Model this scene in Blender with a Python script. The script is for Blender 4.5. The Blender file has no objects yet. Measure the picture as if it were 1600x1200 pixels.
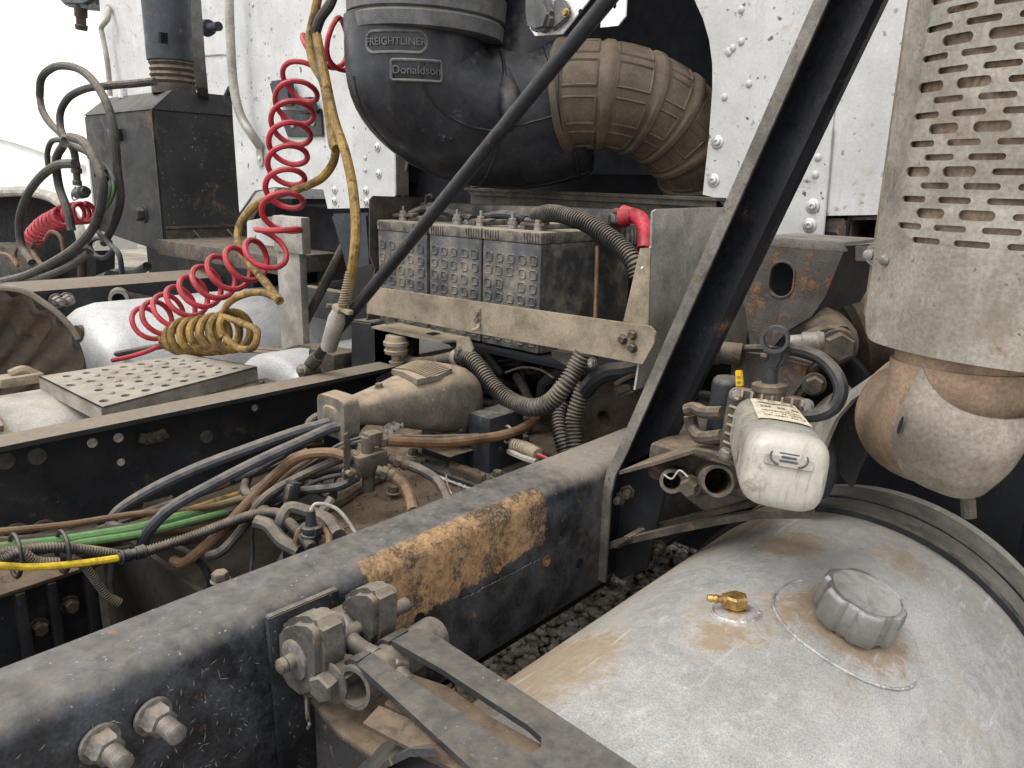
import bpy, bmesh, math, random
from mathutils import Vector as V, Matrix, noise
random.seed(7)
SC = bpy.context.scene
COL = SC.collection
# ------------------------------------------------------------------ camera
cam = bpy.data.cameras.new('camera'); camo = bpy.data.objects.new('camera', cam); COL.objects.link(camo)
cam.sensor_width = 36.0; cam.lens = 27.045; cam.clip_start = 0.02; cam.clip_end = 400
camo.matrix_world = Matrix(((0.74378, -0.18679, 0.64179, 0.6783), (0.66802, 0.17453, -0.72339, 0.0), (0.02311, 0.96677, 0.25459, 0.4511), (0, 0, 0, 1)))
SC.camera = camo
# ------------------------------------------------------------------ sky, sun, exposure
W = bpy.data.worlds.new('World'); SC.world = W; W.use_nodes = True
wn = W.node_tree.nodes; wl = W.node_tree.links; wn.clear()
sky = wn.new('ShaderNodeTexSky'); sky.sky_type = 'NISHITA'; sky.sun_disc = False
SUN_EL, SUN_AZ = 58.0, 200.0
sky.sun_elevation = math.radians(SUN_EL); sky.sun_rotation = math.radians(SUN_AZ)
sky.air_density = 1.0; sky.dust_density = 5.0; sky.ozone_density = 1.0
hs = wn.new('ShaderNodeHueSaturation'); hs.inputs['Saturation'].default_value = 0.22
bg = wn.new('ShaderNodeBackground'); bg.inputs['Strength'].default_value = 0.15
wo = wn.new('ShaderNodeOutputWorld')
ov = wn.new('ShaderNodeMix'); ov.data_type = 'RGBA'; ov.inputs[0].default_value = .72; ov.inputs[7].default_value = (8.1, 7.95, 7.7, 1)   # an even white overcast over the sky
wl.new(sky.outputs[0], hs.inputs['Color']); wl.new(hs.outputs[0], ov.inputs[6]); wl.new(ov.outputs[2], bg.inputs['Color']); wl.new(bg.outputs[0], wo.inputs['Surface'])
sun = bpy.data.lights.new('sun', 'SUN'); sun.energy = 1.2; sun.angle = math.radians(25); sun.color = (1, .97, .92)
suno = bpy.data.objects.new('sun', sun); COL.objects.link(suno)
az = math.radians(SUN_AZ); el = math.radians(SUN_EL)
sd = V((math.sin(az) * math.cos(el), math.cos(az) * math.cos(el), math.sin(el)))
suno.rotation_euler = sd.to_track_quat('Z', 'Y').to_euler()
SC.view_settings.view_transform = 'Standard'; SC.view_settings.look = 'None'
SC.view_settings.gamma = 1.0; SC.view_settings.use_curve_mapping = False
SC.view_settings.exposure = 0.78
SC.cycles.max_bounces = 6; SC.cycles.diffuse_bounces = 4

# ------------------------------------------------------------------ mesh helpers
def cat(pts, n=8):
    """smooth curve through points"""
    P = [V(p) for p in pts]
    if len(P) < 3: return P if len(P) < 2 else [P[0].lerp(P[1], i / n) for i in range(n + 1)]
    Q = [P[0] * 2 - P[1]] + P + [P[-1] * 2 - P[-2]]
    out = []
    for i in range(1, len(Q) - 2):
        a, b, c, d = Q[i - 1], Q[i], Q[i + 1], Q[i + 2]
        # centripetal parametrisation
        t01 = max((b - a).length, 1e-6) ** .5; t12 = max((c - b).length, 1e-6) ** .5; t23 = max((d - c).length, 1e-6) ** .5
        m1 = (c - b + t12 * ((b - a) / t01 - (c - a) / (t01 + t12)))
        m2 = (c - b + t12 * ((d - c) / t23 - (d - b) / (t12 + t23)))
        for k in range(n):
            t = k / n
            out.append((2 * t ** 3 - 3 * t * t + 1) * b + (t ** 3 - 2 * t * t + t) * m1 + (-2 * t ** 3 + 3 * t * t) * c + (t ** 3 - t * t) * m2)
    out.append(P[-1]); return out

def resample(pts, step):
    L = [0.0]
    for a, b in zip(pts, pts[1:]): L.append(L[-1] + (b - a).length)
    n = max(2, int(L[-1] / step)); out = []; j = 0
    for i in range(n + 1):
        s = L[-1] * i / n
        while j < len(L) - 2 and L[j + 1] < s: j += 1
        d = L[j + 1] - L[j]
        out.append(pts[j].lerp(pts[j + 1], (s - L[j]) / d if d > 1e-9 else 0))
    return out

def frames(pts):
    T = []
    for i in range(len(pts)):
        t = (pts[min(i + 1, len(pts) - 1)] - pts[max(i - 1, 0)])
        T.append(t.normalized() if t.length > 1e-9 else V((0, 0, 1)))
    ref = V((0, 0, 1)) if abs(T[0].z) < .9 else V((1, 0, 0))
    n = (ref - T[0] * ref.dot(T[0])).normalized(); out = []
    for t in T:
        n = n - t * n.dot(t)
        n = n.normalized() if n.length > 1e-6 else V((1, 0, 0))
        out.append((t, n, t.cross(n)))
    return out

class MB:
    def __init__(s): s.v = []; s.f = []
    def add(s, vs, fs):
        o = len(s.v); s.v += [V(v) for v in vs]; s.f += [tuple(i + o for i in f) for f in fs]; return s
    def box(s, c, h, rot=None, bev=0.0):
        bm = bmesh.new(); bmesh.ops.create_cube(bm, size=1.0)
        for v in bm.verts: v.co = V((v.co.x * 2 * h[0], v.co.y * 2 * h[1], v.co.z * 2 * h[2]))
        if bev: bmesh.ops.bevel(bm, geom=bm.edges[:], offset=bev, segments=2, profile=.6, affect='EDGES')
        M = Matrix.Translation(V(c)) @ (rot.to_4x4() if rot else Matrix.Identity(4))
        s.bm(bm, M); return s
    def bm(s, bm, M=None):
        bm.verts.index_update()
        s.add([(M @ v.co) if M else v.co.copy() for v in bm.verts], [[v.index for v in f.verts] for f in bm.faces]); bm.free()
    def lo_hi(s, a, b, bev=0.0):
        return s.box([(a[i] + b[i]) / 2 for i in range(3)], [abs(b[i] - a[i]) / 2 for i in range(3)], None, bev)
    def tube(s, pts, r, n=10, caps=True, rf=None, closed=False):
        P = [V(p) for p in pts]; F = frames(P); vs = []; L = 0
        for i, (p, (t, a, b)) in enumerate(zip(P, F)):
            if i: L += (P[i] - P[i - 1]).length
            rr = rf(L, i / (len(P) - 1)) if rf else r
            for k in range(n):
                w = 2 * math.pi * k / n
                vs.append(p + a * (math.cos(w) * rr) + b * (math.sin(w) * rr))
        fs = [(i * n + k, i * n + (k + 1) % n, (i + 1) * n + (k + 1) % n, (i + 1) * n + k) for i in range(len(P) - 1) for k in range(n)]
        if caps: fs += [tuple(range(n - 1, -1, -1)), tuple(range((len(P) - 1) * n, len(P) * n))]
        return s.add(vs, fs)
    def corr(s, pts, r, pitch=.006, n=12, amp=.1):
        """corrugated conduit: rings along the path"""
        P = resample([V(p) for p in pts], pitch / 4)
        return s.tube(P, r, n, True, lambda L, u: r * (1 + amp * (1 if math.sin(2 * math.pi * L / pitch) > 0 else -1)))
    def lathe(s, o, ax, prof, n=24, a0=0.0, a1=2 * math.pi, ref=None, cap=True):
        ax = V(ax).normalized(); ref = V(ref) if ref else (V((0, 0, 1)) if abs(ax.z) < .9 else V((1, 0, 0)))
        u = (ref - ax * ref.dot(ax)).normalized(); w = ax.cross(u); full = abs(a1 - a0 - 2 * math.pi) < 1e-6
        m = n if full else n + 1; vs = []
        for t, r in prof:
            for k in range(m):
                a = a0 + (a1 - a0) * k / n
                vs.append(V(o) + ax * t + (u * math.cos(a) + w * math.sin(a)) * r)
        fs = []
        for i in range(len(prof) - 1):
            for k in range(n):
                k2 = (k + 1) % m if full else k + 1
                fs.append((i * m + k, i * m + k2, (i + 1) * m + k2, (i + 1) * m + k))
        if cap and full:
            if prof[0][1] > 1e-5: fs.append(tuple(range(m - 1, -1, -1)))
            if prof[-1][1] > 1e-5: fs.append(tuple(range((len(prof) - 1) * m, len(prof) * m)))
        return s.add(vs, fs)
    def cyl(s, a, b, r, n=14, r2=None):
        a, b = V(a), V(b); return s.lathe(a, b - a, [(0, r), ((b - a).length, r if r2 is None else r2)], n)
    def pipe(s, a, b, r, wall, n=20):
        a, b = V(a), V(b); L = (b - a).length; ri = r - wall
        return s.lathe(a, b - a, [(0, ri), (0, r), (L, r), (L, ri), (0, ri)], n, cap=False)
    def hexn(s, o, ax, r, h, washer=0.0, stud=0.0, sr=None):
        """hex nut / bolt head with washer and threaded stud"""
        o = V(o); ax = V(ax).normalized(); z = 0
        if washer: s.lathe(o, ax, [(0, washer), (r * .16, washer), (r * .2, washer * .96)], 20); z = r * .18
        s.lathe(o + ax * z, ax, [(0, r), (h * .82, r), (h, r * .86)], 6)
        if stud:
            sr = sr or r * .55; k = 7
            s.lathe(o + ax * (z + h), ax, [(stud * i / (2 * k), sr * (1 if i % 2 else .9)) for i in range(2 * k)] + [(stud, sr * .7)], 12)
        return s
    def prism(s, poly, d, bev=0.0):
        """closed planar 3-D outline pushed along d"""
        P = [V(p) for p in poly]; d = V(d); n = len(P)
        nrm = sum(((P[i] - P[0]).cross(P[(i + 1) % n] - P[0]) for i in range(n)), V())
        if nrm.dot(d) > 0: P = P[::-1]
        bm = bmesh.new(); b0 = [bm.verts.new(p) for p in P]; b1 = [bm.verts.new(p + d) for p in P]
        bm.faces.new(b0); bm.faces.new(b1[::-1])
        for i in range(n): bm.faces.new((b0[i], b1[i], b1[(i + 1) % n], b0[(i + 1) % n]))
        bmesh.ops.recalc_face_normals(bm, faces=bm.faces[:])
        if bev: bmesh.ops.bevel(bm, geom=bm.edges[:], offset=bev, segments=2, affect='EDGES', clamp_overlap=True)
        s.bm(bm); return s
    def sheet(s, outer, holes, fn, t=None):
        """flat outline with holes in (u,v), triangulated, mapped by fn(u,v,w) at w=0 and w=1"""
        bm = bmesh.new(); loops = []; ed = []
        for lp in [outer] + holes:
            vs = [bm.verts.new((u, v, 0)) for u, v in lp]; loops.append([len(vs)])
            ed += [bm.edges.new((vs[i], vs[(i + 1) % len(vs)])) for i in range(len(vs))]
        bmesh.ops.triangle_fill(bm, use_beauty=True, use_dissolve=False, edges=ed, normal=(0, 0, 1))
        bm.verts.index_update(); n = len(bm.verts)
        uv = [(v.co.x, v.co.y) for v in bm.verts]; fs = [[v.index for v in f.verts] for f in bm.faces]
        fs = [f if (uv[f[1]][0] - uv[f[0]][0]) * (uv[f[2]][1] - uv[f[0]][1]) - (uv[f[1]][1] - uv[f[0]][1]) * (uv[f[2]][0] - uv[f[0]][0]) > 0 else f[::-1] for f in fs]
        side = []; o = 0
        for (m,) in loops:
            side += [(o + i, o + (i + 1) % m, n + o + (i + 1) % m, n + o + i) for i in range(m)]; o += m
        bm.free()
        s.add([fn(u, v, 0) for u, v in uv] + [fn(u, v, 1) for u, v in uv], [f[::-1] for f in fs] + [[i + n for i in f] for f in fs] + side)
        return s
    def grid(s, fn, nu, nv, thick=None):
        vs = [fn(i / nu, j / nv) for i in range(nu + 1) for j in range(nv + 1)]; m = nv + 1
        fs = [(i * m + j, (i + 1) * m + j, (i + 1) * m + j + 1, i * m + j + 1) for i in range(nu) for j in range(nv)]
        return s.add(vs, fs)
    def loft(s, secs, caps=True):
        n = len(secs[0]); vs = [p for q in secs for p in q]
        fs = [(i * n + k, i * n + (k + 1) % n, (i + 1) * n + (k + 1) % n, (i + 1) * n + k) for i in range(len(secs) - 1) for k in range(n)]
        if caps: fs += [tuple(range(n - 1, -1, -1)), tuple(range((len(secs) - 1) * n, len(secs) * n))]
        return s.add(vs, fs)
    def weld(s, pts, r, rnd=None):
        """a bumpy weld bead"""
        P = resample([V(p) for p in pts], r * .7)
        return s.tube(P, r, 8, True, lambda L, u: r * (1 + .10 * math.sin(L / r * 1.3) + .22 * random.uniform(-1, 1)))
    def mesh(s, name, off=V(), ang=35):
        me = bpy.data.meshes.new(name); me.from_pydata([tuple(v - off) for v in s.v], [], s.f)
        bm = bmesh.new(); bm.from_mesh(me); bmesh.ops.recalc_face_normals(bm, faces=bm.faces[:]); bm.to_mesh(me); bm.free()
        me.polygons.foreach_set('use_smooth', [True] * len(me.polygons)); me.set_sharp_from_angle(angle=math.radians(ang)); me.update()
        return me

def setp(o, label=None, cat_=None, group=None, kind=None):
    if label: o['label'] = label
    if cat_: o['category'] = cat_
    if group: o['group'] = group
    if kind: o['kind'] = kind
    return o
def thing(name, label, cat_, loc, group=None, kind=None):
    o = bpy.data.objects.new(name, None); COL.objects.link(o); o.location = V(loc); o.empty_display_size = .05
    return setp(o, label, cat_, group, kind)
def root_loc(o):
    p = V(o.location)
    while o.parent: o = o.parent; p = p + V(o.location)
    return p
def part(name, mb, mat, par, label=None, kind=None, ang=35):
    me = mb.mesh(name, root_loc(par), ang); me.materials.append(mat)
    o = bpy.data.objects.new(name, me); COL.objects.link(o); o.parent = par
    return setp(o, label, None, None, kind)
def solo(name, mb, mat, label, cat_, group=None, kind=None, ang=35):
    xs = [v.x for v in mb.v]; ys = [v.y for v in mb.v]; zs = [v.z for v in mb.v]
    L = V(((min(xs) + max(xs)) / 2, (min(ys) + max(ys)) / 2, min(zs)))
    me = mb.mesh(name, L, ang); me.materials.append(mat)
    o = bpy.data.objects.new(name, me); COL.objects.link(o); o.location = L
    return setp(o, label, cat_, group, kind)
def stamp(name, me, par, loc, rot=None, scale=1.0):
    """another piece that shares a mesh, placed at world point loc"""
    o = bpy.data.objects.new(name, me); COL.objects.link(o); o.parent = par
    o.location = V(loc) - root_loc(par)
    if rot: o.rotation_euler = rot.to_euler()
    o.scale = (scale,) * 3
    return o
def toward(d): return V(d).normalized().to_track_quat('Z', 'Y').to_matrix()
def text_mb(txt, size, ext, fn, bevel=0.0):
    """raised lettering: fn(u, v, w) gives the place of each point"""
    cu = bpy.data.curves.new('lettering', 'FONT'); cu.body = txt; cu.size = size; cu.extrude = ext / 2; cu.align_x = 'CENTER'; cu.align_y = 'CENTER'; cu.resolution_u = 3
    if bevel: cu.offset = bevel
    o = bpy.data.objects.new('lettering', cu); COL.objects.link(o)
    dg = bpy.context.evaluated_depsgraph_get(); me = bpy.data.meshes.new_from_object(o.evaluated_get(dg))
    mb = MB(); mb.add([fn(v.co.x, v.co.y, v.co.z + ext / 2) for v in me.vertices], [tuple(p.vertices) for p in me.polygons])
    bpy.data.objects.remove(o); bpy.data.meshes.remove(me); bpy.data.curves.remove(cu)
    return mb
def rrect(u0, v0, u1, v1, r, n=4):
    out = []
    for cx, cy, a in ((u1 - r, v1 - r, 0), (u0 + r, v1 - r, 90), (u0 + r, v0 + r, 180), (u1 - r, v0 + r, 270)):
        for k in range(n + 1):
            w = math.radians(a + 90 * k / n); out.append((cx + r * math.cos(w), cy + r * math.sin(w)))
    return out
def circ(cx, cy, r, n=16): return [(cx + r * math.cos(2 * math.pi * k / n), cy + r * math.sin(2 * math.pi * k / n)) for k in range(n)]
def planeY(y, t):   # (u,v) -> x,z on a wall that faces -y; w=1 is the face towards the camera
    return lambda u, v, w: V((u, y + (0 if w else t), v))
def planeX(x, t):   # (u,v) -> y,z on a wall that faces +x
    return lambda u, v, w: V((x - (0 if w else t), u, v))
def xz(p): return (p[0], p[2])
def yz(p): return (p[1], p[2])
def xy(p): return (p[0], p[1])
# ------------------------------------------------------------------ materials
def mk(name, base, rough=.6, metal=0.0, dust=.3, dustc=(.27, .225, .17), up=.5, rust=0.0, rustc=(.25, .11, .04), speck=0.0, speckc=(.05, .035, .02), sscale=160,
       var=.35, scale=9.0, bump=.25, bscale=90, streak=0.0, chips=0.0, chipc=(.45, .43, .4), spec=.4, coat=0.0, base2=None, grain=.16, grad=(), spots=(), patch=None, dvar=1.0, stains=()):
    m = bpy.data.materials.new(name); m.use_nodes = True; nt = m.node_tree; N = nt.nodes; L = nt.links
    b = N['Principled BSDF']
    tc = N.new('ShaderNodeTexCoord'); ob = tc.outputs['Object']
    def nz(sc, det=6, ro=.6, dim=None, stretch=None, dist=0.0):
        t = N.new('ShaderNodeTexNoise'); t.inputs['Scale'].default_value = sc; t.inputs['Detail'].default_value = det; t.inputs['Roughness'].default_value = ro; t.inputs['Distortion'].default_value = dist
        if stretch:
            mp = N.new('ShaderNodeMapping'); mp.inputs['Scale'].default_value = stretch; L.new(ob, mp.inputs['Vector']); L.new(mp.outputs[0], t.inputs['Vector'])
        else: L.new(ob, t.inputs['Vector'])
        return t.outputs['Fac']
    def rng(x, a, c, lo=0.0, hi=1.0, smooth=True):
        t = N.new('ShaderNodeMapRange'); t.interpolation_type = 'SMOOTHSTEP' if smooth else 'LINEAR'
        t.inputs['From Min'].default_value = a; t.inputs['From Max'].default_value = c; t.inputs['To Min'].default_value = lo; t.inputs['To Max'].default_value = hi
        L.new(x, t.inputs['Value']); return t.outputs[0]
    def mt(op, x, y):
        t = N.new('ShaderNodeMath'); t.operation = op; t.use_clamp = False
        for i, q in enumerate((x, y)):
            if isinstance(q, (int, float)): t.inputs[i].default_value = q
            else: L.new(q, t.inputs[i])
        return t.outputs[0]
    def mix(f, a, c):
        t = N.new('ShaderNodeMix'); t.data_type = 'RGBA'
        if isinstance(f, (int, float)): t.inputs[0].default_value = f
        else: L.new(f, t.inputs[0])
        for k, q in ((6, a), (7, c)):
            if isinstance(q, tuple): t.inputs[k].default_value = (*q, 1)
            else: L.new(q, t.inputs[k])
        return t.outputs[2]
    n_big = nz(scale, 7, .62); n_fine = nz(bscale, 5, .65); n_mid = nz(scale * 3.3, 6, .68, dist=.6)
    dark = tuple(c * (1 - var) for c in base); lite = tuple(min(1, c * (1 + var * .6)) for c in (base2 or base))
    col = mix(rng(n_big, .35, .66), dark, lite)
    rgh = rng(n_mid, .3, .7, max(.05, rough - .12), min(1, rough + .15))
    met = metal
    if streak:
        st = nz(1.0, 6, .7, stretch=(30, 30, 2.0)); col = mix(mt('MULTIPLY', rng(st, .5, .75), streak), col, tuple(c * .55 + d * .25 for c, d in zip(base, dustc)))
    if grain:
        gn = nz(bscale * 2.6, 3, .6); gm = N.new('ShaderNodeMix'); gm.data_type = 'RGBA'; gm.blend_type = 'MULTIPLY'; gm.inputs[0].default_value = 1.0
        L.new(col, gm.inputs[6]); gv = N.new('ShaderNodeCombineColor'); gq = rng(gn, .3, .7, 1 - grain * 1.6, 1 + grain, False)
        for k in range(3): L.new(gq, gv.inputs[k])
        L.new(gv.outputs[0], gm.inputs[7]); col = gm.outputs[2]
    if chips:
        ch = rng(nz(bscale * .8, 6, .75), .66 - .1 * chips, .70 - .1 * chips); ch = mt('MULTIPLY', ch, rng(n_big, .42, .6)); col = mix(ch, col, chipc)
    hgt = n_fine
    if rust:
        rn = nz(scale * 1.5, 9, .72, dist=.4); rf = rng(rn, .62 - .32 * rust, .74 - .30 * rust)
        rc = mix(rng(n_fine, .3, .7), tuple(c * .45 for c in rustc), tuple(min(1, c * 1.5) for c in rustc))
        col = mix(rf, col, rc); met = mt('MULTIPLY', mt('SUBTRACT', 1.0, rf), metal); rgh = mt('ADD', rgh, mt('MULTIPLY', rf, .25)); hgt = mt('ADD', hgt, mt('MULTIPLY', rf, .6))
    if dust:
        ge = N.new('ShaderNodeNewGeometry'); sp = N.new('ShaderNodeSeparateXYZ'); L.new(ge.outputs['Normal'], sp.inputs[0])
        upf = rng(sp.outputs['Z'], -.2, .95, 0, 1)
        dn = nz(scale * 2.2, 8, .7)
        df = mt('ADD', mt('MULTIPLY', upf, up), mt('MULTIPLY', mt('SUBTRACT', dn, .5), dvar)); df = mt('ADD', df, dust - .35)
        for axis, lo, hi, amt in grad:
            so = N.new('ShaderNodeSeparateXYZ'); L.new(ob, so.inputs[0]); df = mt('ADD', df, rng(so.outputs['XYZ'.index(axis)], lo, hi, 0, amt))
        for sx, sy, sz, sr, amt in spots:     # grime soaked in round a fitting
            ds_ = N.new('ShaderNodeVectorMath'); ds_.operation = 'DISTANCE'; L.new(ob, ds_.inputs[0]); ds_.inputs[1].default_value = (sx, sy, sz)
            df = mt('ADD', df, rng(mt('ADD', ds_.outputs['Value'], mt('MULTIPLY', mt('SUBTRACT', n_mid, .5), sr * .9)), sr * .45, sr, amt, 0))
        df = rng(df, 0.0, .62)
        df = mt('MULTIPLY', df, mt('ADD', .55, mt('MULTIPLY', n_fine, .7))); df = mt('MINIMUM', df, .96)
        dc = mix(n_mid, tuple(c * .68 for c in dustc), tuple(min(1, c * 1.25) for c in dustc))
        col = mix(df, col, dc); rgh = mt('ADD', mt('MULTIPLY', rgh, mt('SUBTRACT', 1, df)), mt('MULTIPLY', df, .93))
        met = mt('MULTIPLY', mt('SUBTRACT', 1.0, mt('MULTIPLY', df, .92)), met) if metal else met
    for ssc, th_, sc_, am_, stx in stains:     # smears and run marks
        sm_ = mt('MULTIPLY', rng(nz(ssc, 8, .72, stretch=stx, dist=.5), th_, th_ + .10), am_)
        col = mix(sm_, col, sc_); rgh = mt('ADD', rgh, mt('MULTIPLY', sm_, .2))
    if patch:      # an area scaled down to rust, ragged outline
        y0, y1, z0, z1, sl, rc1, rc2, rc3 = patch
        so = N.new('ShaderNodeSeparateXYZ'); L.new(ob, so.inputs[0])
        wy = mt('ADD', so.outputs['Y'], mt('MULTIPLY', mt('SUBTRACT', nz(34, 8, .78), .5), .065))
        wz = mt('ADD', mt('SUBTRACT', so.outputs['Z'], mt('MULTIPLY', mt('SUBTRACT', so.outputs['Y'], y0), sl)), mt('MULTIPLY', mt('SUBTRACT', nz(42, 8, .78), .5), .052))
        pf_ = mt('MULTIPLY', mt('MULTIPLY', rng(wy, y0 - .003, y0 + .003), rng(wy, y1 - .003, y1 + .003, 1, 0)), mt('MULTIPLY', rng(wz, z0 - .003, z0 + .003), rng(wz, z1 - .009, z1 + .005, 1, 0)))
        pf_ = mt('MULTIPLY', pf_, rng(so.outputs['X'], -.03, -.02)); pf_ = mt('MULTIPLY', pf_, rng(nz(24, 8, .74), .30, .40))
        ca_ = nz(55, 9, .78); cb_ = nz(19, 6, .7, dist=.5); cc_ = nz(240, 4, .7)
        pc = mix(rng(ca_, .36, .62), rc1, rc2); pc = mix(rng(cb_, .47, .60), pc, rc3); pc = mix(mt('MULTIPLY', rng(cc_, .45, .7), .55), pc, (.42, .30, .17)); pc = mix(mt('MULTIPLY', rng(nz(90, 6, .8), .54, .64), .85), pc, (.02, .018, .018))
        col = mix(pf_, col, pc); rgh = mt('ADD', rgh, mt('MULTIPLY', pf_, .4)); hgt = mt('ADD', hgt, mt('MULTIPLY', pf_, mt('MULTIPLY', ca_, 2.0)))
    if speck:
        for sc, th in ((sscale, .14), (sscale * .38, .085)):
            vo = N.new('ShaderNodeTexVoronoi'); vo.inputs['Scale'].default_value = sc
            wn_ = N.new('ShaderNodeTexNoise'); wn_.inputs['Scale'].default_value = sc * 1.7; wn_.inputs['Detail'].default_value = 4; L.new(ob, wn_.inputs['Vector'])
            va = N.new('ShaderNodeVectorMath'); va.operation = 'MULTIPLY_ADD'; L.new(wn_.outputs['Color'], va.inputs[0]); va.inputs[1].default_value = (.9 / sc,) * 3; L.new(ob, va.inputs[2]); L.new(va.outputs[0], vo.inputs['Vector'])
            rd = N.new('ShaderNodeSeparateColor'); L.new(vo.outputs['Color'], rd.inputs[0])
            size = mt('MULTIPLY', rng(mt('POWER', rd.outputs[0], 2.5), .2, 1.0, .12, 1, False), th * 2.6 * speck)
            sf = rng(mt('SUBTRACT', mt('ADD', vo.outputs['Distance'], mt('MULTIPLY', n_fine, .12)), size), .0, .07, 1, 0)
            sf = mt('MULTIPLY', sf, rng(rd.outputs[0], .5, .62)); sf = mt('MULTIPLY', sf, rng(rd.outputs[1], 0, 1, .35, .95, False))
            sf = mt('MULTIPLY', sf, rng(n_big, .33, .5, .25, 1))
            col = mix(sf, col, speckc)
    L.new(col, b.inputs['Base Color'])
    for q, k in ((rgh, 'Roughness'), (met, 'Metallic')):
        if isinstance(q, (int, float)): b.inputs[k].default_value = q
        else: L.new(q, b.inputs[k])
    b.inputs['Specular IOR Level'].default_value = spec
    if coat: b.inputs['Coat Weight'].default_value = coat; b.inputs['Coat Roughness'].default_value = .25
    if bump:
        bp = N.new('ShaderNodeBump'); bp.inputs['Strength'].default_value = bump; bp.inputs['Distance'].default_value = .0025; L.new(hgt, bp.inputs['Height']); L.new(bp.outputs[0], b.inputs['Normal'])
    return m
BLK = (.016, .018, .024)
TAN = (.33, .27, .195)
M = {}
TANK_SPOTS = ((.0826, .385, .603, .125, .42), (.0826, .39, .603, .080, .85), (-.024, .30, .61, .095, .4), (-.05, .53, .605, .07, .5), (.0, .22, .61, .07, .35), (.13, .27, .59, .045, .3), (.08, .60, .60, .05, .3), (-.15, .1, .57, .14, .5), (-.01, .22, .61, .02, .4))
M['frame'] = mk('black_frame_paint', (.014, .016, .02), .36, 0, .19, (.25, .21, .165), .46, .10, (.14, .08, .04), speck=.55, speckc=(.26, .25, .24), sscale=170, chips=.25, scale=12, base2=(.035, .039, .048))
M['frame_far'] = mk('dusty_black_frame_paint', (.016, .018, .022), .5, 0, .23, (.20, .165, .125), .85, .06, (.12, .07, .04), speck=.4, speckc=(.2, .17, .14), sscale=120, scale=7)
M['rustpatch'] = mk('orange_rusted_steel', (.27, .15, .058), .9, 0, .14, (.24, .2, .15), .2, .42, (.07, .04, .022), speck=.8, speckc=(.02, .019, .02), sscale=110, var=.7, scale=26, bump=.9, bscale=130, chips=.4, chipc=(.36, .24, .12), grain=.3)
M['post'] = mk('blue_black_channel_paint', (.010, .0125, .02), .36, 0, .08, (.16, .13, .10), .35, .1, (.10, .06, .035), scale=12)
M['edge'] = mk('worn_brown_steel_edge', (.15, .14, .125), .6, 0, .32, (.27, .225, .165), .2, .16, (.12, .075, .045), var=.4, scale=16, bump=.5, chips=.45, chipc=(.05, .055, .07), speck=.5, speckc=(.03, .03, .035), sscale=120)
M['dustmetal'] = mk('tan_dusted_steel', (.25, .212, .16), .75, .15, .5, (.35, .29, .205), .3, .12, (.16, .09, .045), speck=.5, speckc=(.09, .07, .05), sscale=110, scale=14, chips=.3, chipc=(.14, .14, .145))
M['greysteel'] = mk('grey_galvanised_sheet', (.36, .34, .31), .55, .3, .25, (.33, .28, .22), .2, .12, speck=.45, speckc=(.12, .07, .04), scale=9)
M['mud'] = mk('oily_brown_dirt', (.055, .04, .03), .75, 0, .42, (.16, .115, .077), .35, .2, (.11, .06, .03), scale=16, bump=.9, bscale=60, speck=.5, speckc=(.26, .23, .19), sscale=170)
M['dirtymetal'] = mk('dirt_caked_steel', (.075, .065, .055), .62, .25, .36, (.255, .195, .13), .36, .22, (.15, .085, .045), scale=22, bump=.4)
M['bolt'] = mk('dusty_zinc_bolt', (.22, .21, .2), .5, .6, .36, (.27, .22, .165), .25, .18, scale=45)
M['tank'] = mk('weathered_aluminium', (.42, .42, .41), .50, .45, .15, (.25, .185, .12), .03, 0, speck=.4, speckc=(.17, .12, .08), sscale=60, var=.1, scale=19, bump=.07, bscale=190, chips=.28, chipc=(.66, .66, .65), grain=.2, grad=(('X', .0, -.29, .62), ('Y', .38, .74, .42)), spots=TANK_SPOTS, stains=((6, .56, (.33, .29, .235), .55, None), (1, .58, (.30, .28, .25), .35, (40, 2.5, 40)), (30, .66, (.13, .10, .075), .6, None), (1, .57, (.66, .66, .65), .35, (70, 9, 70))))
M['tankfar'] = mk('dusty_aluminium', (.40, .39, .37), .55, .4, .3, (.42, .37, .30), .28, 0, scale=8, bump=.1, streak=.3)
M['cap'] = mk('cast_aluminium', (.60, .60, .59), .40, .75, .12, (.25, .185, .125), .16, .03, (.2, .11, .06), var=.08, scale=26, bump=.05, bscale=200, grain=.08, stains=((22, .58, (.30, .25, .19), .55, None),))
M['brass'] = mk('brass', (.42, .27, .10), .42, .8, .16, (.3, .24, .15), .2, 0, scale=60)
M['white'] = mk('fly_specked_white_paint', (.50, .51, .515), .5, 0, .19, (.40, .35, .29), .06, .07, (.26, .17, .10), speck=1.0, speckc=(.07, .055, .045), sscale=62, var=.12, scale=7, bump=.08, streak=.45, grain=.06, stains=((9, .60, (.34, .27, .19), .6, None), (1, .60, (.36, .31, .25), .5, (26, 26, 1.6)), (45, .66, (.10, .075, .055), .8, None)))
M['whiteclean'] = mk('white_body_paint', (.78, .79, .8), .35, 0, .12, (.6, .55, .48), .1, 0, var=.04, scale=2, bump=0)
M['dark'] = mk('shade_black', (.012, .0135, .017), .8, 0, 0, scale=6, spec=.2)  # near-black stands in for shade in recesses, slots, holes and under the chassis
M['rubber'] = mk('black_rubber_duct', (.019, .0225, .032), .36, 0, .31, (.15, .125, .098), .22, 0, scale=9, dvar=1.3, bump=.2, bscale=50, streak=.6, var=.4, chips=.3, chipc=(.10, .10, .105), speck=.3, speckc=(.14, .13, .12), sscale=50)
M['ring'] = mk('dusty_rubber_ring', (.085, .088, .095), .6, 0, .45, (.22, .21, .19), .4, 0, scale=12)
M['brownhose'] = mk('brown_dusty_corrugated_hose', (.09, .07, .05), .7, 0, .34, (.165, .125, .085), .22, 0, scale=12, speck=.35, speckc=(.27, .24, .19), sscale=150)
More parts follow.
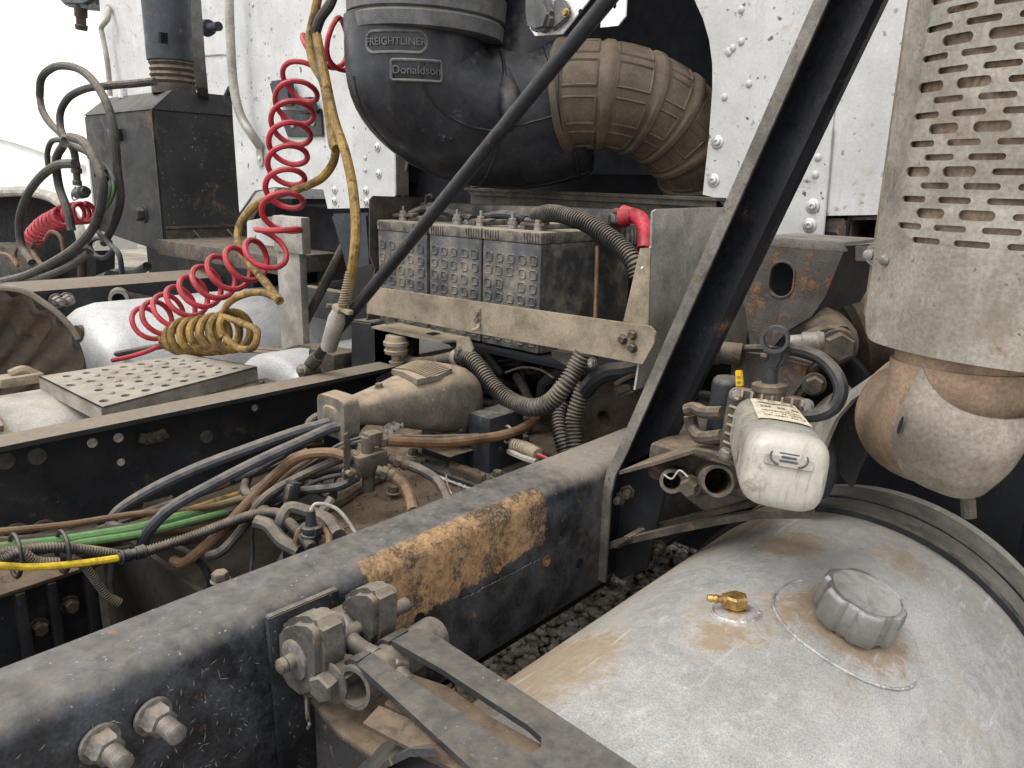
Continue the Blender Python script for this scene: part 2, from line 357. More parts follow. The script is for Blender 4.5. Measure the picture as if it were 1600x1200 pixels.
M['red'] = mk('red_air_hose', (.38, .024, .04), .45, 0, .24, (.22, .16, .12), .35, 0, var=.3, scale=22, bump=.1, stains=((30, .58, (.14, .05, .045), .6, None),))
M['redboot'] = mk('red_terminal_boot', (.36, .02, .035), .5, 0, .18, (.28, .2, .15), .3, 0, scale=30)
M['yellow'] = mk('grimy_yellow_hose', (.24, .145, .032), .6, 0, .36, (.13, .10, .068), .1, .32, (.05, .034, .02), var=.4, scale=26, speck=.8, speckc=(.03, .025, .02), sscale=110, bump=.4, stains=((16, .50, (.075, .05, .03), .75, None), (40, .58, (.03, .024, .02), .8, None)))
M['yellowbright'] = mk('yellow_air_line', (.60, .42, .03), .5, 0, .16, (.25, .19, .11), .2, 0, scale=30)
M['green'] = mk('green_air_line', (.05, .27, .06), .5, 0, .66, (.19, .155, .115), .0, 0, scale=26, var=.2)
M['hose'] = mk('dusty_grey_black_hose', (.042, .041, .04), .6, 0, .32, (.23, .19, .145), .4, 0, scale=16)
M['bluehose'] = mk('blue_grey_cable', (.035, .04, .052), .55, 0, .33, (.2, .175, .14), .35, 0, scale=18)
M['tanhose'] = mk('brown_nylon_hose', (.13, .07, .035), .55, 0, .3, (.22, .165, .11), .3, 0, scale=18, var=.4)
M['conduit'] = mk('black_split_conduit', (.03, .03, .031), .45, 0, .34, (.25, .205, .15), .45, 0, scale=14, bump=.1)
M['battery'] = mk('dust_smeared_black_battery', (.055, .058, .066), .5, 0, .50, (.33, .29, .215), .0, 0, scale=9, var=.3, dvar=1.35, bump=.15)
M['lid'] = mk('dust_smeared_battery_lid', (.05, .05, .054), .55, 0, .56, (.32, .28, .215), .3, 0, scale=26)
M['plastic'] = mk('black_plastic', (.022, .025, .031), .4, 0, .24, (.2, .175, .14), .4, 0, scale=18)
M['can'] = mk('dirty_white_plastic_canister', (.35, .335, .30), .30, 0, .25, (.17, .135, .095), .0, .10, (.12, .085, .05), speck=.9, speckc=(.03, .026, .022), sscale=34, var=.22, scale=9, bump=.03, coat=.25, streak=.5, grain=.06, dvar=1.3, stains=((14, .56, (.15, .12, .09), .75, None), (26, .62, (.035, .032, .034), .9, None), (1, .55, (.16, .13, .1), .6, (60, 8, 8))))
M['sticker'] = mk('soiled_white_sticker', (.56, .50, .39), .6, 0, .22, (.27, .2, .13), .05, 0, speck=.9, speckc=(.12, .08, .05), sscale=60, var=.15, scale=25, bump=0)
M['ink'] = mk('faded_blue_ink', (.05, .06, .085), .6, 0, .1, (.4, .33, .25), .05, 0, bump=0)
M['inkbrown'] = mk('faded_brown_ink', (.25, .17, .09), .6, 0, .1, (.4, .33, .25), .05, 0, bump=0)
M['tag'] = mk('yellow_plastic_tag', (.72, .46, .015), .5, 0, .08, TAN, .2, 0, bump=0)
M['rusty'] = mk('rust_blotched_bracket', (.075, .068, .062), .65, .1, .34, (.24, .195, .145), .25, .38, (.15, .085, .048), scale=16, bump=.5, speck=.5, speckc=(.3, .27, .22), sscale=150)
M['guard'] = mk('dull_stainless_guard', (.30, .28, .245), .45, .5, .33, (.24, .2, .15), .1, .14, (.18, .11, .065), speck=.7, speckc=(.17, .10, .06), sscale=100, var=.25, scale=11, bump=.12, chips=.25, chipc=(.42, .4, .37), stains=((8, .54, (.19, .16, .125), .6, None), (1, .56, (.36, .34, .30), .5, (30, 30, 2)), (36, .66, (.15, .085, .05), .7, None)))
M['muffler'] = mk('rust_brown_muffler', (.27, .215, .165), .8, .1, .3, (.29, .235, .175), .1, .4, (.20, .135, .09), scale=22, spec=.2)
M['exhaust'] = mk('heat_tanned_pipe', (.33, .235, .165), .6, .35, .25, (.28, .2, .135), .1, .14, (.24, .14, .085), scale=12, streak=.25, speck=.4, speckc=(.15, .09, .055))
M['shield'] = mk('tan_heat_shield', (.25, .22, .185), .45, .45, .27, (.24, .185, .13), .1, .14, (.10, .075, .055), scale=9, speck=.5, speckc=(.12, .085, .06), chips=.2, chipc=(.34, .31, .27), stains=((9, .53, (.13, .10, .075), .6, None), (5, .56, (.30, .22, .145), .5, None)))
M['stackB'] = mk('dark_blue_grey_stack', (.045, .058, .075), .5, .2, .22, (.2, .2, .19), .1, .1, scale=8, streak=.3)
M['blackbox'] = mk('scuffed_black_steel_box', (.03, .032, .036), .5, 0, .2, (.17, .145, .11), .4, .15, (.12, .09, .05), scale=4, speck=.6, speckc=(.2, .18, .15), sscale=60, streak=.3)
M['fender'] = mk('mud_brown_fender', (.085, .07, .055), .75, 0, .4, (.24, .19, .14), .3, 0, scale=8, bump=.4)
M['fendertrim'] = mk('dusty_fender_edge', (.25, .225, .19), .7, 0, .4, (.33, .28, .22), .2, 0, scale=12)
M['strut'] = mk('black_painted_tube', (.017, .019, .024), .42, 0, .2, (.2, .165, .13), .45, .06, scale=16)
M['arm'] = mk('worn_grey_black_arm', (.045, .048, .053), .42, .35, .27, (.215, .185, .145), .34, .1, (.2, .11, .05), scale=22, var=.2, dvar=.4, chips=.2, chipc=(.14, .14, .14), speck=.5, speckc=(.3, .27, .22), sscale=150)
M['tyre'] = mk('dusty_tyre_rubber', (.02, .02, .02), .85, 0, .4, (.2, .17, .13), .3, 0, scale=7)
M['gravel'] = mk('grey_brown_gravel', (.21, .185, .155), .9, 0, .3, (.3, .26, .21), .3, 0, var=.6, scale=18, bump=.3)
M['ground'] = mk('gravel_ground', (.21, .19, .16), .95, 0, .3, (.28, .25, .2), .2, 0, var=.5, scale=2.5, bump=1.0, bscale=40, speck=.6, speckc=(.06, .055, .05), sscale=30)
M['weld'] = mk('dull_weld_bead', (.46, .46, .455), .42, .6, .12, (.30, .22, .15), .0, 0, scale=40, bump=.3)
M['sealant'] = mk('whitish_sealant', (.5, .5, .48), .6, 0, .3, (.2, .17, .13), .1, 0, scale=60)
M['stain'] = M['tank']
M['strapmetal'] = mk('dusty_dark_strap_steel', (.13, .122, .108), .7, .2, .35, (.24, .21, .165), .1, .06, scale=12, speck=.4, speckc=(.05, .045, .04), sscale=90)
M['covermetal'] = mk('dusty_cast_cover', (.15, .135, .115), .6, .25, .36, (.33, .255, .175), .42, .12, (.16, .09, .045), speck=.7, speckc=(.34, .32, .29), sscale=150, scale=16, chips=.4, chipc=(.06, .058, .056), bump=.4)
M['frame_near'] = mk('near_rail_paint', (.013, .0148, .019), .30, 0, .17, (.215, .19, .158), .46, .08, (.14, .08, .04), speck=.7, speckc=(.30, .29, .28), sscale=190, chips=.3, chipc=(.25, .22, .18), scale=22, dvar=.55, base2=(.038, .044, .056), grain=.24, grad=(('Y', .36, .50, .34),), patch=(.010, .350, .126, .236, .075, (.14, .08, .04), (.32, .20, .10), (.05, .034, .027)))  # bluish second tone puts some sky sheen into the paint
M['alu'] = mk('neighbour_aluminium', (.46, .46, .46), .55, .45, .18, (.38, .33, .26), .1, 0, var=.12, scale=7, bump=.06, streak=.3)
M['rubberline'] = mk('rubber_mould_line', (.012, .014, .019), .5, 0, .06, bump=0)
M['mudshade'] = mk('shaded_mud_panel', (.02, .017, .014), .8, 0, .3, (.05, .04, .03), .3, 0, scale=10)  # mud colour darkened to carry the shade of the gap
M['holepale'] = mk('bright_hole_disc', (.42, .39, .34), .7, 0, .3, (.3, .26, .2), .2, 0, scale=40)  # pale tone stands for brightness seen through holes
M['step'] = mk('step_tread_metal', (.26, .24, .21), .6, .25, .42, (.33, .295, .24), .25, .12, (.16, .1, .06), speck=.5, speckc=(.1, .08, .06), sscale=90, scale=13)
M['fenderblack'] = mk('black_fender_outer', (.018, .019, .022), .5, 0, .2, (.2, .17, .13), .3, 0, scale=10)
M['lugmetal'] = mk('dust_worn_cast_lug', (.085, .082, .078), .5, .3, .38, (.27, .225, .165), .3, .14, (.2, .11, .05), scale=26, dvar=.7, bump=.3, chips=.25, chipc=(.2, .2, .2), speck=.5, speckc=(.3, .27, .22), sscale=150)
# ================================================================== SETTING
g = MB(); g.add([(-60, -40, -.95), (40, -40, -.95), (40, 90, -.95), (-60, 90, -.95)], [(0, 1, 2, 3)])
o = solo('ground', g, M['ground'], None, None, kind='structure')
st = MB(); rs = random.Random(3)
ico = bmesh.new(); bmesh.ops.create_icosphere(ico, subdivisions=1, radius=1); ico.verts.index_update()
iv = [v.co.copy() for v in ico.verts]; jf = [[v.index for v in f.verts] for f in ico.faces]; ico.free()
for i in range(5200):
    x = rs.uniform(-1.25, -.05); y = rs.uniform(.9, 3.0); r = rs.uniform(.009, .022)
    sc = (r * rs.uniform(.7, 1.5), r * rs.uniform(.7, 1.4), r * rs.uniform(.5, .9)); rot = Matrix.Rotation(rs.uniform(0, 6.3), 3, 'Z') @ Matrix.Rotation(rs.uniform(-.6, .6), 3, 'X')
    st.add([rot @ V((v.x * sc[0] * rs.uniform(.8, 1.15), v.y * sc[1], v.z * sc[2])) + V((x, y, -.945 + r * .3)) for v in iv], jf)
solo('gravel', st, M['gravel'], 'loose grey brown gravel on the ground below the near frame rail', 'gravel', kind='stuff', ang=10)

# ================================================================== FRAME RAILS
def arc(cx, cz, r, a0, a1, n=6): return [(cx + r * math.cos(math.radians(a0 + (a1 - a0) * i / n)), cz + r * math.sin(math.radians(a0 + (a1 - a0) * i / n))) for i in range(n + 1)]
def rail_prof(H=.235, Fl=.09, t=.009, R=.024):
    p = [(-Fl, 0)] + arc(-R, -R, R, 90, 0) + arc(-R, -H + R, R, 0, -90) + [(-Fl, -H), (-Fl, -H + t)] + arc(-R, -H + R, R - t, -90, 0) + arc(-R, -R, R - t, 0, 90) + [(-Fl, -t)]
    return p
def rail_mb(x0, sgn, y0, y1, ny=40):
    pr = rail_prof(); secs = []
    for i in range(ny + 1):
        y = y0 + (y1 - y0) * i / ny
        secs.append([V((x0 + sgn * x, y, z + .0012 * noise.noise(V((x * 9, y * 6, z * 9 + 3))))) for x, z in pr])
    return MB().loft(secs)
near = thing('frame_rail', 'near black steel frame rail with rounded top edge and an orange rust patch', 'frame rail', (0, .5, -.235))
part('channel', rail_mb(0, 1, -.9, 2.3, 60), M['frame_near'], near)
far = thing('frame_rail', 'far black frame rail with its dusty top flange, beyond the hose bundle', 'frame rail', (-.86, .5, -.235))
part('channel', rail_mb(-.86, -1, -1.2, 2.3), M['frame_far'], far)
led = [(0.0020,0.8402,-0.1085), (0.0020,0.7724,-0.1081), (0.0020,0.7073,-0.1078), (0.0020,0.6693,-0.1080)]
rs = random.Random(8)
part('scale_edge', MB().tube([p + V((0, 0, rs.uniform(-.0015, .0015))) for p in resample([V(p) for p in led], .004)], .0012, 6, True, lambda L, u: .0004 + .0014 * rs.random()), M['frame_near'], near)
hole = MB().lathe((0, 0, 0), (0, 0, 1), [(.0, .0095), (.0022, .0095), (.0024, .0075), (.0005, .007), (.0004, 0)], 16).mesh('bolt_hole'); hole.materials.append(M['rustpatch'])
hole_d = MB().lathe((0, 0, 0), (0, 0, 1), [(.0, .0085), (.002, .0085), (.0022, .007), (.0005, .0065), (.0004, 0)], 16).mesh('bolt_hole'); hole_d.materials.append(M['dark'])
for p, me in (((0.0000,0.5929,-0.1036), hole_d), ((0.0000,0.7407,-0.0864), hole), ((0.0000,0.8951,-0.0828), hole_d), ((0.0000,0.8540,-0.1187), hole), ((0.0000,0.9426,-0.1566), hole_d)):
    stamp('bolt_hole', me, near, p, toward((1, 0, 0)))
big = MB().hexn((0, 0, 0), (0, 0, 1), .0155, .017, .0195, .024, .0098); bme = big.mesh('rail_bolt'); bme.materials.append(M['bolt'])
fl_ = MB(); rs = random.Random(21)
for i in range(150):
    y = rs.gauss(.27, .09); z = rs.uniform(-.16, -.03); a = rs.uniform(0, 6.3); l = rs.uniform(.0012, .0055) * (1.8 if rs.random() < .1 else 1); w = rs.uniform(.0003, .0007); d = V((0, math.cos(a), math.sin(a))); n = V((0, -math.sin(a), math.cos(a))); c = V((.0006, y, z))
    fl_.add([c - d * l, c - n * w + V((.0005, 0, 0)), c + d * l, c + n * w + V((.0005, 0, 0))], [(0, 1, 2, 3)])
part('dried_grass', fl_, M['fendertrim'], near, kind='stuff')
for p in ((0.0000,0.2506,-0.0578), (0.0000,0.2017,-0.0590)): stamp('rail_bolt', bme, near, p, toward((1, .12, -.05)))
stamp('rail_bolt', bme, near, (0.0000,1.0516,-0.2292), toward((1, 0, 0)), .6)
# far rail fittings (on the web that faces us)
xw = -.851
plug = MB().lathe((0, 0, 0), (0, 0, 1), [(0, .0095), (.0012, .0095), (.002, .008), (.0022, 0)], 18).mesh('plug'); plug.materials.append(M['holepale'])  # pale discs stand in for bright holes through the web
plug_r = MB().lathe((0, 0, 0), (0, 0, 1), [(0, .015), (.003, .014), (.005, .008), (.005, 0)], 18).mesh('plug'); plug_r.materials.append(M['rusty'])
for p, s_ in (((-0.8510,0.5112,-0.0538), 1), ((-0.8510,0.5597,-0.0549), 1), ((-0.8510,0.5594,-0.1058), .8), ((-0.8510,0.8549,-0.0537), .8)): stamp('plug', plug, far, p, toward((1, 0, 0)), s_)
for p, s_ in (((-0.8510,0.7386,-0.0945), 1), ((-0.8510,0.3652,-0.0522), 1.1), ((-0.8510,0.4159,-0.0567), 1.1), ((-0.8510,1.0641,-0.0656), .8)): stamp('plug', plug_r, far, p, toward((1, 0, 0)), s_)
def clip_mb(p, s=1.0):
    p = V(p); m = MB()
    m.box(p + V((.008, 0, 0)), (.008 * s, .019 * s, .011 * s), None, .003)
    for d in (-1, 1):
        m.box(p + V((.012, d * .021 * s, .004)), (.006, .006 * s, .010 * s), Matrix.Rotation(d * .4, 3, 'X'), .002)
        m.hexn(p + V((.014, d * .009 * s, -.003)), (1, 0, 0), .006 * s, .006, .008 * s)
    return m
for p, s_ in (((-0.8510,0.6224,-0.0671), 1), ((-0.8510,0.6198,-0.2179), 1.25)): part('hose_clip', clip_mb(p, s_), M['dirtymetal'], far)
for px in ((-0.8300,0.3590,-0.1900), (-0.8300,0.4030,-0.1975)):
    p = V(px); part('hose_hook', MB().tube([p + V((0, math.cos(a) * .022, math.sin(a) * .022)) for a in [math.pi * k / 8 * 1.1 for k in range(9)]], .0035, 8), M['mud'], far)

# ================================================================== BETWEEN THE RAILS
dk = MB()
def deck_front(x): return .60 + max(0, -.29 - x) * 1.05 + .008 * math.sin(x * 40)
dk.grid(lambda u, v: V((-.80 + .795 * u, deck_front(-.80 + .795 * u) + (1.5 - deck_front(-.80 + .795 * u)) * v, -.105 + .010 * noise.noise(V((u * 9, v * 10, 1))) + .004 * noise.noise(V((u * 40, v * 45, 5))) - (.02 if v < .02 else 0))), 70, 70)
deck = thing('transmission_cover', 'oily dirt-caked brown cover plate between the frame rails under the hose fittings', 'cover plate', (-.43, .62, -.24))
part('plate', dk, M['mud'], deck)
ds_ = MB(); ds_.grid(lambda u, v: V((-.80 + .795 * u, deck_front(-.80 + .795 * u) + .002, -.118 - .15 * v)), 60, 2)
part('front_edge', ds_, M['dark'], deck)  # shade of the gap put into its near-black colour
dbolt = MB().hexn((0, 0, 0), (0, 0, 1), .010, .012, .014).mesh('deck_bolt'); dbolt.materials.append(M['dirtymetal'])
for p in ((-0.3375,1.0386,-0.1000), (-0.2958,1.0016,-0.1000), (-0.3281,1.1060,-0.1000), (-0.3984,0.9529,-0.0950), (-0.3535,0.9625,-0.1000), (-0.3403,0.8316,-0.1000), (-0.3602,1.2174,-0.1000)): stamp('deck_bolt', dbolt, deck, p)
part('angle_iron', MB().prism([(-0.3411,0.9713,-0.0950), (-0.2600,0.9736,-0.0950), (-0.2323,0.9485,-0.0950), (-0.3169,0.9483,-0.0950)], (0, 0, .022), .002), M['mud'], deck)
part('ridge', MB().tube(cat([(-0.3760,0.6242,-0.1000), (-0.3704,0.7212,-0.1000), (-0.3969,0.7960,-0.1000), (-0.4231,0.8922,-0.1000)]), .012, 8), M['mud'], deck)
# brown crumbs
cr = MB(); rs = random.Random(11)
for i in range(420):
    x = rs.uniform(-.6, -.1); y = rs.uniform(.64, 1.1) + max(0, -.29 - x) * .9; r = rs.uniform(.0008, .0024)
    cr.add([v * r + V((x, y, -.099 + .006 * noise.noise(V((x * 9, y * 10, 1))))) for v in iv], jf)
part('dirt_crumb', cr, M['mud'], deck, kind='stuff')
# driveshaft and casing added to darken the gap below; crossmember
ds = thing('driveshaft', 'dark driveshaft tube added to darken the gap between the frame rails', 'driveshaft', (-.43, 0, -.5))
part('tube', MB().cyl((-.43, -1.2, -.42), (-.43, .62, -.36), .06, 20), M['dark'], ds); part('yoke', MB().cyl((-.43, .60, -.36), (-.43, .72, -.35), .1, 20), M['dirtymetal'], ds)
solo('gearbox', MB().lo_hi((-.7, .8, -.45), (-.2, 2.2, -.275), .04), M['dark'], 'dark gearbox casing added to darken the gap between the rails', 'gearbox')
lb = thing('crossmember', 'black crossmember bracket with upright ribs below the hose bundle', 'bracket', (-.7, .3, -.42))
part('web', MB().lo_hi((-.78, -.4, -.40), (-.63, .42, -.19), .006), M['frame_far'], lb)
part('back_panel', MB().lo_hi((-.84, .50, -.48), (-.06, .51, -.20)), M['mudshade'], lb)  # added to cover the lit ground; mud darkened as if shaded
part('flange', MB().lo_hi((-.80, -.4, -.189), (-.605, .43, -.181), .003), M['mud'], lb)
for y in (.30, .345, .40): part('rib', MB().lo_hi((-.629, y - .007, -.40), (-.605, y + .007, -.191), .003), M['frame_far'], lb)
for y, z in ((.323, -.27), (.372, -.25)): part('bolt', MB().hexn((-.629, y, z), (1, 0, 0), .012, .014, .016), M['dirtymetal'], lb)
part('gusset', MB().prism([(-.60, .375, -.30), (-.60, .43, -.38), (-.60, .36, -.38)], (.008, 0, 0)), M['mud'], lb)
sl = thing('inner_ledge', 'dirt-covered ledge running just inside the near rail', 'ledge', (-.17, .3, -.14))
part('ledge', MB().loft([[V((-.09 - .012, y, -.05)), V((-.16 - .004 * math.sin(y * 30), y, -.052)), V((-.16, y, -.065)), V((-.102, y, -.065))] for y in [-.6 + .05 * i for i in range(26)]]), M['mud'], sl)
part('bolt', MB().hexn((-0.1801,0.4175,-0.0500), (0, 0, 1), .011, .011, .013), M['dirtymetal'], sl)

# ------------------------------------------------------------------ shift cover with two cables
def oval(c, hw, zb, zt, y, n=20, e=2.6):
    y = .745 + (y - .745) * .86; hw *= .9; k_ = min(1, max(0, (y - .78) / .15)); zb -= .006 * k_; zt -= .020 * k_
    out = []
    for k in range(n):
        a = 2 * math.pi * k / n; ca, sa = math.cos(a), math.sin(a)
        out.append(V((c + hw * math.copysign(abs(ca) ** (2 / e), ca), y, (zb + zt) / 2 + (zt - zb) / 2 * math.copysign(abs(sa) ** (2 / e), sa))))
    return out
cov = thing('shift_cover', 'dusty cast cover with a ribbed top pad and two cables leaving its narrow end', 'cover', (-.4, .93, -.06))
part('housing', MB().loft([oval(-.405, .022, .034, .066, .745), oval(-.405, .032, .028, .070, .75), oval(-.405, .034, .026, .074, .80, e=3), oval(-.404, .037, .022, .080, .83, e=3.2), oval(-.400, .046, .012, .094, .885, e=3.6), oval(-.394, .060, .0, .110, .94, e=3.8), oval(-.389, .072, -.012, .121, .99, e=3.6), oval(-.387, .077, -.022, .124, 1.04, e=3.2), oval(-.386, .074, -.024, .119, 1.075, e=3), oval(-.386, .064, -.02, .105, 1.10, e=2.6), oval(-.386, .045, -.01, .085, 1.115)]), M['covermetal'], cov)
part('cast_lip', MB().loft([oval(-.387, .080, -.014, -.004, 1.0, e=4), oval(-.386, .086, -.018, -.008, 1.06, e=4), oval(-.386, .074, -.018, -.008, 1.115, e=3)]), M['covermetal'], cov)
part('collar', MB().loft([oval(-.405, .044, .012, .084, .748, e=6), oval(-.405, .045, .010, .086, .785, e=6)]), M['covermetal'], cov)
def padz(u, v): return .0965 + .004 + .13 * (v - .90) - 1.2 * max(0, v - .965) ** 1.5 - 2.2 * (u + .39) ** 2
pad = MB().sheet([xy(p) for p in ((-.442, .915, 0), (-.395, .905, 0), (-.350, .898, 0), (-.338, .94, 0), (-.344, .98, 0), (-.372, 1.002, 0), (-.415, .99, 0), (-.44, .955, 0))], [], lambda u, v, w: V((u, v, padz(u, v) - .008 + .010 * w)))
tpad = part('top_pad', pad, M['covermetal'], cov)
rb = MB()
for i in range(15):
    u = -.436 + i * .0065
    rb.tube([V((u, v, padz(u, v) + .002)) for v in (.918 - .012 * (u + .44), .94, .96, .978)], .0020, 6)
part('pad_rib', rb, M['covermetal'], tpad, kind='stuff')
part('screw', MB().hexn((-.405, .855, .080), (0, -.1, 1), .007, .008, .010), M['dirtymetal'], cov)
part('base_flange', MB().loft([oval(-.386, .088, -.045, -.03, .97, e=5), oval(-.386, .092, -.047, -.03, 1.09, e=5)]), M['dirtymetal'], cov)
bb = thing('shift_tower', 'black box-shaped tower under the dusty cover, sealed to the brown plate', 'tower', (-.34, 1.06, -.1))
part('tower', MB().lo_hi((-.44, .985, -.1), (-.325, 1.12, -.012), .008), M['plastic'], bb)
part('side_block', MB().lo_hi((-.322, 1.0, -.1), (-.262, 1.10, .022), .008), M['plastic'], bb)
part('base_plate', MB().lo_hi((-.47, .94, -.098), (-.22, 1.17, -.088), .003), M['plastic'], bb)
part('sealant_bead', MB().weld([(-.47, .94, -.097), (-.30, .937, -.097), (-.22, .939, -.097), (-.217, 1.05, -.097), (-.217, 1.17, -.097)], .003), M['sealant'], bb)
for p in ((-.25, .965, -.088), (-.44, .965, -.088), (-.24, 1.0, -.088)): part('bolt', MB().hexn(p, (0, 0, 1), .010, .011, .015), M['dirtymetal'], bb)
for p in ((-.2615, 1.03, -.045), (-.2615, 1.075, -.02)): part('screw_hole', MB().lathe(p, (1, 0, 0), [(0, .005), (.001, .005), (.0012, 0)], 12), M['dirtymetal'], bb)

def hose(label, pts, r, mat, name='hose', cat_='hose', n=8, sides=10, group=None, corr=0, amp=.1):
    P = cat(pts, n)
    mb = MB().corr(P, r, corr, 12, amp) if corr else MB().tube(P, r, sides)
    return solo(name, mb, mat, label, cat_, group)
hose('upper blue grey cable looping left from the narrow end of the dusty cover', [(-.39, .76, .05), (-0.4100,0.7485,0.0362), (-0.4200,0.6966,0.0305), (-0.4600,0.6341,0.0080), (-0.5200,0.5487,-0.0291), (-0.5800,0.4855,-0.0743), (-0.6000,0.4514,-0.1012), (-0.6000,0.4417,-0.1154), (-0.5800,0.4455,-0.1205), (-0.5400,0.4751,-0.1125)], .0095, M['bluehose'], 'cable', 'cable')
hose('lower blue grey cable looping left from the narrow end of the dusty cover', [(-.38, .76, .035), (-0.3900,0.7409,0.0332), (-0.4000,0.6829,0.0191), (-0.4200,0.6100,-0.0037), (-0.4500,0.5458,-0.0344), (-0.4750,0.4920,-0.0633), (-0.5000,0.4674,-0.0966), (-0.5200,0.4589,-0.1264), (-0.5300,0.4573,-0.1557)], .0095, M['bluehose'], 'cable', 'cable')
# ------------------------------------------------------------------ hose bundle
hose('fat green air line lying on top of the hose bundle', [(-0.5300,0.2356,-0.0679), (-0.5300,0.2661,-0.0730), (-0.5300,0.3379,-0.0883), (-0.5300,0.3933,-0.0970), (-0.5300,0.4550,-0.1058), (-0.5300,0.5246,-0.1081), (-0.5400,0.6037,-0.1161), (-0.5400,0.6530,-0.1177), (-0.5400,0.7121,-0.1137)], .0085, M['green'], 'air_line', 'air line')
hose('thin green air line lying just below the fat green one', [(-0.5150,0.2924,-0.0874), (-0.5150,0.3693,-0.0963), (-0.5150,0.4583,-0.1109), (-0.5150,0.5590,-0.1168), (-0.5200,0.6601,-0.1250), (-0.5300,0.7460,-0.1285)], .006, M['green'], 'air_line', 'air line')
hose('dirty orange yellow line rising behind the green air lines', [(-0.5800,0.4600,-0.1207), (-0.5800,0.5654,-0.1240), (-0.5800,0.6183,-0.1230), (-0.5800,0.6651,-0.1219), (-0.5800,0.7228,-0.1154)], .0055, M['yellow'], 'air_line', 'air line')
hose('dusty brown line beside the orange yellow line', [(-0.5600,0.4940,-0.1173), (-0.5600,0.5721,-0.1210), (-0.5600,0.6514,-0.1207), (-0.5600,0.7175,-0.1146)], .005, M['tanhose'], 'air_line', 'air line')
yl = thing('air_line', 'bright yellow air line in front of the bundle with a black push-fit connector', 'air line', (-0.4800,0.4089,-0.1240))
part('line', MB().tube(cat([(-0.4800,0.2233,-0.0654), (-0.4800,0.2518,-0.0772), (-0.4800,0.2854,-0.0920), (-0.4800,0.3196,-0.1030), (-0.4800,0.3593,-0.1129), (-0.4800,0.4090,-0.1230)]), .0055, 10), M['yellowbright'], yl)
ca, cb = V((-0.4800,0.4034,-0.1220)), V((-0.4800,0.4438,-0.1248))
part('connector', MB().lathe(ca, cb - ca, [(0, .0085), (.008, .0085), (.009, .010), (.018, .010), (.019, .008), (.026, .008), (.027, .0105), ((cb - ca).length, .0105)], 16), M['plastic'], yl)
for t_ in (.08, .9):
    q = ca.lerp(cb, t_); part('connector_ring', MB().lathe(q, cb - ca, [(0, .0112), (.003, .0112)], 16), M['bluehose'], yl)
hose('grey split conduit from the yellow line connector over to the near rail', [(-0.4800,0.4397,-0.1266), (-0.4600,0.5031,-0.1166), (-0.4200,0.5549,-0.0937), (-0.3800,0.5818,-0.0750), (-0.3400,0.5948,-0.0642), (-0.2800,0.5832,-0.0603), (-0.2000,0.5655,-0.0638)], .008, M['conduit'], 'conduit', 'conduit', corr=.0045)
hose('upper grey corrugated conduit bound in the left of the bundle', [(-0.5000,0.2359,-0.0650), (-0.5000,0.2816,-0.0730), (-0.5000,0.3283,-0.0848), (-0.5000,0.3720,-0.1048), (-0.5000,0.4164,-0.1297)], .0075, M['conduit'], 'conduit', 'conduit', corr=.0042)
hose('lower grey corrugated conduit sagging in the left of the bundle', [(-0.4900,0.2337,-0.0625), (-0.4900,0.2549,-0.0743), (-0.4900,0.2789,-0.0714), (-0.4900,0.2967,-0.0910), (-0.4900,0.3245,-0.1035)], .0075, M['conduit'], 'conduit', 'conduit', corr=.0042)
hose('loose end of corrugated conduit hanging below the bundle', [(-0.5000,0.3451,-0.1055), (-0.5000,0.3630,-0.1292), (-0.5000,0.3777,-0.1631), (-0.5000,0.3908,-0.1906), (-0.5000,0.4054,-0.2080)], .0065, M['conduit'], 'conduit', 'conduit', corr=.0042)
hose('short bare hose hanging straight down from the bundle', [(-0.5000,0.4034,-0.1249), (-0.5000,0.3992,-0.1474), (-0.5000,0.3940,-0.1697), (-0.5000,0.3942,-0.1853)], .0052, M['hose'], 'hose', 'hose')
rs = random.Random(5)
for k, lab in enumerate(('topmost brown line in the back of the hose bundle', 'brown line second from the back of the hose bundle', 'sagging brown line along the bottom of the hose bundle', 'thin dark line along the underside of the hose bundle')):
    hose(lab, [(-.56 - .01 * k, .25, -.055 - .018 * k), (-.55, .36, -.075 - .018 * k), (-.54, .46, -.086 - .02 * k), (-.53, .56, -.105 - .018 * k), (-.50, .65, -.10 - .012 * k), (-.46, .76, -.085 - .004 * k)], .0055 + .001 * (k % 2), M['hose' if k % 2 else 'tanhose'], 'hose', 'hose')
for k, (a, lab) in enumerate(((94, 'black zip tie holding the bundle beside the yellow line'), (20, 'leftmost black zip tie round the hose bundle'))):
    p0 = V((-0.5200,0.3382,-0.1018)) if k == 0 else V((-0.5200,0.2778,-0.0858))
    solo('zip_tie', MB().tube([p0 + V((math.cos(t) * .026 + .012, .03 * math.sin(t) * .12, math.sin(t) * .031 + .004)) for t in [2 * math.pi * i / 20 for i in range(21)]], .0032, 6), M['plastic'], lab, 'zip tie')
hose('thick brown hose sweeping down from the fittings to the bundle', [(-0.3000,0.7071,0.0106), (-0.3300,0.6974,0.0130), (-0.3800,0.6701,0.0013), (-0.4200,0.6458,-0.0349), (-0.4400,0.6048,-0.0773), (-0.4500,0.5544,-0.1207), (-0.4600,0.5198,-0.1476), (-0.4800,0.5009,-0.1675), (-0.5000,0.4942,-0.1677)], .009, M['tanhose'])
hose('dark brown hose just right of the thick brown one', [(-0.3200,0.7255,0.0039), (-0.3400,0.7036,-0.0070), (-0.3800,0.6682,-0.0333), (-0.4000,0.6131,-0.0596), (-0.4200,0.5722,-0.1166), (-0.4300,0.5431,-0.1442), (-0.4500,0.5307,-0.1537)], .008, M['hose'])
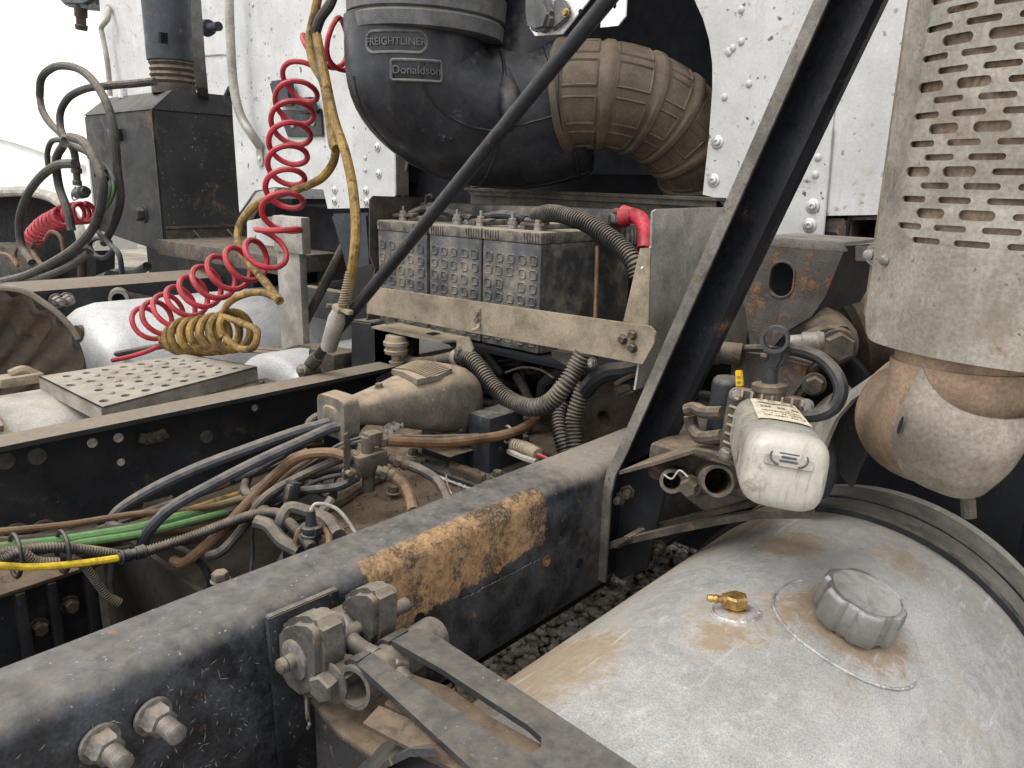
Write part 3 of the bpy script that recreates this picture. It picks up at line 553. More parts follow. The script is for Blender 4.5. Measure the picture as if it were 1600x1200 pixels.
hose('thin dark hose between the brown hoses with a cable tie', [(-0.3600,0.7445,0.0026), (-0.4000,0.7194,-0.0154), (-0.4200,0.6803,-0.0374), (-0.4500,0.6619,-0.0727), (-0.4600,0.6321,-0.1120)], .006, M['tanhose'])
hose('thin blue wire hanging down into the dark gap', [(-0.4000,0.6239,-0.0560), (-0.4000,0.5953,-0.0813), (-0.4000,0.5841,-0.1116), (-0.4000,0.5829,-0.1456), (-0.4000,0.5768,-0.1840)], .003, M['bluehose'], 'wire', 'wire')
hose('dark hose curling under the cables near the far rail', [(-0.6000,0.6713,-0.1013), (-0.5600,0.6866,-0.0778), (-0.5400,0.7088,-0.0594), (-0.5400,0.7292,-0.0545), (-0.5600,0.7842,-0.0450), (-0.5800,0.8413,-0.0556)], .008, M['hose'])
hose('black conduit elbow beside the far rail', [(-0.6200,0.6662,-0.1082), (-0.6000,0.6885,-0.0984), (-0.5500,0.6559,-0.1040), (-0.5000,0.6443,-0.0943), (-0.5000,0.6833,-0.0787)], .008, M['conduit'], 'conduit', 'conduit', corr=.0045)
hose('grey hose arching against the far rail behind the cover', [(-0.7000,0.8901,-0.0789), (-0.7200,0.9121,-0.0680), (-0.7200,0.9373,-0.0617), (-0.7000,0.9564,-0.0762), (-0.6600,0.9601,-0.1122), (-0.6000,0.9754,-0.1010)], .009, M['hose'])
hose('bent brown pipe stub at the near end of the plate', [(-0.3000,0.5783,-0.0759), (-0.3000,0.5792,-0.0603), (-0.3000,0.5936,-0.0436), (-0.2800,0.6120,-0.0485), (-0.2400,0.6191,-0.0506), (-0.1800,0.5991,-0.0506)], .011, M['hose'])
hose('grey brown hose lying at the near rail below the sensor', [(-0.3300,0.5535,-0.0616), (-0.3100,0.5631,-0.0656), (-0.2800,0.5655,-0.0806), (-0.2400,0.5724,-0.0868)], .011, M['hose'])
hose('brown hose crossing under the lower blue grey cable near the far rail', [(-0.6600,0.5469,-0.1484), (-0.6400,0.6117,-0.1265), (-0.6200,0.6660,-0.1107), (-0.6000,0.7094,-0.0859), (-0.6000,0.7801,-0.0672), (-0.5800,0.8484,-0.0654)], .007, M['tanhose'])
hose('dusty line lying along the foot of the far rail web', [(-0.7400,0.4624,-0.1848), (-0.7400,0.5558,-0.1766), (-0.7400,0.6717,-0.1688), (-0.7200,0.7751,-0.1503), (-0.7000,0.8876,-0.1267)], .008, M['hose'])
hose('dark wire loom under the thick brown hose', [(-0.5000,0.5622,-0.1522), (-0.4800,0.6132,-0.1124), (-0.4600,0.6525,-0.0824), (-0.4400,0.6850,-0.0681), (-0.4000,0.7178,-0.0481), (-0.3600,0.7499,-0.0316)], .010, M['conduit'], 'loom', 'loom', corr=.005)
hose('dusty hose bulging behind the wire connector', [(-0.4600,0.6381,-0.1139), (-0.4400,0.6520,-0.0941), (-0.4300,0.6720,-0.0733), (-0.4200,0.7019,-0.0636), (-0.3800,0.7031,-0.0677), (-0.3400,0.7010,-0.0668)], .010, M['hose'])
hose('thick oily hose coiled at the left end of the brown plate', [(-0.3800,0.6018,-0.0837), (-0.4200,0.6106,-0.0809), (-0.4400,0.6351,-0.0713), (-0.4200,0.6535,-0.0685), (-0.3800,0.6463,-0.0739), (-0.3600,0.6211,-0.0835), (-0.3600,0.5979,-0.0827)], .0125, M['mud'])
hose('thin black wire running beside the brown plate to the manifold', [(-0.4000,0.6283,-0.0802), (-0.3800,0.6657,-0.0567), (-0.3500,0.6903,-0.0356), (-0.3100,0.7132,-0.0217)], .004, M['plastic'], 'wire', 'wire')
hose('thin blue wire beside the fitting lever', [(-0.4200,0.6541,-0.0593), (-0.4000,0.6802,-0.0319), (-0.3800,0.7059,-0.0102), (-0.3600,0.7316,0.0115), (-0.3400,0.7774,0.0228)], .003, M['bluehose'], 'wire', 'wire')
hose('black hose crossing over the brown hoses in front of the connector', [(-0.4400,0.5966,-0.1118), (-0.4100,0.6227,-0.0759), (-0.3800,0.6473,-0.0570), (-0.3500,0.6709,-0.0494), (-0.3100,0.6935,-0.0386), (-0.2900,0.7176,-0.0229)], .0075, M['plastic'])
hose('grey conduit diving under the manifold from the left', [(-0.5000,0.6444,-0.0919), (-0.4800,0.6781,-0.0691), (-0.4600,0.7185,-0.0503), (-0.4200,0.7458,-0.0310), (-0.3800,0.7720,-0.0189)], .009, M['conduit'], 'conduit', 'conduit', corr=.0045)
hose('dusty hose end lying across the left end of the brown plate', [(-0.3000,0.5943,-0.0901), (-0.2800,0.6108,-0.0717), (-0.2700,0.6341,-0.0523), (-0.2700,0.6526,-0.0366)], .009, M['hose'])
hose('thin brown line curling round the sensor foot', [(-0.2400,0.5645,-0.0715), (-0.2400,0.5743,-0.0523), (-0.2300,0.5920,-0.0467), (-0.2000,0.5933,-0.0524), (-0.1600,0.5683,-0.0546)], .0055, M['tanhose'])
hose('black hose dropping from the bundle into the dark gap', [(-0.5000,0.4815,-0.1331), (-0.4800,0.5079,-0.1493), (-0.4700,0.5309,-0.1810), (-0.4600,0.5364,-0.2148), (-0.4600,0.5354,-0.2564)], .006, M['plastic'])
cn = thing('wire_connector', 'grey two-pin wire connector lying on the plate with bare copper ends', 'connector', (-0.3600,0.6350,-0.0699))
a, b = V((-0.3600,0.6409,-0.0290)), V((-0.3600,0.6306,-0.0629))
part('plug', MB().box((a + b) / 2, (.011, .008, (b - a).length / 2), toward(b - a), .002), M['plastic'], cn)
part('latch', MB().box((a + b) / 2 + V((.006, -.008, .004)), (.005, .004, .012), toward(b - a), .001), M['dirtymetal'], cn)
for d in (-.004, .004): part('copper_wire', MB().tube(cat([b + V((d, 0, 0)), b + V((d * 1.2, -.01, -.008)), b + V((d * .4, -.022, -.012))]), .0015, 6), M['brass'], cn)
sn = thing('sensor', 'black round sensor with a thin grey wire beside the near rail', 'sensor', (-0.2200,0.5794,-0.0544))
p = V((-0.2200,0.5790,-0.0615)); ax = V((0, .02, 1))
part('body', MB().lathe(p, ax, [(-.012, .011), (.0, .011), (.001, .0155), (.009, .0155), (.010, .013), (.014, .013), (.015, .016), (.021, .016), (.022, .009), (.03, .0075), (.045, .006), (.046, .004)], 20), M['plastic'], sn)
part('lug', MB().box(p + V((.015, 0, .017)), (.004, .005, .006), None, .001), M['plastic'], sn)
part('wire', MB().tube(cat([p + V((0, 0, .044)), p + V((.002, .008, .053)), p + V((.02, .03, .045)), p + V((.05, .04, .015)), p + V((.09, .03, -.02)), p + V((.12, .02, -.04))]), .0028, 8), M['greysteel'], sn)

# ------------------------------------------------------------------ fittings and their hoses
ft = thing('valve_manifold', 'dirty hose fitting cluster with a small upright lever on the brown plate', 'valve', (-0.4586,0.8583,-0.0900))
def gland(a, b, r, par, nm='fitting', mat=None):
    a, b = V(a), V(b); d = (b - a); L = d.length; m = MB()
    m.lathe(a, d, [(0, r * .8), (L * .3, r * .8)], 14); m.lathe(a + d * .3, d, [(0, r * 1.15), (L * .3, r * 1.15)], 6); m.lathe(a + d * .6, d, [(0, r * .85), (L * .15, r * .85), (L * .16, r), (L * .4, r)], 14)
    return part(nm, m, mat or M['dirtymetal'], par)
pc = V((-0.3000,0.7454,-0.0073))
part('body', MB().box(pc, (.016, .03, .018), None, .004).cyl(pc + V((0, 0, -.05)), pc + V((0, 0, .045)), .011, 14).box(pc + V((0, .01, .04)), (.012, .014, .011), None, .003), M['dirtymetal'], ft)
gland((-0.3000,0.7597,0.0254), (-0.2900,0.7884,0.0232), .010, ft); gland((-0.2800,0.7467,-0.0169), (-0.2600,0.7653,-0.0266), .011, ft); gland((-0.2900,0.7794,-0.0066), (-0.2700,0.8045,-0.0206), .010, ft); gland((-0.3000,0.7357,-0.0194), (-0.3000,0.6997,-0.0174), .012, ft); gland((-0.3100,0.7336,0.0045), (-0.3100,0.7079,0.0066), .011, ft)
a, b = V((-0.2900,0.6952,0.0563)), V((-0.2900,0.6935,-0.0195))
part('lever', MB().prism([a + V((.0, -.005, 0)), a + V((0, .003, .003)), a + V((0, .007, 0)), b + V((0, .006, 0)), b + V((0, -.006, 0))], (.003, .0, 0), .0008), M['dirtymetal'], ft)
part('lever_pin', MB().cyl(b + V((-.004, 0, .012)), b + V((.012, 0, .012)), .005, 10), M['bolt'], ft)
hose('brown hose running right from the fittings to the conduits', [(-0.2900,0.7788,0.0244), (-0.2800,0.8193,0.0148), (-0.2700,0.8847,0.0002), (-0.2600,0.9552,-0.0082), (-0.2500,1.0136,-0.0121), (-0.2500,1.0775,-0.0127), (-0.2600,1.1332,-0.0036)], .0095, M['tanhose'])
hose('thinner dusty hose along the top of the brown hose to the conduits', [(-0.3100,0.8020,0.0197), (-0.3000,0.9127,-0.0042), (-0.2900,1.0208,-0.0222), (-0.2800,1.0646,-0.0208), (-0.2800,1.1060,-0.0129), (-0.3000,1.1647,-0.0138)], .006, M['hose'])
solo('zip_tie', MB().tube([V((-0.2600,1.0444,-0.0179)) + V((.002, 0, 0)) + V((math.cos(t) * .012, math.sin(t) * .002, math.sin(t) * .016)) for t in [2 * math.pi * i / 16 for i in range(17)]], .0025, 6), M['greysteel'], 'pale tie round the two brown hoses by the conduits', 'zip tie')
hose('short brown hose curving from the fittings down behind the near rail', [(-0.2650,0.7640,-0.0254), (-0.2400,0.7676,-0.0340), (-0.2000,0.7496,-0.0393), (-0.1600,0.7228,-0.0457)], .0095, M['tanhose'])
hose('dusty grey hose curving from the fittings to the angle iron', [(-0.2750,0.8031,-0.0192), (-0.2500,0.8142,-0.0247), (-0.2200,0.8233,-0.0362), (-0.1900,0.8158,-0.0482), (-0.1700,0.8056,-0.0583)], .0085, M['hose'])
solo('straw', MB().tube(cat([(-0.2200,0.8484,-0.0362), (-0.2000,0.8340,-0.0473), (-0.1700,0.8142,-0.0463)]), .0013, 6), M['fendertrim'], 'pale straw stalk on the brown plate by the angle iron', 'straw')
sw = thing('frayed_sleeve', 'frayed corrugated sleeve end with a red wire beside the near rail', 'sleeve', (-0.2000,1.0486,-0.0323))
part('sleeve', MB().corr(cat([(-0.2400,1.0392,-0.0337), (-0.2100,1.0418,-0.0331), (-0.1700,1.0317,-0.0329)]), .012, .006), M['dustmetal'], sw)
part('red_wire', MB().tube(cat([(-0.1800,1.0344,-0.0337), (-0.1500,1.0259,-0.0311), (-0.1300,1.0159,-0.0282)]), .003, 6), M['red'], sw)
part('torn_end', MB().tube(cat([(-0.2400,1.0305,-0.0444), (-0.2000,1.0217,-0.0432), (-0.1600,1.0166,-0.0412)]), .006, 6), M['fendertrim'], sw)
solo('foil_scrap', MB().grid(lambda u, v: V((-0.3300,0.8214,0.0244)) + V((.03 * (u - .5), .03 * (v - .5), .014 * noise.noise(V((u * 5, v * 5, 3))) + .01 * v)), 8, 8), M['bluehose'], 'crumpled bluish scrap of tape by the upper fitting', 'tape')

# ------------------------------------------------------------------ conduits below the battery box
hose('big black corrugated conduit sagging in a U below the battery box bar', [(-0.4885,1.1300,0.0817), (-0.4339,1.1200,0.0897), (-0.3921,1.1100,0.0739), (-0.3458,1.1000,0.0480), (-0.2877,1.0900,0.0325), (-0.2214,1.0800,0.0357), (-0.1911,1.0900,0.0515), (-0.1670,1.1000,0.0855), (-0.1572,1.1200,0.1183), (-0.1485,1.1300,0.1462)], .0165, M['conduit'], 'conduit', 'conduit', corr=.0072, n=10)
hose('right one of the two corrugated conduits dropping behind the near rail', [(-0.1770,1.1800,0.0728), (-0.1832,1.1700,0.0411), (-0.1860,1.1600,0.0033), (-0.1745,1.1500,-0.0377), (-0.1581,1.1400,-0.0838)], .016, M['conduit'], 'conduit', 'conduit', corr=.0072)
hose('left one of the two corrugated conduits dropping behind the near rail', [(-0.2607,1.2200,0.0082), (-0.2539,1.2000,-0.0138), (-0.2330,1.1800,-0.0457), (-0.2103,1.1700,-0.0787), (-0.1910,1.1600,-0.1118)], .015, M['conduit'], 'conduit', 'conduit', corr=.0072)
hose('thick smooth black cable arching from the post to the conduits', [(-0.0555,1.2000,0.1269), (-0.0967,1.2000,0.1122), (-0.1330,1.1900,0.1023), (-0.1576,1.1800,0.0830), (-0.1754,1.1750,0.0573)], .017, M['strut'], 'cable', 'cable')
hose('black corrugated conduit stub running left of the clamp', [(-0.7458,1.2000,0.0212), (-0.6640,1.1700,0.0305), (-0.5755,1.1500,0.0521), (-0.4826,1.1300,0.0827)], .0145, M['conduit'], 'conduit', 'conduit', corr=.0068)
hose('thin tan wire arching in the dark below the bar', [(-0.4508,1.2500,0.0342), (-0.4035,1.2500,0.0544), (-0.3485,1.2500,0.0586), (-0.3124,1.2500,0.0482)], .0025, M['fendertrim'], 'wire', 'wire')
hose('dark hose leaning behind the U-shaped conduit', [(-0.5036,1.3500,-0.0018), (-0.4608,1.3300,-0.0247), (-0.4141,1.3000,-0.0556), (-0.4142,1.2800,-0.1129)], .012, M['hose'])
hose('dark hose bending behind the right leg of the U-shaped conduit', [(-0.4271,1.3500,-0.0562), (-0.4195,1.3500,-0.0047), (-0.3825,1.3500,0.0207), (-0.3373,1.3500,0.0410)], .014, M['hose'])
hose('flat dark loom running low behind the shift cover', [(-0.7104,1.4000,-0.1158), (-0.6325,1.3800,-0.1024), (-0.5387,1.3500,-0.0864), (-0.4586,1.3300,-0.0873)], .012, M['hose'], 'loom', 'loom')
rs = random.Random(31)
for k in range(16):
    x = rs.uniform(-.72, -.12); y = rs.uniform(1.22, 1.5); z = rs.uniform(-.1, .02); P = [V((x, y, z))]
    for q in range(5): P.append(P[-1] + V((rs.uniform(-.11, .11), rs.uniform(-.05, .07), rs.uniform(-.035, .045))))
    r = rs.choice((.006, .008, .011, .014))
    hose('dark dusty hose tangled in the shadow below the battery box', P, r, M['hose'] if rs.random() < .6 else M['tanhose'] if rs.random() < .5 else M['conduit'], group='hoses tangled below the battery box', corr=.006 if r > .012 else 0)
tf = thing('gearbox_mount', 'dirt-caked brown casting with a round hole behind the conduits', 'casting', (-0.1998,1.3000,-0.0516))
mc = V((-0.2096,1.3000,-0.0282))
part('casting', MB().lathe(mc + V((0, .08, 0)), (0, -1, 0), [(0, .10), (.05, .095), (.08, .075), (.09, .03), (.085, .016), (.06, .014), (.06, 0)], 24), M['mud'], tf)
part('tab', MB().prism([(-0.1353,1.2000,0.0773), (-0.0885,1.2000,0.0988), (-0.0766,1.2000,0.0737), (-0.1184,1.2000,0.0487)], (0, .04, 0), .008), M['dirtymetal'], tf)
part('rod', MB().tube(cat([(-0.1140,1.1900,0.0832), (-0.0960,1.1900,0.0966), (-0.0554,1.1900,0.1189)]), .005, 8), M['dirtymetal'], tf)

# ================================================================== PIVOT BRACKET AND ARM ON THE NEAR RAIL
pb = thing('pivot_bracket', 'black pivot bracket with two rounded lugs bolted to the near rail', 'bracket', (.02, .43, -.42))
part('mounting_plate', MB().prism([(0.0115,0.3733,-0.0012), (0.0115,0.4628,-0.0032), (.0115, .468, -.42), (.0115, .383, -.42)], (-.0095, 0, 0), .0012), M['frame'], pb)
lugp = [(0.0146,0.3780,-0.0165), (0.0245,0.3780,-0.0038), (0.0488,0.3780,0.0127), (0.0748,0.3780,0.0225), (0.0902,0.3780,0.0205), (0.0957,0.3780,0.0066), (0.0926,0.3780,-0.0380), (0.0793,0.3780,-0.0673), (0.0572,0.3780,-0.0819), (0.0307,0.3780,-0.0815), (0.0132,0.3780,-0.0680)]
lug = MB().prism(lugp, (0, .038, 0), .0085)
lme = lug.mesh('lug', V(pb.location), 75); lme.materials.append(M['lugmetal'])
o = bpy.data.objects.new('lug', lme); COL.objects.link(o); o.parent = pb
lc_ = sum((V(p) for p in lugp), V()) / len(lugp)
part('lug', MB().prism([lc_ + (V(p) - lc_) * .86 + V((-.004, .080, .004)) for p in lugp], (0, .034, 0), .008), M['lugmetal'], pb, ang=75)
part('bracket_back', MB().lo_hi((.012, .395, -.10), (.03, .53, -.022), .004), M['lugmetal'], pb)
pp = V((0.0518,0.3780,-0.0338))
part('pivot_pin', MB().cyl(pp + V((0, -.012, 0)), pp + V((0, .15, 0)), .0085, 16).lathe(pp + V((0, -.013, 0)), (0, -1, 0), [(0, .0085), (.006, .008), (.008, .005)], 12), M['lugmetal'], pb)
part('washer', MB().lathe(pp, (0, -1, 0), [(0, .0215), (.003, .0215), (.0038, .019), (.0038, .0085)], 24), M['bolt'], pb)
qq = V((0.0907,0.3880,-0.0486))
part('lower_nut', MB().hexn(qq + V((0, .004, 0)), (.25, -1, 0), .0155, .014, .024), M['lugmetal'], pb)
part('lower_lug', MB().prism([(0.0590,0.3920,-0.0605), (0.0863,0.3920,-0.0281), (0.1132,0.3920,-0.0335), (0.0969,0.3920,-0.0719), (0.0648,0.3920,-0.0927)], (0, .03, 0), .004), M['lugmetal'], pb)
part('cotter_ring', MB().tube([V((0.0496,0.3900,-0.0989)) + V((.008 * math.cos(t), -.006 * math.cos(t), .016 * math.sin(t))) for t in [2 * math.pi * i / 16 for i in range(17)]], .0016, 6).tube([(0.0487,0.3900,-0.1106), (0.0560,0.3880,-0.1167), (0.0519,0.3880,-0.1238)], .002, 6), M['bolt'], pb)
part('gusset_plate', MB().prism([(.012, .40, -.09), (.05, .398, -.098), (.10, .392, -.104), (.17, .405, -.115), (.26, .43, -.125), (.26, .50, -.125), (.012, .50, -.09)], (0, 0, -.006), .001), M['dirtymetal'], pb)
part('gusset_flange', MB().prism([(.05, .398, -.104), (.10, .392, -.11), (.17, .405, -.121), (.17, .405, -.15), (.13, .398, -.17), (.10, .395, -.20), (.05, .398, -.24)], (0, .006, 0), .001), M['arm'], pb)
part('lower_rib', MB().loft([[V(p) + V((0, 0, dz)) for p, dz in ((a, 0), (b, 0), (b, -.008), (a, -.008))] for a, b in (((0.0784,0.4200,-0.1791), (0.1984,0.3600,-0.0789)), ((0.1253,0.4200,-0.1253), (0.2176,0.3600,-0.0500)), ((0.1674,0.4200,-0.0858), (0.2527,0.3600,-0.0162)), ((0.2010,0.4200,-0.0683), (0.2847,0.3600,0.0024)))]), M['arm'], pb)
solo('swing_link', MB().tube(cat([(-0.0343,0.4700,-0.0656), (0.0105,0.4550,-0.0379), (0.0371,0.4500,-0.0323), (0.0540,0.4450,-0.0402), (0.0812,0.4400,-0.0388), (0.1085,0.4400,-0.0360)]), .0105, 12), M['bolt'], 'worn bright S-bent link between the two pivot lugs', 'link')
arm = thing('fork_arm', 'grey-black forked arm with a long slot reaching from the rail bracket over the tank', 'arm', (.2, .47, -.08))
ta, tb = V((.121, .398, -.0445)), V((.090, .535, -.062))
part('pivot_tube', MB().pipe(ta, tb, .0225, .0045, 28), M['lugmetal'], arm)
def armtop(pts): return [V(p) for p in pts]
slot = [(0.1438,0.4204,-0.0184), (0.1441,0.4536,-0.0183), (0.2006,0.4541,-0.0137), (0.2663,0.4483,-0.0082), (0.3143,0.4419,-0.0042), (0.3353,0.4348,-0.0025), (0.3449,0.4258,-0.0017), (0.3459,0.4155,-0.0016), (0.3376,0.4067,-0.0023), (0.3227,0.4037,-0.0035), (0.2730,0.4085,-0.0076), (0.2088,0.4135,-0.0130)]
outer_ = [(0.1149,0.3974,-0.0208), (0.1126,0.4256,-0.0210), (0.1127,0.4557,-0.0209), (0.1130,0.4894,-0.0209), (0.1292,0.4953,-0.0196), (0.2255,0.4825,-0.0116), (0.3169,0.4695,-0.0040), (0.4141,0.4545,0.0041), (0.4587,0.4467,0.0078), (0.4099,0.3621,0.0037), (0.3278,0.3754,-0.0031), (0.2297,0.3874,-0.0112)]
def armfn(t):
    return lambda u, v, w: V((u, v, -.022 + .083 * (u - .1) - (0 if w else t)))
fork = [(0.1177,0.4055,-0.0205), (0.1157,0.4280,-0.0207), (0.1818,0.4211,-0.0152), (0.2569,0.4164,-0.0090), (0.3135,0.4107,-0.0043), (0.3323,0.4104,-0.0027), (0.3424,0.4156,-0.0019), (0.3426,0.4260,-0.0019), (0.3353,0.4348,-0.0025), (0.3160,0.4399,-0.0041), (0.2610,0.4453,-0.0086), (0.1932,0.4525,-0.0143), (0.1127,0.4557,-0.0209), (0.1130,0.4894,-0.0209), (0.1302,0.4944,-0.0195), (0.2262,0.4817,-0.0115), (0.3175,0.4688,-0.0039), (0.4153,0.4545,0.0042), (0.4580,0.4479,0.0077), (0.4206,0.3487,0.0046), (0.3363,0.3666,-0.0024), (0.3060,0.3720,-0.0049), (0.2511,0.3818,-0.0095), (0.1868,0.3933,-0.0148)]
part('fork_plate', MB().sheet([xy(p) for p in fork], [], armfn(.0065)), M['arm'], arm)
part('web_plate', MB().sheet([xy(p) for p in ((0.1441,0.4536,-0.0183), (0.1940,0.4604,-0.0142), (0.2663,0.4483,-0.0082), (0.3314,0.4446,-0.0028), (0.3512,0.4289,-0.0011), (0.3491,0.4053,-0.0013), (0.2792,0.4023,-0.0071), (0.1657,0.4028,-0.0166))], [], lambda u, v, w: V((u, v, -.050 + .13 * (u - .1) - (0 if w else .004)))), M['mud'], arm)
part('lower_plate', MB().sheet([xy(p) for p in ((0.1874,0.3604,-0.0147), (0.1783,0.3865,-0.0155), (0.2599,0.3979,-0.0087), (0.3347,0.3906,-0.0025), (0.3953,0.3803,0.0025), (0.3920,0.3550,0.0022), (0.3261,0.3750,-0.0032), (0.2617,0.3665,-0.0086))], [], lambda u, v, w: V((u, v, -.034 + .083 * (u - .1) - (0 if w else .004)))), M['mud'], arm)
for a, b in (((0.1177,0.4055,-0.0205), (0.1157,0.4280,-0.0207)), ((0.1127,0.4557,-0.0209), (0.1130,0.4894,-0.0209))):   # the straps wrap round the tube
    a, b = V(a), V(b); m = MB(); secs = []
    for k in range(9):
        w = math.radians(90 + 22 * k)
        def pt(p, r):
            c = ta.lerp(tb, (p.y - ta.y) / (tb.y - ta.y)); return V((c.x + r * math.cos(w), p.y, c.z + r * math.sin(w)))
        secs.append([pt(a, .0275), pt(b, .0275), pt(b, .0228), pt(a, .0228)])
    part('strap_wrap', m.loft(secs), M['arm'], arm)
bs = V((0.1129,0.4550,-0.0507))
part('cross_bolt', MB().cyl(bs + V((-.03, .01, 0)), bs, .009, 14).hexn(bs, (1, -.25, .05), .0155, .015, .018, .024, .0095), M['bolt'], arm)

# ================================================================== FUEL TANK
TX, TZ, TR = .36, -.347, .305
tk = thing('fuel_tank', 'big weathered aluminium fuel tank lying beside the near rail', 'fuel tank', (TX, .5, TZ - TR))
pf = [(-.6, .20), (-.59, .26), (-.57, .29), (-.54, TR - .003), (-.53, TR)] + [(-.53 + i * .1, TR) for i in range(1, 19)] + [(1.35, TR), (1.38, .29), (1.41, .24), (1.42, .15)]
tb_ = MB().lathe((TX, 0, TZ), (0, 1, 0), pf, 128)
part('shell', tb_, M['tank'], tk, ang=50)
def on_tank(px_pt, r=0.0):
    p = V(px_pt); d = V((p.x - TX, 0, p.z - TZ)).normalized(); return V((TX, p.y, TZ)) + d * (TR + r), d
def T_ang(y, deg, r=0.0):
    a = math.radians(deg); d = V((math.sin(a), 0, math.cos(a))); return V((TX, y, TZ)) + d * (TR + r), d
cy0, ca0 = .885, 15.5
cp, cd = T_ang(cy0, ca0, .004)
# raised filler plate with a weld round it
def disc_on_tank(y0, a0, r, lift):
    def f(u, v):
        rr = r * u; t = 2 * math.pi * v
        p, d = T_ang(y0 + rr * math.sin(t), a0 + math.degrees(rr * math.cos(t) / TR), lift * (1 - .55 * u ** 6))
        return p
    return f
fpo = part('filler_plate', MB().grid(disc_on_tank(cy0, ca0, .088, .004), 8, 64), M['stain'], tk)
wp = [T_ang(cy0 + .0885 * math.sin(t), ca0 + math.degrees(.0885 * math.cos(t) / TR), .0012)[0] for t in [math.radians(150 + 205 * i / 120) for i in range(121)]]
part('weld_ring', MB().weld(wp, .0019), M['weld'], fpo)
fc = thing('filler_cap', 'ribbed cast aluminium filler cap on top of the tank', 'cap', cp)
u_ = V((0, 1, 0)); u_ = (u_ - cd * u_.dot(cd)).normalized(); w_ = cd.cross(u_)
def capr(a, r):   # three grip bumps
    k = (a / (2 * math.pi) * 6) % 1.0
    w = abs(k - .5) * 2; t = min(1, max(0, (.72 - w) / .16)); return r - .0045 + .0055 * t * t * (3 - 2 * t)
def capsec(t, r): return [cp + cd * t + (u_ * math.cos(a) + w_ * math.sin(a)) * (capr(a, r) if r > .0425 else r) for a in [2 * math.pi * i / 96 for i in range(180)]]
part('cap_body', MB().loft([capsec(.004, .0455), capsec(.008, .048), capsec(.040, .0468), capsec(.0445, .0460), capsec(.0472, .0440), capsec(.048, .0415), capsec(.0475, .039), [cp + cd * .0462 + (u_ * math.cos(a) + w_ * math.sin(a)) * .0335 for a in [2 * math.pi * i / 180 for i in range(180)]], capsec(.0445, .027), capsec(.0440, .02), capsec(.0438, .006)]), M['cap'], fc)
part('neck', MB().lathe(cp, cd, [(-.008, .04), (.012, .04)], 40), M['rusty'], fc)
vy, va = .80, -4.5
vp, vd = T_ang(vy, va, 0.0)
vbo = part('vent_boss', MB().lathe(vp, vd, [(-.006, .034), (.0005, .030), (.003, .022), (.0036, .018)], 36), M['tank'], tk)
part('vent_weld', MB().weld([vp + vd * .0012 + (V((0, 1, 0)) * math.sin(t) + V((1, 0, .08)) * math.cos(t)) * .027 for t in [2 * math.pi * i / 60 for i in range(61)]], .0022), M['weld'], vbo)
bv = thing('brass_vent', 'small brass hex fitting with a hose barb on top of the tank', 'fitting', vp)
part('hex_body', MB().lathe(vp, vd, [(.0, .010), (.008, .010), (.0085, .0145), (.020, .0145), (.0225, .012)], 6).lathe(vp, vd, [(-.002, .0125), (.006, .0125)], 16), M['brass'], bv)
bd = V((-.78, -.62, .05)).normalized()
part('barb', MB().lathe(vp + vd * .015, bd, [(.008, .0075), (.016, .0075), (.0165, .004), (.022, .0045), (.023, .0055), (.028, .0038), (.0285, .0052), (.034, .0036), (.034, .0)], 14), M['brass'], bv)
# strap
sp_ = thing('tank_strap', 'wide dusty steel strap with black rubber edges round the tank', 'strap', (TX, 1.24, TZ - TR))
def band(y0, y1, r0, r1, mat, nm, a0=-100, a1=140):
    n = 70; secs = []
    for i in range(n + 1):
        a = math.radians(a0 + (a1 - a0) * i / n); d = V((math.sin(a), 0, math.cos(a)))
        wob = .0015 * noise.noise(V((i * .15, y0 * 7, 2)))
        secs.append([V((TX, y, TZ)) + d * (r + wob) for y, r in ((y0, r0), (y0, r1), (y1, r1), (y1, r0))])
    part(nm, MB().loft(secs), mat, sp_)
band(1.186, 1.198, TR, TR + .009, M['plastic'], 'rubber_edge'); band(1.199, 1.246, TR, TR + .0065, M['strapmetal'], 'strap_band')
band(1.247, 1.252, TR, TR + .009, M['plastic'], 'rubber_edge'); band(1.253, 1.31, TR, TR + .0075, M['strapmetal'], 'strap_band')
# ================================================================== TWO-BAR TANK BRACKET AND STRIP
br = thing('tank_bracket', 'dusty two-bar bracket running from the near rail out over the tank', 'bracket', (.02, 1.0, -.15))
def bar(pts, w, h, mat, nm, par):
    P = cat(pts, 6); return part(nm, MB().loft([[p + V((0, -w, 0)), p + V((0, w, 0)), p + V((0, w, -h)), p + V((0, -w, -h))] for p in P]), mat, par)
bar([(0.0091,1.0200,-0.1414), (0.0765,1.0200,-0.1018), (0.1863,1.0200,-0.0411), (0.2644,1.0200,-0.0027), (0.3363,1.0200,0.0219)], .009, .012, M['dirtymetal'], 'bar', br)
bar([(-0.0149,1.0700,-0.1574), (0.0583,1.0700,-0.1108), (0.1560,1.0800,-0.0559), (0.2339,1.0900,-0.0142)], .009, .010, M['dirtymetal'], 'bar', br)
part('root', MB().prism([(0.0163,1.0000,-0.1389), (0.0467,1.0000,-0.1120), (0.0593,1.0000,-0.1123), (0.0322,1.0000,-0.1427)], (0, .09, 0), .003), M['dirtymetal'], br)

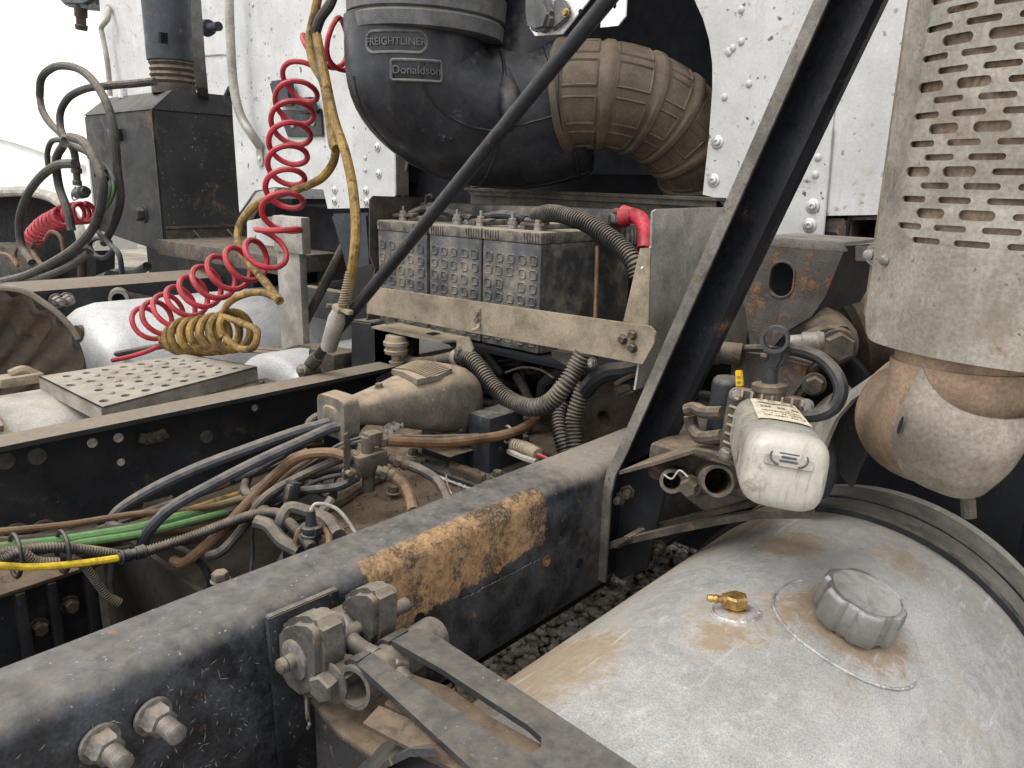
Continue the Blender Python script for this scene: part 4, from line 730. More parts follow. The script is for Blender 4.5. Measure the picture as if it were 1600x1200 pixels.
# ================================================================== LEANING POST
po = thing('brace_post', 'leaning blue-black steel channel post rising from the near rail in front of the cab', 'post', (.02, 1.03, -.235))
foot0, kink, top = V((-0.0031,1.0000,-0.2099)), V((0.0050,1.0000,-0.0073)), V((0.2638,1.0000,0.6723)); kink0 = V((-0.0026,1.0000,-0.0494))
top = top + (top - kink) * .8
path = [foot0, kink0, kink, V((0.0248,1.0000,0.0369)), V((0.0443,1.0000,0.0902)), top]
def perp(i):
    a = path[max(i - 1, 0)]; b = path[min(i + 1, len(path) - 1)]; t = (b - a).normalized(); return V((t.z, 0, -t.x))
wid = [.02, .02, .022, .042, .047, .052]
def postsec(i, prof): p = path[i]; n = perp(i); return [p + n * (u if u < .03 else wid[i] if u < .2 else wid[i] + (u - .2)) + V((0, v, 0)) for u, v in prof]
lip = [(0, 0), (.0175, 0), (.0175, .005), (0, .005)]
part('lip', MB().loft([postsec(i, lip) for i in range(len(path))]), M['edge'], po)
fl = [(0, .0045), (.0055, .0045), (.0055, .055), (0, .055)]
part('flange', MB().loft([postsec(i, fl) for i in range(len(path))]), M['post'], po)
wb = [(.004, .050), (.19, .050), (.202, .053), (.208, .059), (.209, .072), (.203, .072), (.203, .064), (.2025, .060), (.19, .056), (.004, .056)]
part('web', MB().loft([postsec(i, wb) for i in range(2, len(path))]), M['post'], po)
part('foot_plate', MB().prism([(-0.0283,1.0500,-0.0360), (0.1025,1.0500,0.0550), (0.0882,1.0500,-0.0259), (0.0641,1.0500,-0.1855), (-0.0053,1.0500,-0.2369)], (0, .006, 0)), M['frame_far'], po)
rv = MB().lathe((0, 0, 0), (0, 0, 1), [(0, .0065), (.001, .0065), (.0016, .004), (.0016, 0)], 14).mesh('rivet_hole'); rv.materials.append(M['weld'])
for q in ((0.1723,1.0480,0.4389), (0.1373,1.0480,0.3510), (0.1111,1.0480,0.2826)): stamp('rivet_hole', rv, po, q, toward((-.5, -1, 0)), .8)
for q, s_ in (((0.0033,1.0500,-0.0684), .9), ((0.0154,1.0600,-0.0559), 1), ((0.0570,1.1000,-0.1640), .7)): 
    part('bolt', MB().hexn(q, (.3, -1, 0), .013 * s_, .012, .019 * s_, .016 * s_), M['dirtymetal'], po)

# ================================================================== BRACKET STRIP, CANISTER PUMP
bsn = thing('support_strip', 'dusty folded support strip from the post to the white canister', 'bracket', (.12, .95, .05))
part('strip', MB().loft([[V(a), V(b), V(b) + V((0, 0, -.006)), V(a) + V((0, 0, -.006))] for a, b in (((0.0495,0.9700,0.0121), (0.0490,1.0300,0.0112)), ((0.1257,0.9400,0.0554), (0.1002,1.0200,0.0457)), ((0.2064,0.9100,0.1035), (0.1640,1.0000,0.0803)), ((0.2305,0.9000,0.1086), (0.2041,0.9800,0.0971)), ((0.2812,0.8800,0.1129), (0.2571,0.9500,0.1037)))]), M['dirtymetal'], bsn)
cnr = thing('canister', 'dirty white plastic canister with a soiled sticker, mounted on a bolted flange above the tank', 'canister', (.38, .8, .1))
# axis from the flange towards the camera
fa = V((0.3146,0.8800,0.1635)); fb = V((0.4350,0.6450,0.2039)); ax = (fb - fa).normalized(); Lc = (fb - fa).length
ux = V((1, 0, 0)); ux = (ux - ax * ux.dot(ax)).normalized(); uz = ux.cross(ax); uz = uz if uz.z > 0 else -uz
def csec(t, hw, hh, e=3.6, n=40, dz=0):
    return [fa + ax * t + uz * dz + ux * (hw * math.copysign(abs(math.cos(a)) ** (2 / e), math.cos(a))) + uz * (hh * math.copysign(abs(math.sin(a)) ** (2 / e), math.sin(a))) for a in [2 * math.pi * k / n for k in range(n)]]
CW, CH = .0405, .0375
part('tub', MB().loft([csec(.0, CW, CH), csec(.02, CW * 1.0, CH), csec(Lc * .7, CW * .96, CH * .97), csec(Lc - .022, CW * .93, CH * .95), csec(Lc - .010, CW * .88, CH * .90), csec(Lc - .003, CW * .78, CH * .79), csec(Lc, CW * .62, CH * .62)]), M['can'], cnr)
def C3(t, a, b): return fa + ax * t + ux * a + uz * b
stk = MB().grid(lambda u, v: C3(.015 + (Lc * .68 - .015) * u, -CW * .62 + CW * 1.28 * v, CH * (1.0 - .028 * u) + .0012 - .0045 * abs(v * 1.28 - .62) ** 3 * 1.6), 10, 14)
sti = part('sticker', stk, M['sticker'], cnr)
def sk(u, v, w): return C3(.015 + (Lc * .68 - .015) * (1 - v), -CW * .62 + CW * 1.28 * u, CH * (1.0 - .028 * (1 - v)) + .0019 + w - .0045 * abs(u * 1.28 - .62) ** 3 * 1.6)
pr = MB(); rs = random.Random(4)
for v0, u0, u1 in ((.80, .15, .9), (.77, .1, .95), (.74, .2, .6)): pr.grid(lambda a, b: sk(u0 + (u1 - u0) * a, v0 + .03 * math.sin(a * 5 + v0 * 20) + .018 * b, 0), 16, 1)
part('print_swoosh', pr, M['ink'], sti)
pr = MB()
for row, (v0, sc) in enumerate(((.9, 1), (.55, 1.5), (.36, .8), (.25, .8), (.14, .8))):
    u = .14
    while u < .88:
        wd = rs.uniform(.02, .06) * sc
        if rs.random() < .75: pr.grid(lambda a, b: sk(u + wd * a, v0 + .05 * sc * b, 0), 1, 1)
        u += wd + .02
part('print_rows', pr, M['inkbrown'], sti, kind='stuff')
# oval badge with bars on the sloping end
bc = fa + ax * (Lc - .005) + uz * CH * .36; bn = (ax * .93 + uz * .36).normalized(); bu = ux; bw = bn.cross(bu) * -1
if bw.z < 0: bw = -bw
def bdg(a, b, w): return bc + bu * a + bw * b + bn * (.0055 + w)
bdo = part('badge', MB().sheet(rrect(-.021, -.0085, .021, .0085, .003), [], lambda u, v, w: bdg(u, v, -.002 + .002 * w)), M['guard'], cnr)
bm_ = MB()
for s_ in (-1, 1): bm_.tube([bdg(s_ * (.007 + .009 * math.cos(t)), .0075 * math.sin(t), .0004) for t in [math.radians(-80 + 20 * i) for i in range(9)]], .001, 6)
for r_, w_ in ((.0035, .012), (0, .009), (-.0035, .011)): bm_.tube([bdg(-w_ * .7, r_, .0004), bdg(w_ * .7, r_, .0004)], .0011, 6)
part('badge_mark', bm_, M['ink'], bdo)
hw, hh = CW * 1.22, CH * 1.2
flg = MB()
flg.loft([csec(-.03, hw, hh, 9), csec(-.003, hw, hh, 9), csec(0, hw * .97, hh * .97, 9)])
flo = part('flange', flg, M['dirtymetal'], cnr)
rbm = MB()
for k in range(7):
    b = -.75 + 1.5 * k / 6
    for s_ in (-1, 1): rbm.prism([C3(0, s_ * hw * .95, hh * b - .0012), C3(0, s_ * hw * .95, hh * b + .0012), C3(.012, s_ * CW * .99, hh * b + .0012), C3(.012, s_ * CW * .99, hh * b - .0012)], uz * .0001 + ux * s_ * -.002)
    rbm.box(C3(.004, hw * b * .95, hh * .9), (.0013, .006, .0035), Matrix((ux, ax, uz)).transposed())
part('flange_rib', rbm, M['dustmetal'], flo, kind='stuff')
for a in (-1, 1):
    for b in (-1, 1): part('flange_bolt', MB().hexn(C3(0, a * hw * .84, b * hh * .84), ax, .0062, .0065, .0085), M['bolt'], flo)
part('paper_tag', MB().grid(lambda u, v: C3(Lc * (.6 + .06 * u), CW * (.95 + .2 * v), -CH * .1 + .015 * u * (1 - v) - .006 * v), 2, 2), M['sticker'], cnr)
part('mount_block', MB().loft([csec(-.085, hw * .8, hh * .75, 6), csec(-.03, hw * .95, hh * .9, 6)]), M['dirtymetal'], cnr)
pmp = thing('push_rod_clevis', 'brown steel clevis ring on a short shaft standing above the canister flange', 'clevis', (0.3056,0.9000,0.1936))
b0 = V((0.3087,0.8950,0.1936)); b1 = V((0.3045,0.8950,0.2592))
part('collar', MB().lathe(b0, b1 - b0, [(-.004, .020), (.016, .0195), (.017, .0215), (.024, .021), (.026, .012)], 28), M['dirtymetal'], pmp)
part('shaft', MB().cyl(b0 + (b1 - b0) * .3, b1, .0095, 18), M['arm'], pmp)
rc = V((0.3118,0.8850,0.2759)); rax = V((.35, -1, .12)).normalized()
part('ring', MB().pipe(rc - rax * .022, rc + rax * .012, .0165, .0038, 24), M['arm'], pmp)
part('fork', MB().prism([(0.2989,0.8850,0.2621), (0.3263,0.8850,0.2665), (0.3235,0.8850,0.2505), (0.3184,0.8850,0.2393), (0.3074,0.8850,0.2373), (0.3015,0.8850,0.2459)], (0, .022, 0), .003), M['arm'], pmp)
part('pin_nub', MB().cyl((0.2975,0.8850,0.2532), (0.3056,0.8850,0.2529), .004, 8), M['dirtymetal'], pmp)
hose('black rubber hose looping from the clevis round to the right of the canister flange', [(0.3147,0.9100,0.2619), (0.3340,0.9200,0.2595), (0.3580,0.9200,0.2533), (0.3792,0.9150,0.2375), (0.3875,0.9100,0.2213), (0.3836,0.9050,0.2027), (0.3695,0.9000,0.1912), (0.3471,0.9000,0.1846)], .0085, M['strut'], n=10)
tg = thing('tag', 'small yellow plastic tag clipped on top of the canister flange', 'tag', (0.2653,0.9000,0.2038))
part('clip', MB().lo_hi(V((0.2594,0.9000,0.1933)), V((0.2759,0.9000,0.2025)) + V((0, .012, 0)), .002), M['dirtymetal'], tg)
tgo = part('tag_plate', MB().prism([(0.2579,0.9000,0.2251), (0.2672,0.9000,0.2268), (0.2711,0.9000,0.2066), (0.2610,0.9000,0.2038)], (0, .004, 0), .001), M['tag'], tg)
part('tag_mark', MB().prism([(0.2617,0.8990,0.2184), (0.2667,0.8990,0.2202), (0.2670,0.8990,0.2177), (0.2618,0.8990,0.2168)], (0, -.0006, 0)).prism([(0.2624,0.8990,0.2118), (0.2674,0.8990,0.2136), (0.2677,0.8990,0.2111), (0.2625,0.8990,0.2102)], (0, -.0006, 0)), M['inkbrown'], tgo)
hose('brown hose elbow running into the left side of the canister flange', [(0.1782,0.9300,0.1488), (0.1906,0.9300,0.1543), (0.2105,0.9200,0.1552), (0.2430,0.9100,0.1636)], .009, M['dirtymetal'])
hose('brown hose bending down then into the lower left of the canister flange', [(0.1795,0.9400,0.1386), (0.1850,0.9400,0.1229), (0.2011,0.9300,0.1159), (0.2215,0.9200,0.1214), (0.2462,0.9100,0.1325)], .0095, M['dirtymetal'])
solo('solenoid', MB().lathe((0.2147,0.9700,0.1022), (.02, .0, 1), [(0, .022), (.085, .021), (.09, .02), (.094, .016), (.0945, 0)], 24), M['plastic'], 'black cylindrical solenoid beside the post, left of the clevis', 'solenoid')
solo('dark_pipe', MB().pipe((0.2500,0.9000,0.0721), (0.1541,1.0500,0.0127), .0215, .004, 24), M['dirtymetal'], 'dark open pipe end below the support strip', 'pipe')
fcl = thing('pipe_fittings', 'dirty fittings cluster under the support strip, left of the open pipe', 'fitting', (0.1438,0.9800,0.0106))
part('elbow', MB().pipe((0.1598,0.9400,0.0349), (0.1150,1.0200,0.0069), .018, .005, 18), M['dirtymetal'], fcl); part('nut', MB().hexn((0.1856,0.9500,0.0335), (.2, -1, 0), .013, .016, .016), M['dirtymetal'], fcl)
part('wire', MB().tube(cat([(0.1521,0.9300,0.0455), (0.1705,0.9200,0.0476), (0.1815,0.9200,0.0632), (0.1952,0.9200,0.0574)]), .0014, 6), M['greysteel'], fcl)
part('body', MB().lo_hi((.08, 1.0, .0), (.22, 1.1, .06), .01), M['dirtymetal'], fcl)
part('lower_bracket', MB().prism([(0.1417,1.0000,-0.0085), (0.2120,1.0000,0.0166), (0.2520,1.0000,0.0167), (0.1846,1.0000,-0.0247)], (0, .08, 0), .003), M['dirtymetal'], fcl)

# ================================================================== BATTERY BOX
bx = thing('battery_box', 'dusty steel battery box with a tan front bar between the rails', 'battery box', (-.43, 1.3, .06))
barp = [(-0.7742,1.1200,0.2059), (-0.0044,1.1200,0.2183), (0.0064,1.1200,0.2088), (0.0055,1.1200,0.1888), (-0.0144,1.1200,0.1495), (-0.6557,1.1200,0.1428), (-0.7841,1.1200,0.1394)]
fbo = part('front_bar', MB().prism(barp, (0, .006, 0), .001), M['dustmetal'], bx)
for q in ((-0.0569,1.1200,0.1881), (-0.0378,1.1200,0.1990), (-0.0361,1.1200,0.1765)): part('bolt', MB().hexn(q, (0, -1, 0), .0075, .008, .0095), M['dirtymetal'], fbo)
part('hook', MB().prism([(-0.4232,1.1190,0.1968), (-0.4049,1.1190,0.1991), (-0.4043,1.1190,0.1648), (-0.4226,1.1190,0.1622)], (0, -.003, 0)).tube(cat([(-0.4079,1.1170,0.1685), (-0.4045,1.1100,0.1592), (-0.4142,1.1050,0.1545)]), .004, 8), M['dustmetal'], fbo)
for q in ((-0.4109,1.1160,0.1894), (-0.4107,1.1160,0.1749)): part('bolt', MB().hexn(q, (0, -1, 0), .006, .006, .007), M['bolt'], fbo)
part('floor', MB().lo_hi((-.87, 1.2, .085), (-.04, 1.57, .095)), M['dark'], bx)  # near-black in place of shade below the bar
part('side_plate', MB().prism([(-0.0300,1.1446,0.4071), (-0.0300,1.1562,0.4112), (-0.0300,1.3398,0.4129), (-.03, 1.56, .41), (-.03, 1.56, .1), (-.03, 1.127, .1), (-0.0300,1.1478,0.2226), (-0.0300,1.1245,0.3131), (-0.0300,1.1481,0.3495)], (-.004, 0, 0)), M['greysteel'], bx)
part('side_flange', MB().prism([(-0.0393,1.1270,0.3466), (-0.0193,1.1270,0.3491), (-0.0125,1.1270,0.2163), (-0.0638,1.1270,0.2182)], (0, .004, 0)), M['dustmetal'], bx)
part('end_plate', MB().prism([(-0.8850,1.2178,0.3995), (-0.8850,1.2280,0.4087), (-0.8850,1.3678,0.4058), (-.885, 1.5, .40), (-.885, 1.5, .1), (-.885, 1.2, .1), (-0.8850,1.2289,0.2291), (-0.8850,1.2137,0.2620)], (-.004, 0, 0)), M['dirtymetal'], bx)
ra = MB()
ra.prism([(-0.9125,1.5700,0.4314), (-0.1384,1.5700,0.4271), (-0.1378,1.5700,0.4203), (-0.9124,1.5700,0.4244)], (0, .05, 0)).prism([(-0.9047,1.5750,0.4247), (-0.1404,1.5750,0.4203), (-0.1390,1.5750,0.4067), (-0.8919,1.5750,0.4128)], (0, .004, 0))
ra.prism([(-0.9019,1.5850,0.4143), (-0.1444,1.5850,0.4078), (-.12, 1.585, .1), (-.88, 1.585, .1)], (0, .004, 0))
part('rear_angle', ra, M['dirtymetal'], bx)
part('hold_down_rod', MB().cyl((-0.2949,1.3600,0.3212), (-0.2476,1.3000,0.1797), .0045, 10), M['tanhose'], bx)
zb, zt0, zt = .10, .328, .352
rsb = random.Random(2)
def battery(x0, x1, label):
    y0, y1 = 1.222, 1.552
    b = thing('battery', label, 'battery', ((x0 + x1) / 2, (y0 + y1) / 2, zb), 'truck batteries in the box')
    cs = MB().lo_hi((x0, y0, zb), (x1, y1, zt0), .004)
    w = x1 - x0
    nx = 5
    for i in range(nx):
        for j in range(7):
            cx = x0 + w * (.11 + .195 * i) + rsb.uniform(-.002, .002); cz = .122 + .0285 * j + rsb.uniform(-.0012, .0012); s = rsb.uniform(.0082, .0095)
            if rsb.random() < .05: continue
            pth = [V((cx + a * s, y0 - .0005, cz + c * s)) for a, c in rrect(-1, -1, 1, 1, .45, 2)]
            cs.tube(pth + [pth[0]], .0018, 4, False)
    if x1 > -.4:
        for zz in (.11,):
            cs.lo_hi((x1, y0 + .01, zb), (x1 + .0015, y1 - .01, zt0 - .01))
    part('case', cs, M['battery'], b)
    ld = MB().lo_hi((x0 - .001, y0 - .002, zt0), (x1 + .001, y1 + .002, zt), .004)
    for k in range(6):
        for s_ in (0, 1):
            u = x0 + .008 + k * .0075 if s_ == 0 else x1 - .008 - k * .0075
            ld.lo_hi((u - .0018, y0 - .0045, zt0 + .004), (u + .0018, y0, zt - .003))
    if x1 > -.4:
        for k in range(6): ld.lo_hi((x1, y0 + .01 + k * .0085, zt0 + .004), (x1 + .0035, y0 + .0135 + k * .0085, zt - .003))
    ld.lo_hi((x0 + .06, y0 + .05, zt), (x1 - .06, y1 - .05, zt + .012), .003)
    lid_o = part('lid', ld, M['lid'], b)
    for s_ in (0, 1):
        tx = x0 + .045 if s_ == 0 else x1 - .045; p = V((tx, y0 + .045, zt))
        part('terminal', MB().lathe(p, (0, 0, 1), [(0, .012), (.008, .011), (.009, .012), (.013, .012)], 14).hexn(p + V((0, 0, .013)), (0, 0, 1), .009, .008, .011, .012, .004), M['bolt'], lid_o)
    return b
battery(-.862, -.682, 'leftmost of the three dust-smeared black batteries, crossed by the black strut')
battery(-.672, -.505, 'middle of the three dust-smeared black batteries in the box')
battery(-.500, -.335, 'right-hand black battery with its long side showing, under the corrugated conduit')
hb = thing('hold_down_bar', 'dark dusty hold-down bar lying across the battery tops', 'bar', (-.6, 1.42, .37))
part('bar', MB().prism([(-0.8992,1.3800,0.3923), (-0.2647,1.3800,0.3983), (-0.2628,1.3800,0.3707), (-0.8997,1.3800,0.3493)], (0, .05, 0), .003), M['battery'], hb)
part('end_block', MB().prism([(-0.3016,1.3750,0.3888), (-0.2785,1.3750,0.3885), (-0.2770,1.3750,0.3660), (-0.3002,1.3750,0.3662)], (0, .03, 0), .002), M['dirtymetal'], hb)
part('hook_end', MB().tube(cat([(-0.8615,1.3800,0.3903), (-0.8589,1.3800,0.4082), (-0.8393,1.3800,0.4120), (-0.8344,1.3800,0.4041)]), .003, 6), M['dirtymetal'], hb)
def lug_cable(label, pts, r, lugp):
    t = thing('battery_cable', label, 'cable', pts[0], 'battery jumper cables')
    part('cable', MB().tube(cat(pts), r, 10), M['plastic'], t)
    part('lug', MB().prism([V(p) for p in lugp], (0, .02, .003), .001), M['dirtymetal'], t)
lug_cable('dusty battery cable from the left battery to behind the strut', [(-0.8091,1.2800,0.3649), (-0.7842,1.3000,0.3780), (-0.7150,1.3000,0.3778), (-0.6388,1.2900,0.3694), (-0.5909,1.2800,0.3646)], .010, [(-0.8537,1.2600,0.3647), (-0.7741,1.2600,0.3683), (-0.7741,1.2600,0.3622), (-0.8539,1.2600,0.3585)])
lug_cable('dusty battery cable on the middle battery lid', [(-0.5563,1.2800,0.3691), (-0.5262,1.2900,0.3774), (-0.4780,1.2900,0.3782), (-0.4281,1.2800,0.3712)], .010, [(-0.5771,1.2600,0.3657), (-0.5173,1.2600,0.3672), (-0.5172,1.2600,0.3616), (-0.5770,1.2600,0.3600)])
lug_cable('short battery cable end on the right battery lid', [(-0.4194,1.2700,0.3704), (-0.4014,1.2700,0.3700), (-0.3731,1.2700,0.3688)], .008, [(-0.4287,1.2600,0.3662), (-0.3613,1.2600,0.3670), (-0.3610,1.2600,0.3618), (-0.4285,1.2600,0.3608)])
hose('black corrugated conduit curving over the right battery down to the side plate', [(-0.4032,1.2800,0.3804), (-0.3601,1.2700,0.3890), (-0.3115,1.2600,0.3875), (-0.2549,1.2500,0.3778), (-0.1925,1.2400,0.3570), (-0.1443,1.2300,0.3342), (-0.1104,1.2200,0.3114), (-0.0973,1.2200,0.2866)], .0165, M['conduit'], 'conduit', 'conduit', corr=.0068, n=10)
rbt = thing('terminal_boot', 'red rubber terminal boot by the side plate of the battery box', 'boot', (-0.1723,1.3200,0.3630))
part('boot', MB().tube(cat([(-0.2095,1.3200,0.3961), (-0.1895,1.3200,0.3920), (-0.1602,1.3100,0.3862), (-0.1407,1.3000,0.3679), (-0.1325,1.2900,0.3444), (-0.1279,1.2800,0.3306)]), .015, 14, True, lambda L, u: .0155 if u < .55 else .0155 - .003 * (u - .55)), M['redboot'], rbt)
part('boot_mouth', MB().lathe((-0.1975,1.3100,0.3868), V((-0.1975,1.3100,0.3868)) - V((-0.1818,1.3200,0.3899)), [(-.01, .017), (.012, .019), (.012, .014), (0, .012)], 16), M['redboot'], rbt)
part('cable', MB().tube(cat([(-0.2524,1.3600,0.3964), (-0.2229,1.3400,0.3940), (-0.1893,1.3200,0.3895)]), .007, 8), M['tanhose'], rbt)
rt = thing('terminal_block', 'small dusty terminal block with a red sticker under the red boot', 'terminal', (-0.2463,1.4000,0.3364))
part('block', MB().prism([(-0.3084,1.4200,0.3660), (-0.2423,1.4200,0.3668), (-0.2390,1.4200,0.3226), (-0.3053,1.4200,0.3192)], (0, .06, 0), .004), M['battery'], rt)
part('red_sticker', MB().prism([(-0.2986,1.4190,0.3556), (-0.2819,1.4190,0.3565), (-0.2807,1.4190,0.3402), (-0.2974,1.4190,0.3392)], (0, -.001, 0)), M['redboot'], rt)
part('rib', MB().prism([(-0.2731,1.4180,0.3598), (-0.2666,1.4180,0.3601), (-0.2642,1.4180,0.3277), (-0.2708,1.4180,0.3272)], (0, -.004, 0)).prism([(-0.2600,1.4180,0.3605), (-0.2535,1.4180,0.3609), (-0.2511,1.4180,0.3286), (-0.2577,1.4180,0.3281)], (0, -.004, 0)), M['lid'], rt)
# ledge plate with rubber mount under the left end of the bar
lp = thing('mount_plate', 'tan dusty ledge plate with a rubber mount under the left end of the bar', 'mount', (-.7, 1.2, .04))
part('ledge', MB().prism([(-0.7918,1.1402,0.1050), (-0.8091,1.2551,0.1050), (-0.5574,1.2500,0.1050), (-0.5302,1.2021,0.1050), (-0.5508,1.1467,0.1050), (-0.5744,1.1415,0.1050)], (0, 0, -.005), .001), M['dustmetal'], lp)
part('upright_tab', MB().prism([(-0.7865,1.1771,0.1060), (-0.8059,1.2503,0.1060), V((-0.8059,1.2503,0.1060)) + V((0, 0, .020)), V((-0.7865,1.1771,0.1060)) + V((0, 0, .014))], (0, .003, 0)), M['greysteel'], lp)
mcn = V((-0.7241,1.1341,0.1000)) + V((.02, .01, -.005))
part('rubber_mount', MB().lathe(mcn, (0, 0, -1), [(0, .024), (.012, .027), (.014, .030), (.022, .030), (.024, .026), (.032, .026), (.034, .029), (.042, .027), (.043, .012), (.06, .011), (.062, .018), (.07, .016)], 26), M['dustmetal'], lp)
part('slot', MB().prism([(-0.6362,1.1759,0.1060), (-0.6350,1.2008,0.1060), (-0.6138,1.2014,0.1060), (-0.6086,1.1727,0.1060)], (0, 0, .0008)), M['dark'], lp)
part('leg', MB().lo_hi((-.86, 1.2, -.02), (-.78, 1.26, .10), .004), M['dark'], lp)
cl = thing('conduit_clamp', 'tan bolted clamp bracket holding the conduit under the bar', 'clamp', (-0.4586,1.1200,0.0743))
part('bracket', MB().prism([(-0.4714,1.1150,0.1285), (-0.4370,1.1150,0.1364), (-0.4236,1.1150,0.1126), (-0.4306,1.1150,0.0800), (-0.4730,1.1150,0.0754)], (0, .006, 0), .001), M['dustmetal'], cl)
part('bolt', MB().hexn((-0.4624,1.1140,0.1024), (0, -1, 0), .0075, .007, .010), M['bolt'], cl)
part('band', MB().lathe((-0.4755,1.1250,0.0832), V((-0.4339,1.1200,0.0897)) - V((-0.4885,1.1300,0.0817)), [(-.008, .0185), (.008, .0185), (.008, .0165), (-.008, .0165)], 18), M['dustmetal'], cl)
c2 = thing('hanger_bracket', 'brown hanger bracket with a small bolt under the middle of the bar', 'bracket', (-0.1952,1.1500,0.1129))
part('plate', MB().prism([(-0.2357,1.1400,0.1355), (-0.1556,1.1400,0.1387), (-0.1574,1.1400,0.1187), (-0.1873,1.1400,0.1096), (-0.2318,1.1400,0.1209)], (0, .05, 0), .002), M['dirtymetal'], c2)
part('bolt', MB().hexn((-0.1287,1.1300,0.1338), (.6, -1, 0), .008, .010, .010, .022, .0045), M['bolt'], c2)

# ================================================================== DIAGONAL STRUT AND PARKED HOSE END
sr = thing('diagonal_strut', 'long black round tube strut slanting up across the batteries', 'strut', (-.86, 1.0, .01))
s0, s1 = V((-0.6532,1.0000,0.1888)), V((-0.0402,1.0000,0.7094)); sdir = (s1 - s0).normalized(); sa = V((-0.8454,1.0100,0.0291))
part('tube', MB().cyl(s0 - sdir * .01, s1 + sdir * .5, .0125, 20), M['strut'], sr)
part('lower_tube', MB().cyl(sa, s0, .012, 18), M['strut'], sr)
part('clevis', MB().lathe(sa + (sa - s0).normalized() * .02, (s0 - sa), [(0, .016), (.03, .017), (.05, .0145)], 16).cyl(V((-0.8640,1.0000,0.0040)) + V((0, -.012, 0)), V((-0.8640,1.0000,0.0040)) + V((0, .03, 0)), .018, 16), M['dirtymetal'], sr)
part('clevis_bolt', MB().hexn(V((-0.8513,0.9850,0.0119)), (-.2, -1, .1), .011, .012, .014), M['bolt'], sr)
gh = thing('parked_hose_end', 'pale dusty plastic hose grip with a spring and collar hanging from the yellow hose', 'hose end', (-0.7429,0.9800,0.0808))
ga, gb = V((-0.6949,0.9800,0.1718)), V((-0.7405,0.9800,0.0812))
gro = part('grip', MB().lathe(gb, ga - gb, [(0, .0165), (.004, .0185), ((ga - gb).length * .8, .0195), ((ga - gb).length, .015)], 24), M['greysteel'], gh)
coo = part('collar', MB().box(ga + V((0, 0, .006)), (.012, .012, .006), toward(ga - gb), .003).box(ga + V((.026, 0, .004)), (.016, .007, .005), Matrix.Rotation(.2, 3, 'Y'), .002).box(ga + V((-.02, 0, .006)), (.009, .006, .004), None, .002), M['dustmetal'], gh)
part('collar_bolt', MB().hexn(ga + V((-.022, -.006, .008)), (-.3, -1, .2), .006, .008, .007), M['dirtymetal'], coo)
sp0, sp1 = V((-0.6782,0.9800,0.1850)), V((-0.6474,0.9800,0.2616))
hx = []
for i in range(14 * 14 + 1):
    t = i / (14 * 14); a = 2 * math.pi * 14 * t; c = sp0.lerp(sp1, t); hx.append(c + V((math.cos(a) * .0125 * (1 - .15 * t), math.sin(a) * .0125 * (1 - .15 * t), 0)))
part('spring', MB().tube(hx, .0016, 5), M['dustmetal'], gh)
hose('thin yellow brown hose hanging from above the cab panel to the pale grip', [(-0.9410,1.1200,0.7658), (-0.8860,1.1000,0.6706), (-0.8294,1.0800,0.5779), (-0.7501,1.0500,0.5009), (-0.6866,1.0200,0.4218), (-0.6549,1.0000,0.3447), (-0.6399,0.9800,0.2808), (-0.6552,0.9800,0.2394), (-0.6805,0.9800,0.1848)], .0105, M['yellow'], n=10)

# ================================================================== COILED AIR LINES
def coil(axis, turns, r, wr, rf=None, per=26, phase=0.0, tf=None):
    A_ = resample([V(p) for p in cat(axis, 24)], .001); F = frames(A_); n = int(turns * per); out = []
    for i in range(n + 1):
        u = i / n; s = tf(u) if tf else u; k = min(len(A_) - 1, int(s * (len(A_) - 1)))
        t, a, b = F[k]; w = 2 * math.pi * turns * u + phase; rr = rf(u) if rf else r
        out.append(A_[k] + (a * math.cos(w) + b * math.sin(w)) * rr)
    return out
rc_axis = [(-1.1135,1.3600,0.7644), (-1.1773,1.3500,0.8036), (-1.2638,1.3300,0.7695), (-1.2706,1.2900,0.7027), (-1.1996,1.2100,0.5913), (-1.1196,1.1400,0.4908), (-1.0508,1.0800,0.3943), (-1.0131,1.0400,0.3259), (-1.0438,1.0200,0.2676), (-1.1213,1.0000,0.2356), (-1.2190,0.9800,0.1922), (-1.3274,0.9600,0.1352), (-1.4136,0.9400,0.0848), (-1.5402,0.9200,0.0303)]
rcl = thing('coiled_air_hose', 'long bright red coiled air hose hanging from the cab to the step plate', 'coiled hose', (-1.5694,0.9200,-0.0435))
pts = coil(rc_axis, 19, .046, .006, lambda u: .060 - .013 * min(1, u / .4) + .004 * max(0, min(1, (u - .5) / .3)) + .0015 * math.sin(u * 30), phase=1.0, tf=lambda u: u if u < 0 else u * 1.22 - .22 * u * u)
part('coil', MB().tube(pts, .0074, 8), M['red'], rcl)
tail = [pts[-1], V((-1.5832,0.9200,-0.0477)), V((-1.6378,0.9000,-0.0729)), V((-1.6934,0.8800,-0.0928)), V((-1.7824,0.8600,-0.1190))]
part('tail', MB().corr(cat([V((-1.4771,0.9500,-0.0088)), V((-1.5282,0.9300,-0.0383)), V((-1.6388,0.9000,-0.0769)), V((-1.7031,0.8800,-0.0945))]), .0065, .006), M['red'], rcl)
part('lead_end', MB().tube(cat([pts[0], V((-1.0703,1.3400,0.7709)), V((-1.0704,1.3600,0.7420))]), .0062, 8), M['red'], rcl)
ycl = thing('coiled_air_hose', 'grimy yellow coiled hose lying tight on the step plate with its tail rising', 'coiled hose', (-1.2261,0.9500,-0.0099))
yp = coil([(-1.4681,0.9500,-0.0038), (-1.3262,0.9500,0.0249), (-1.1999,0.9500,0.0506), (-1.1093,0.9500,0.0705), (-1.0704,0.9500,0.0826)], 7.2, .042, .0095, lambda u: .022 + .024 * min(1, u / .25), phase=.6)
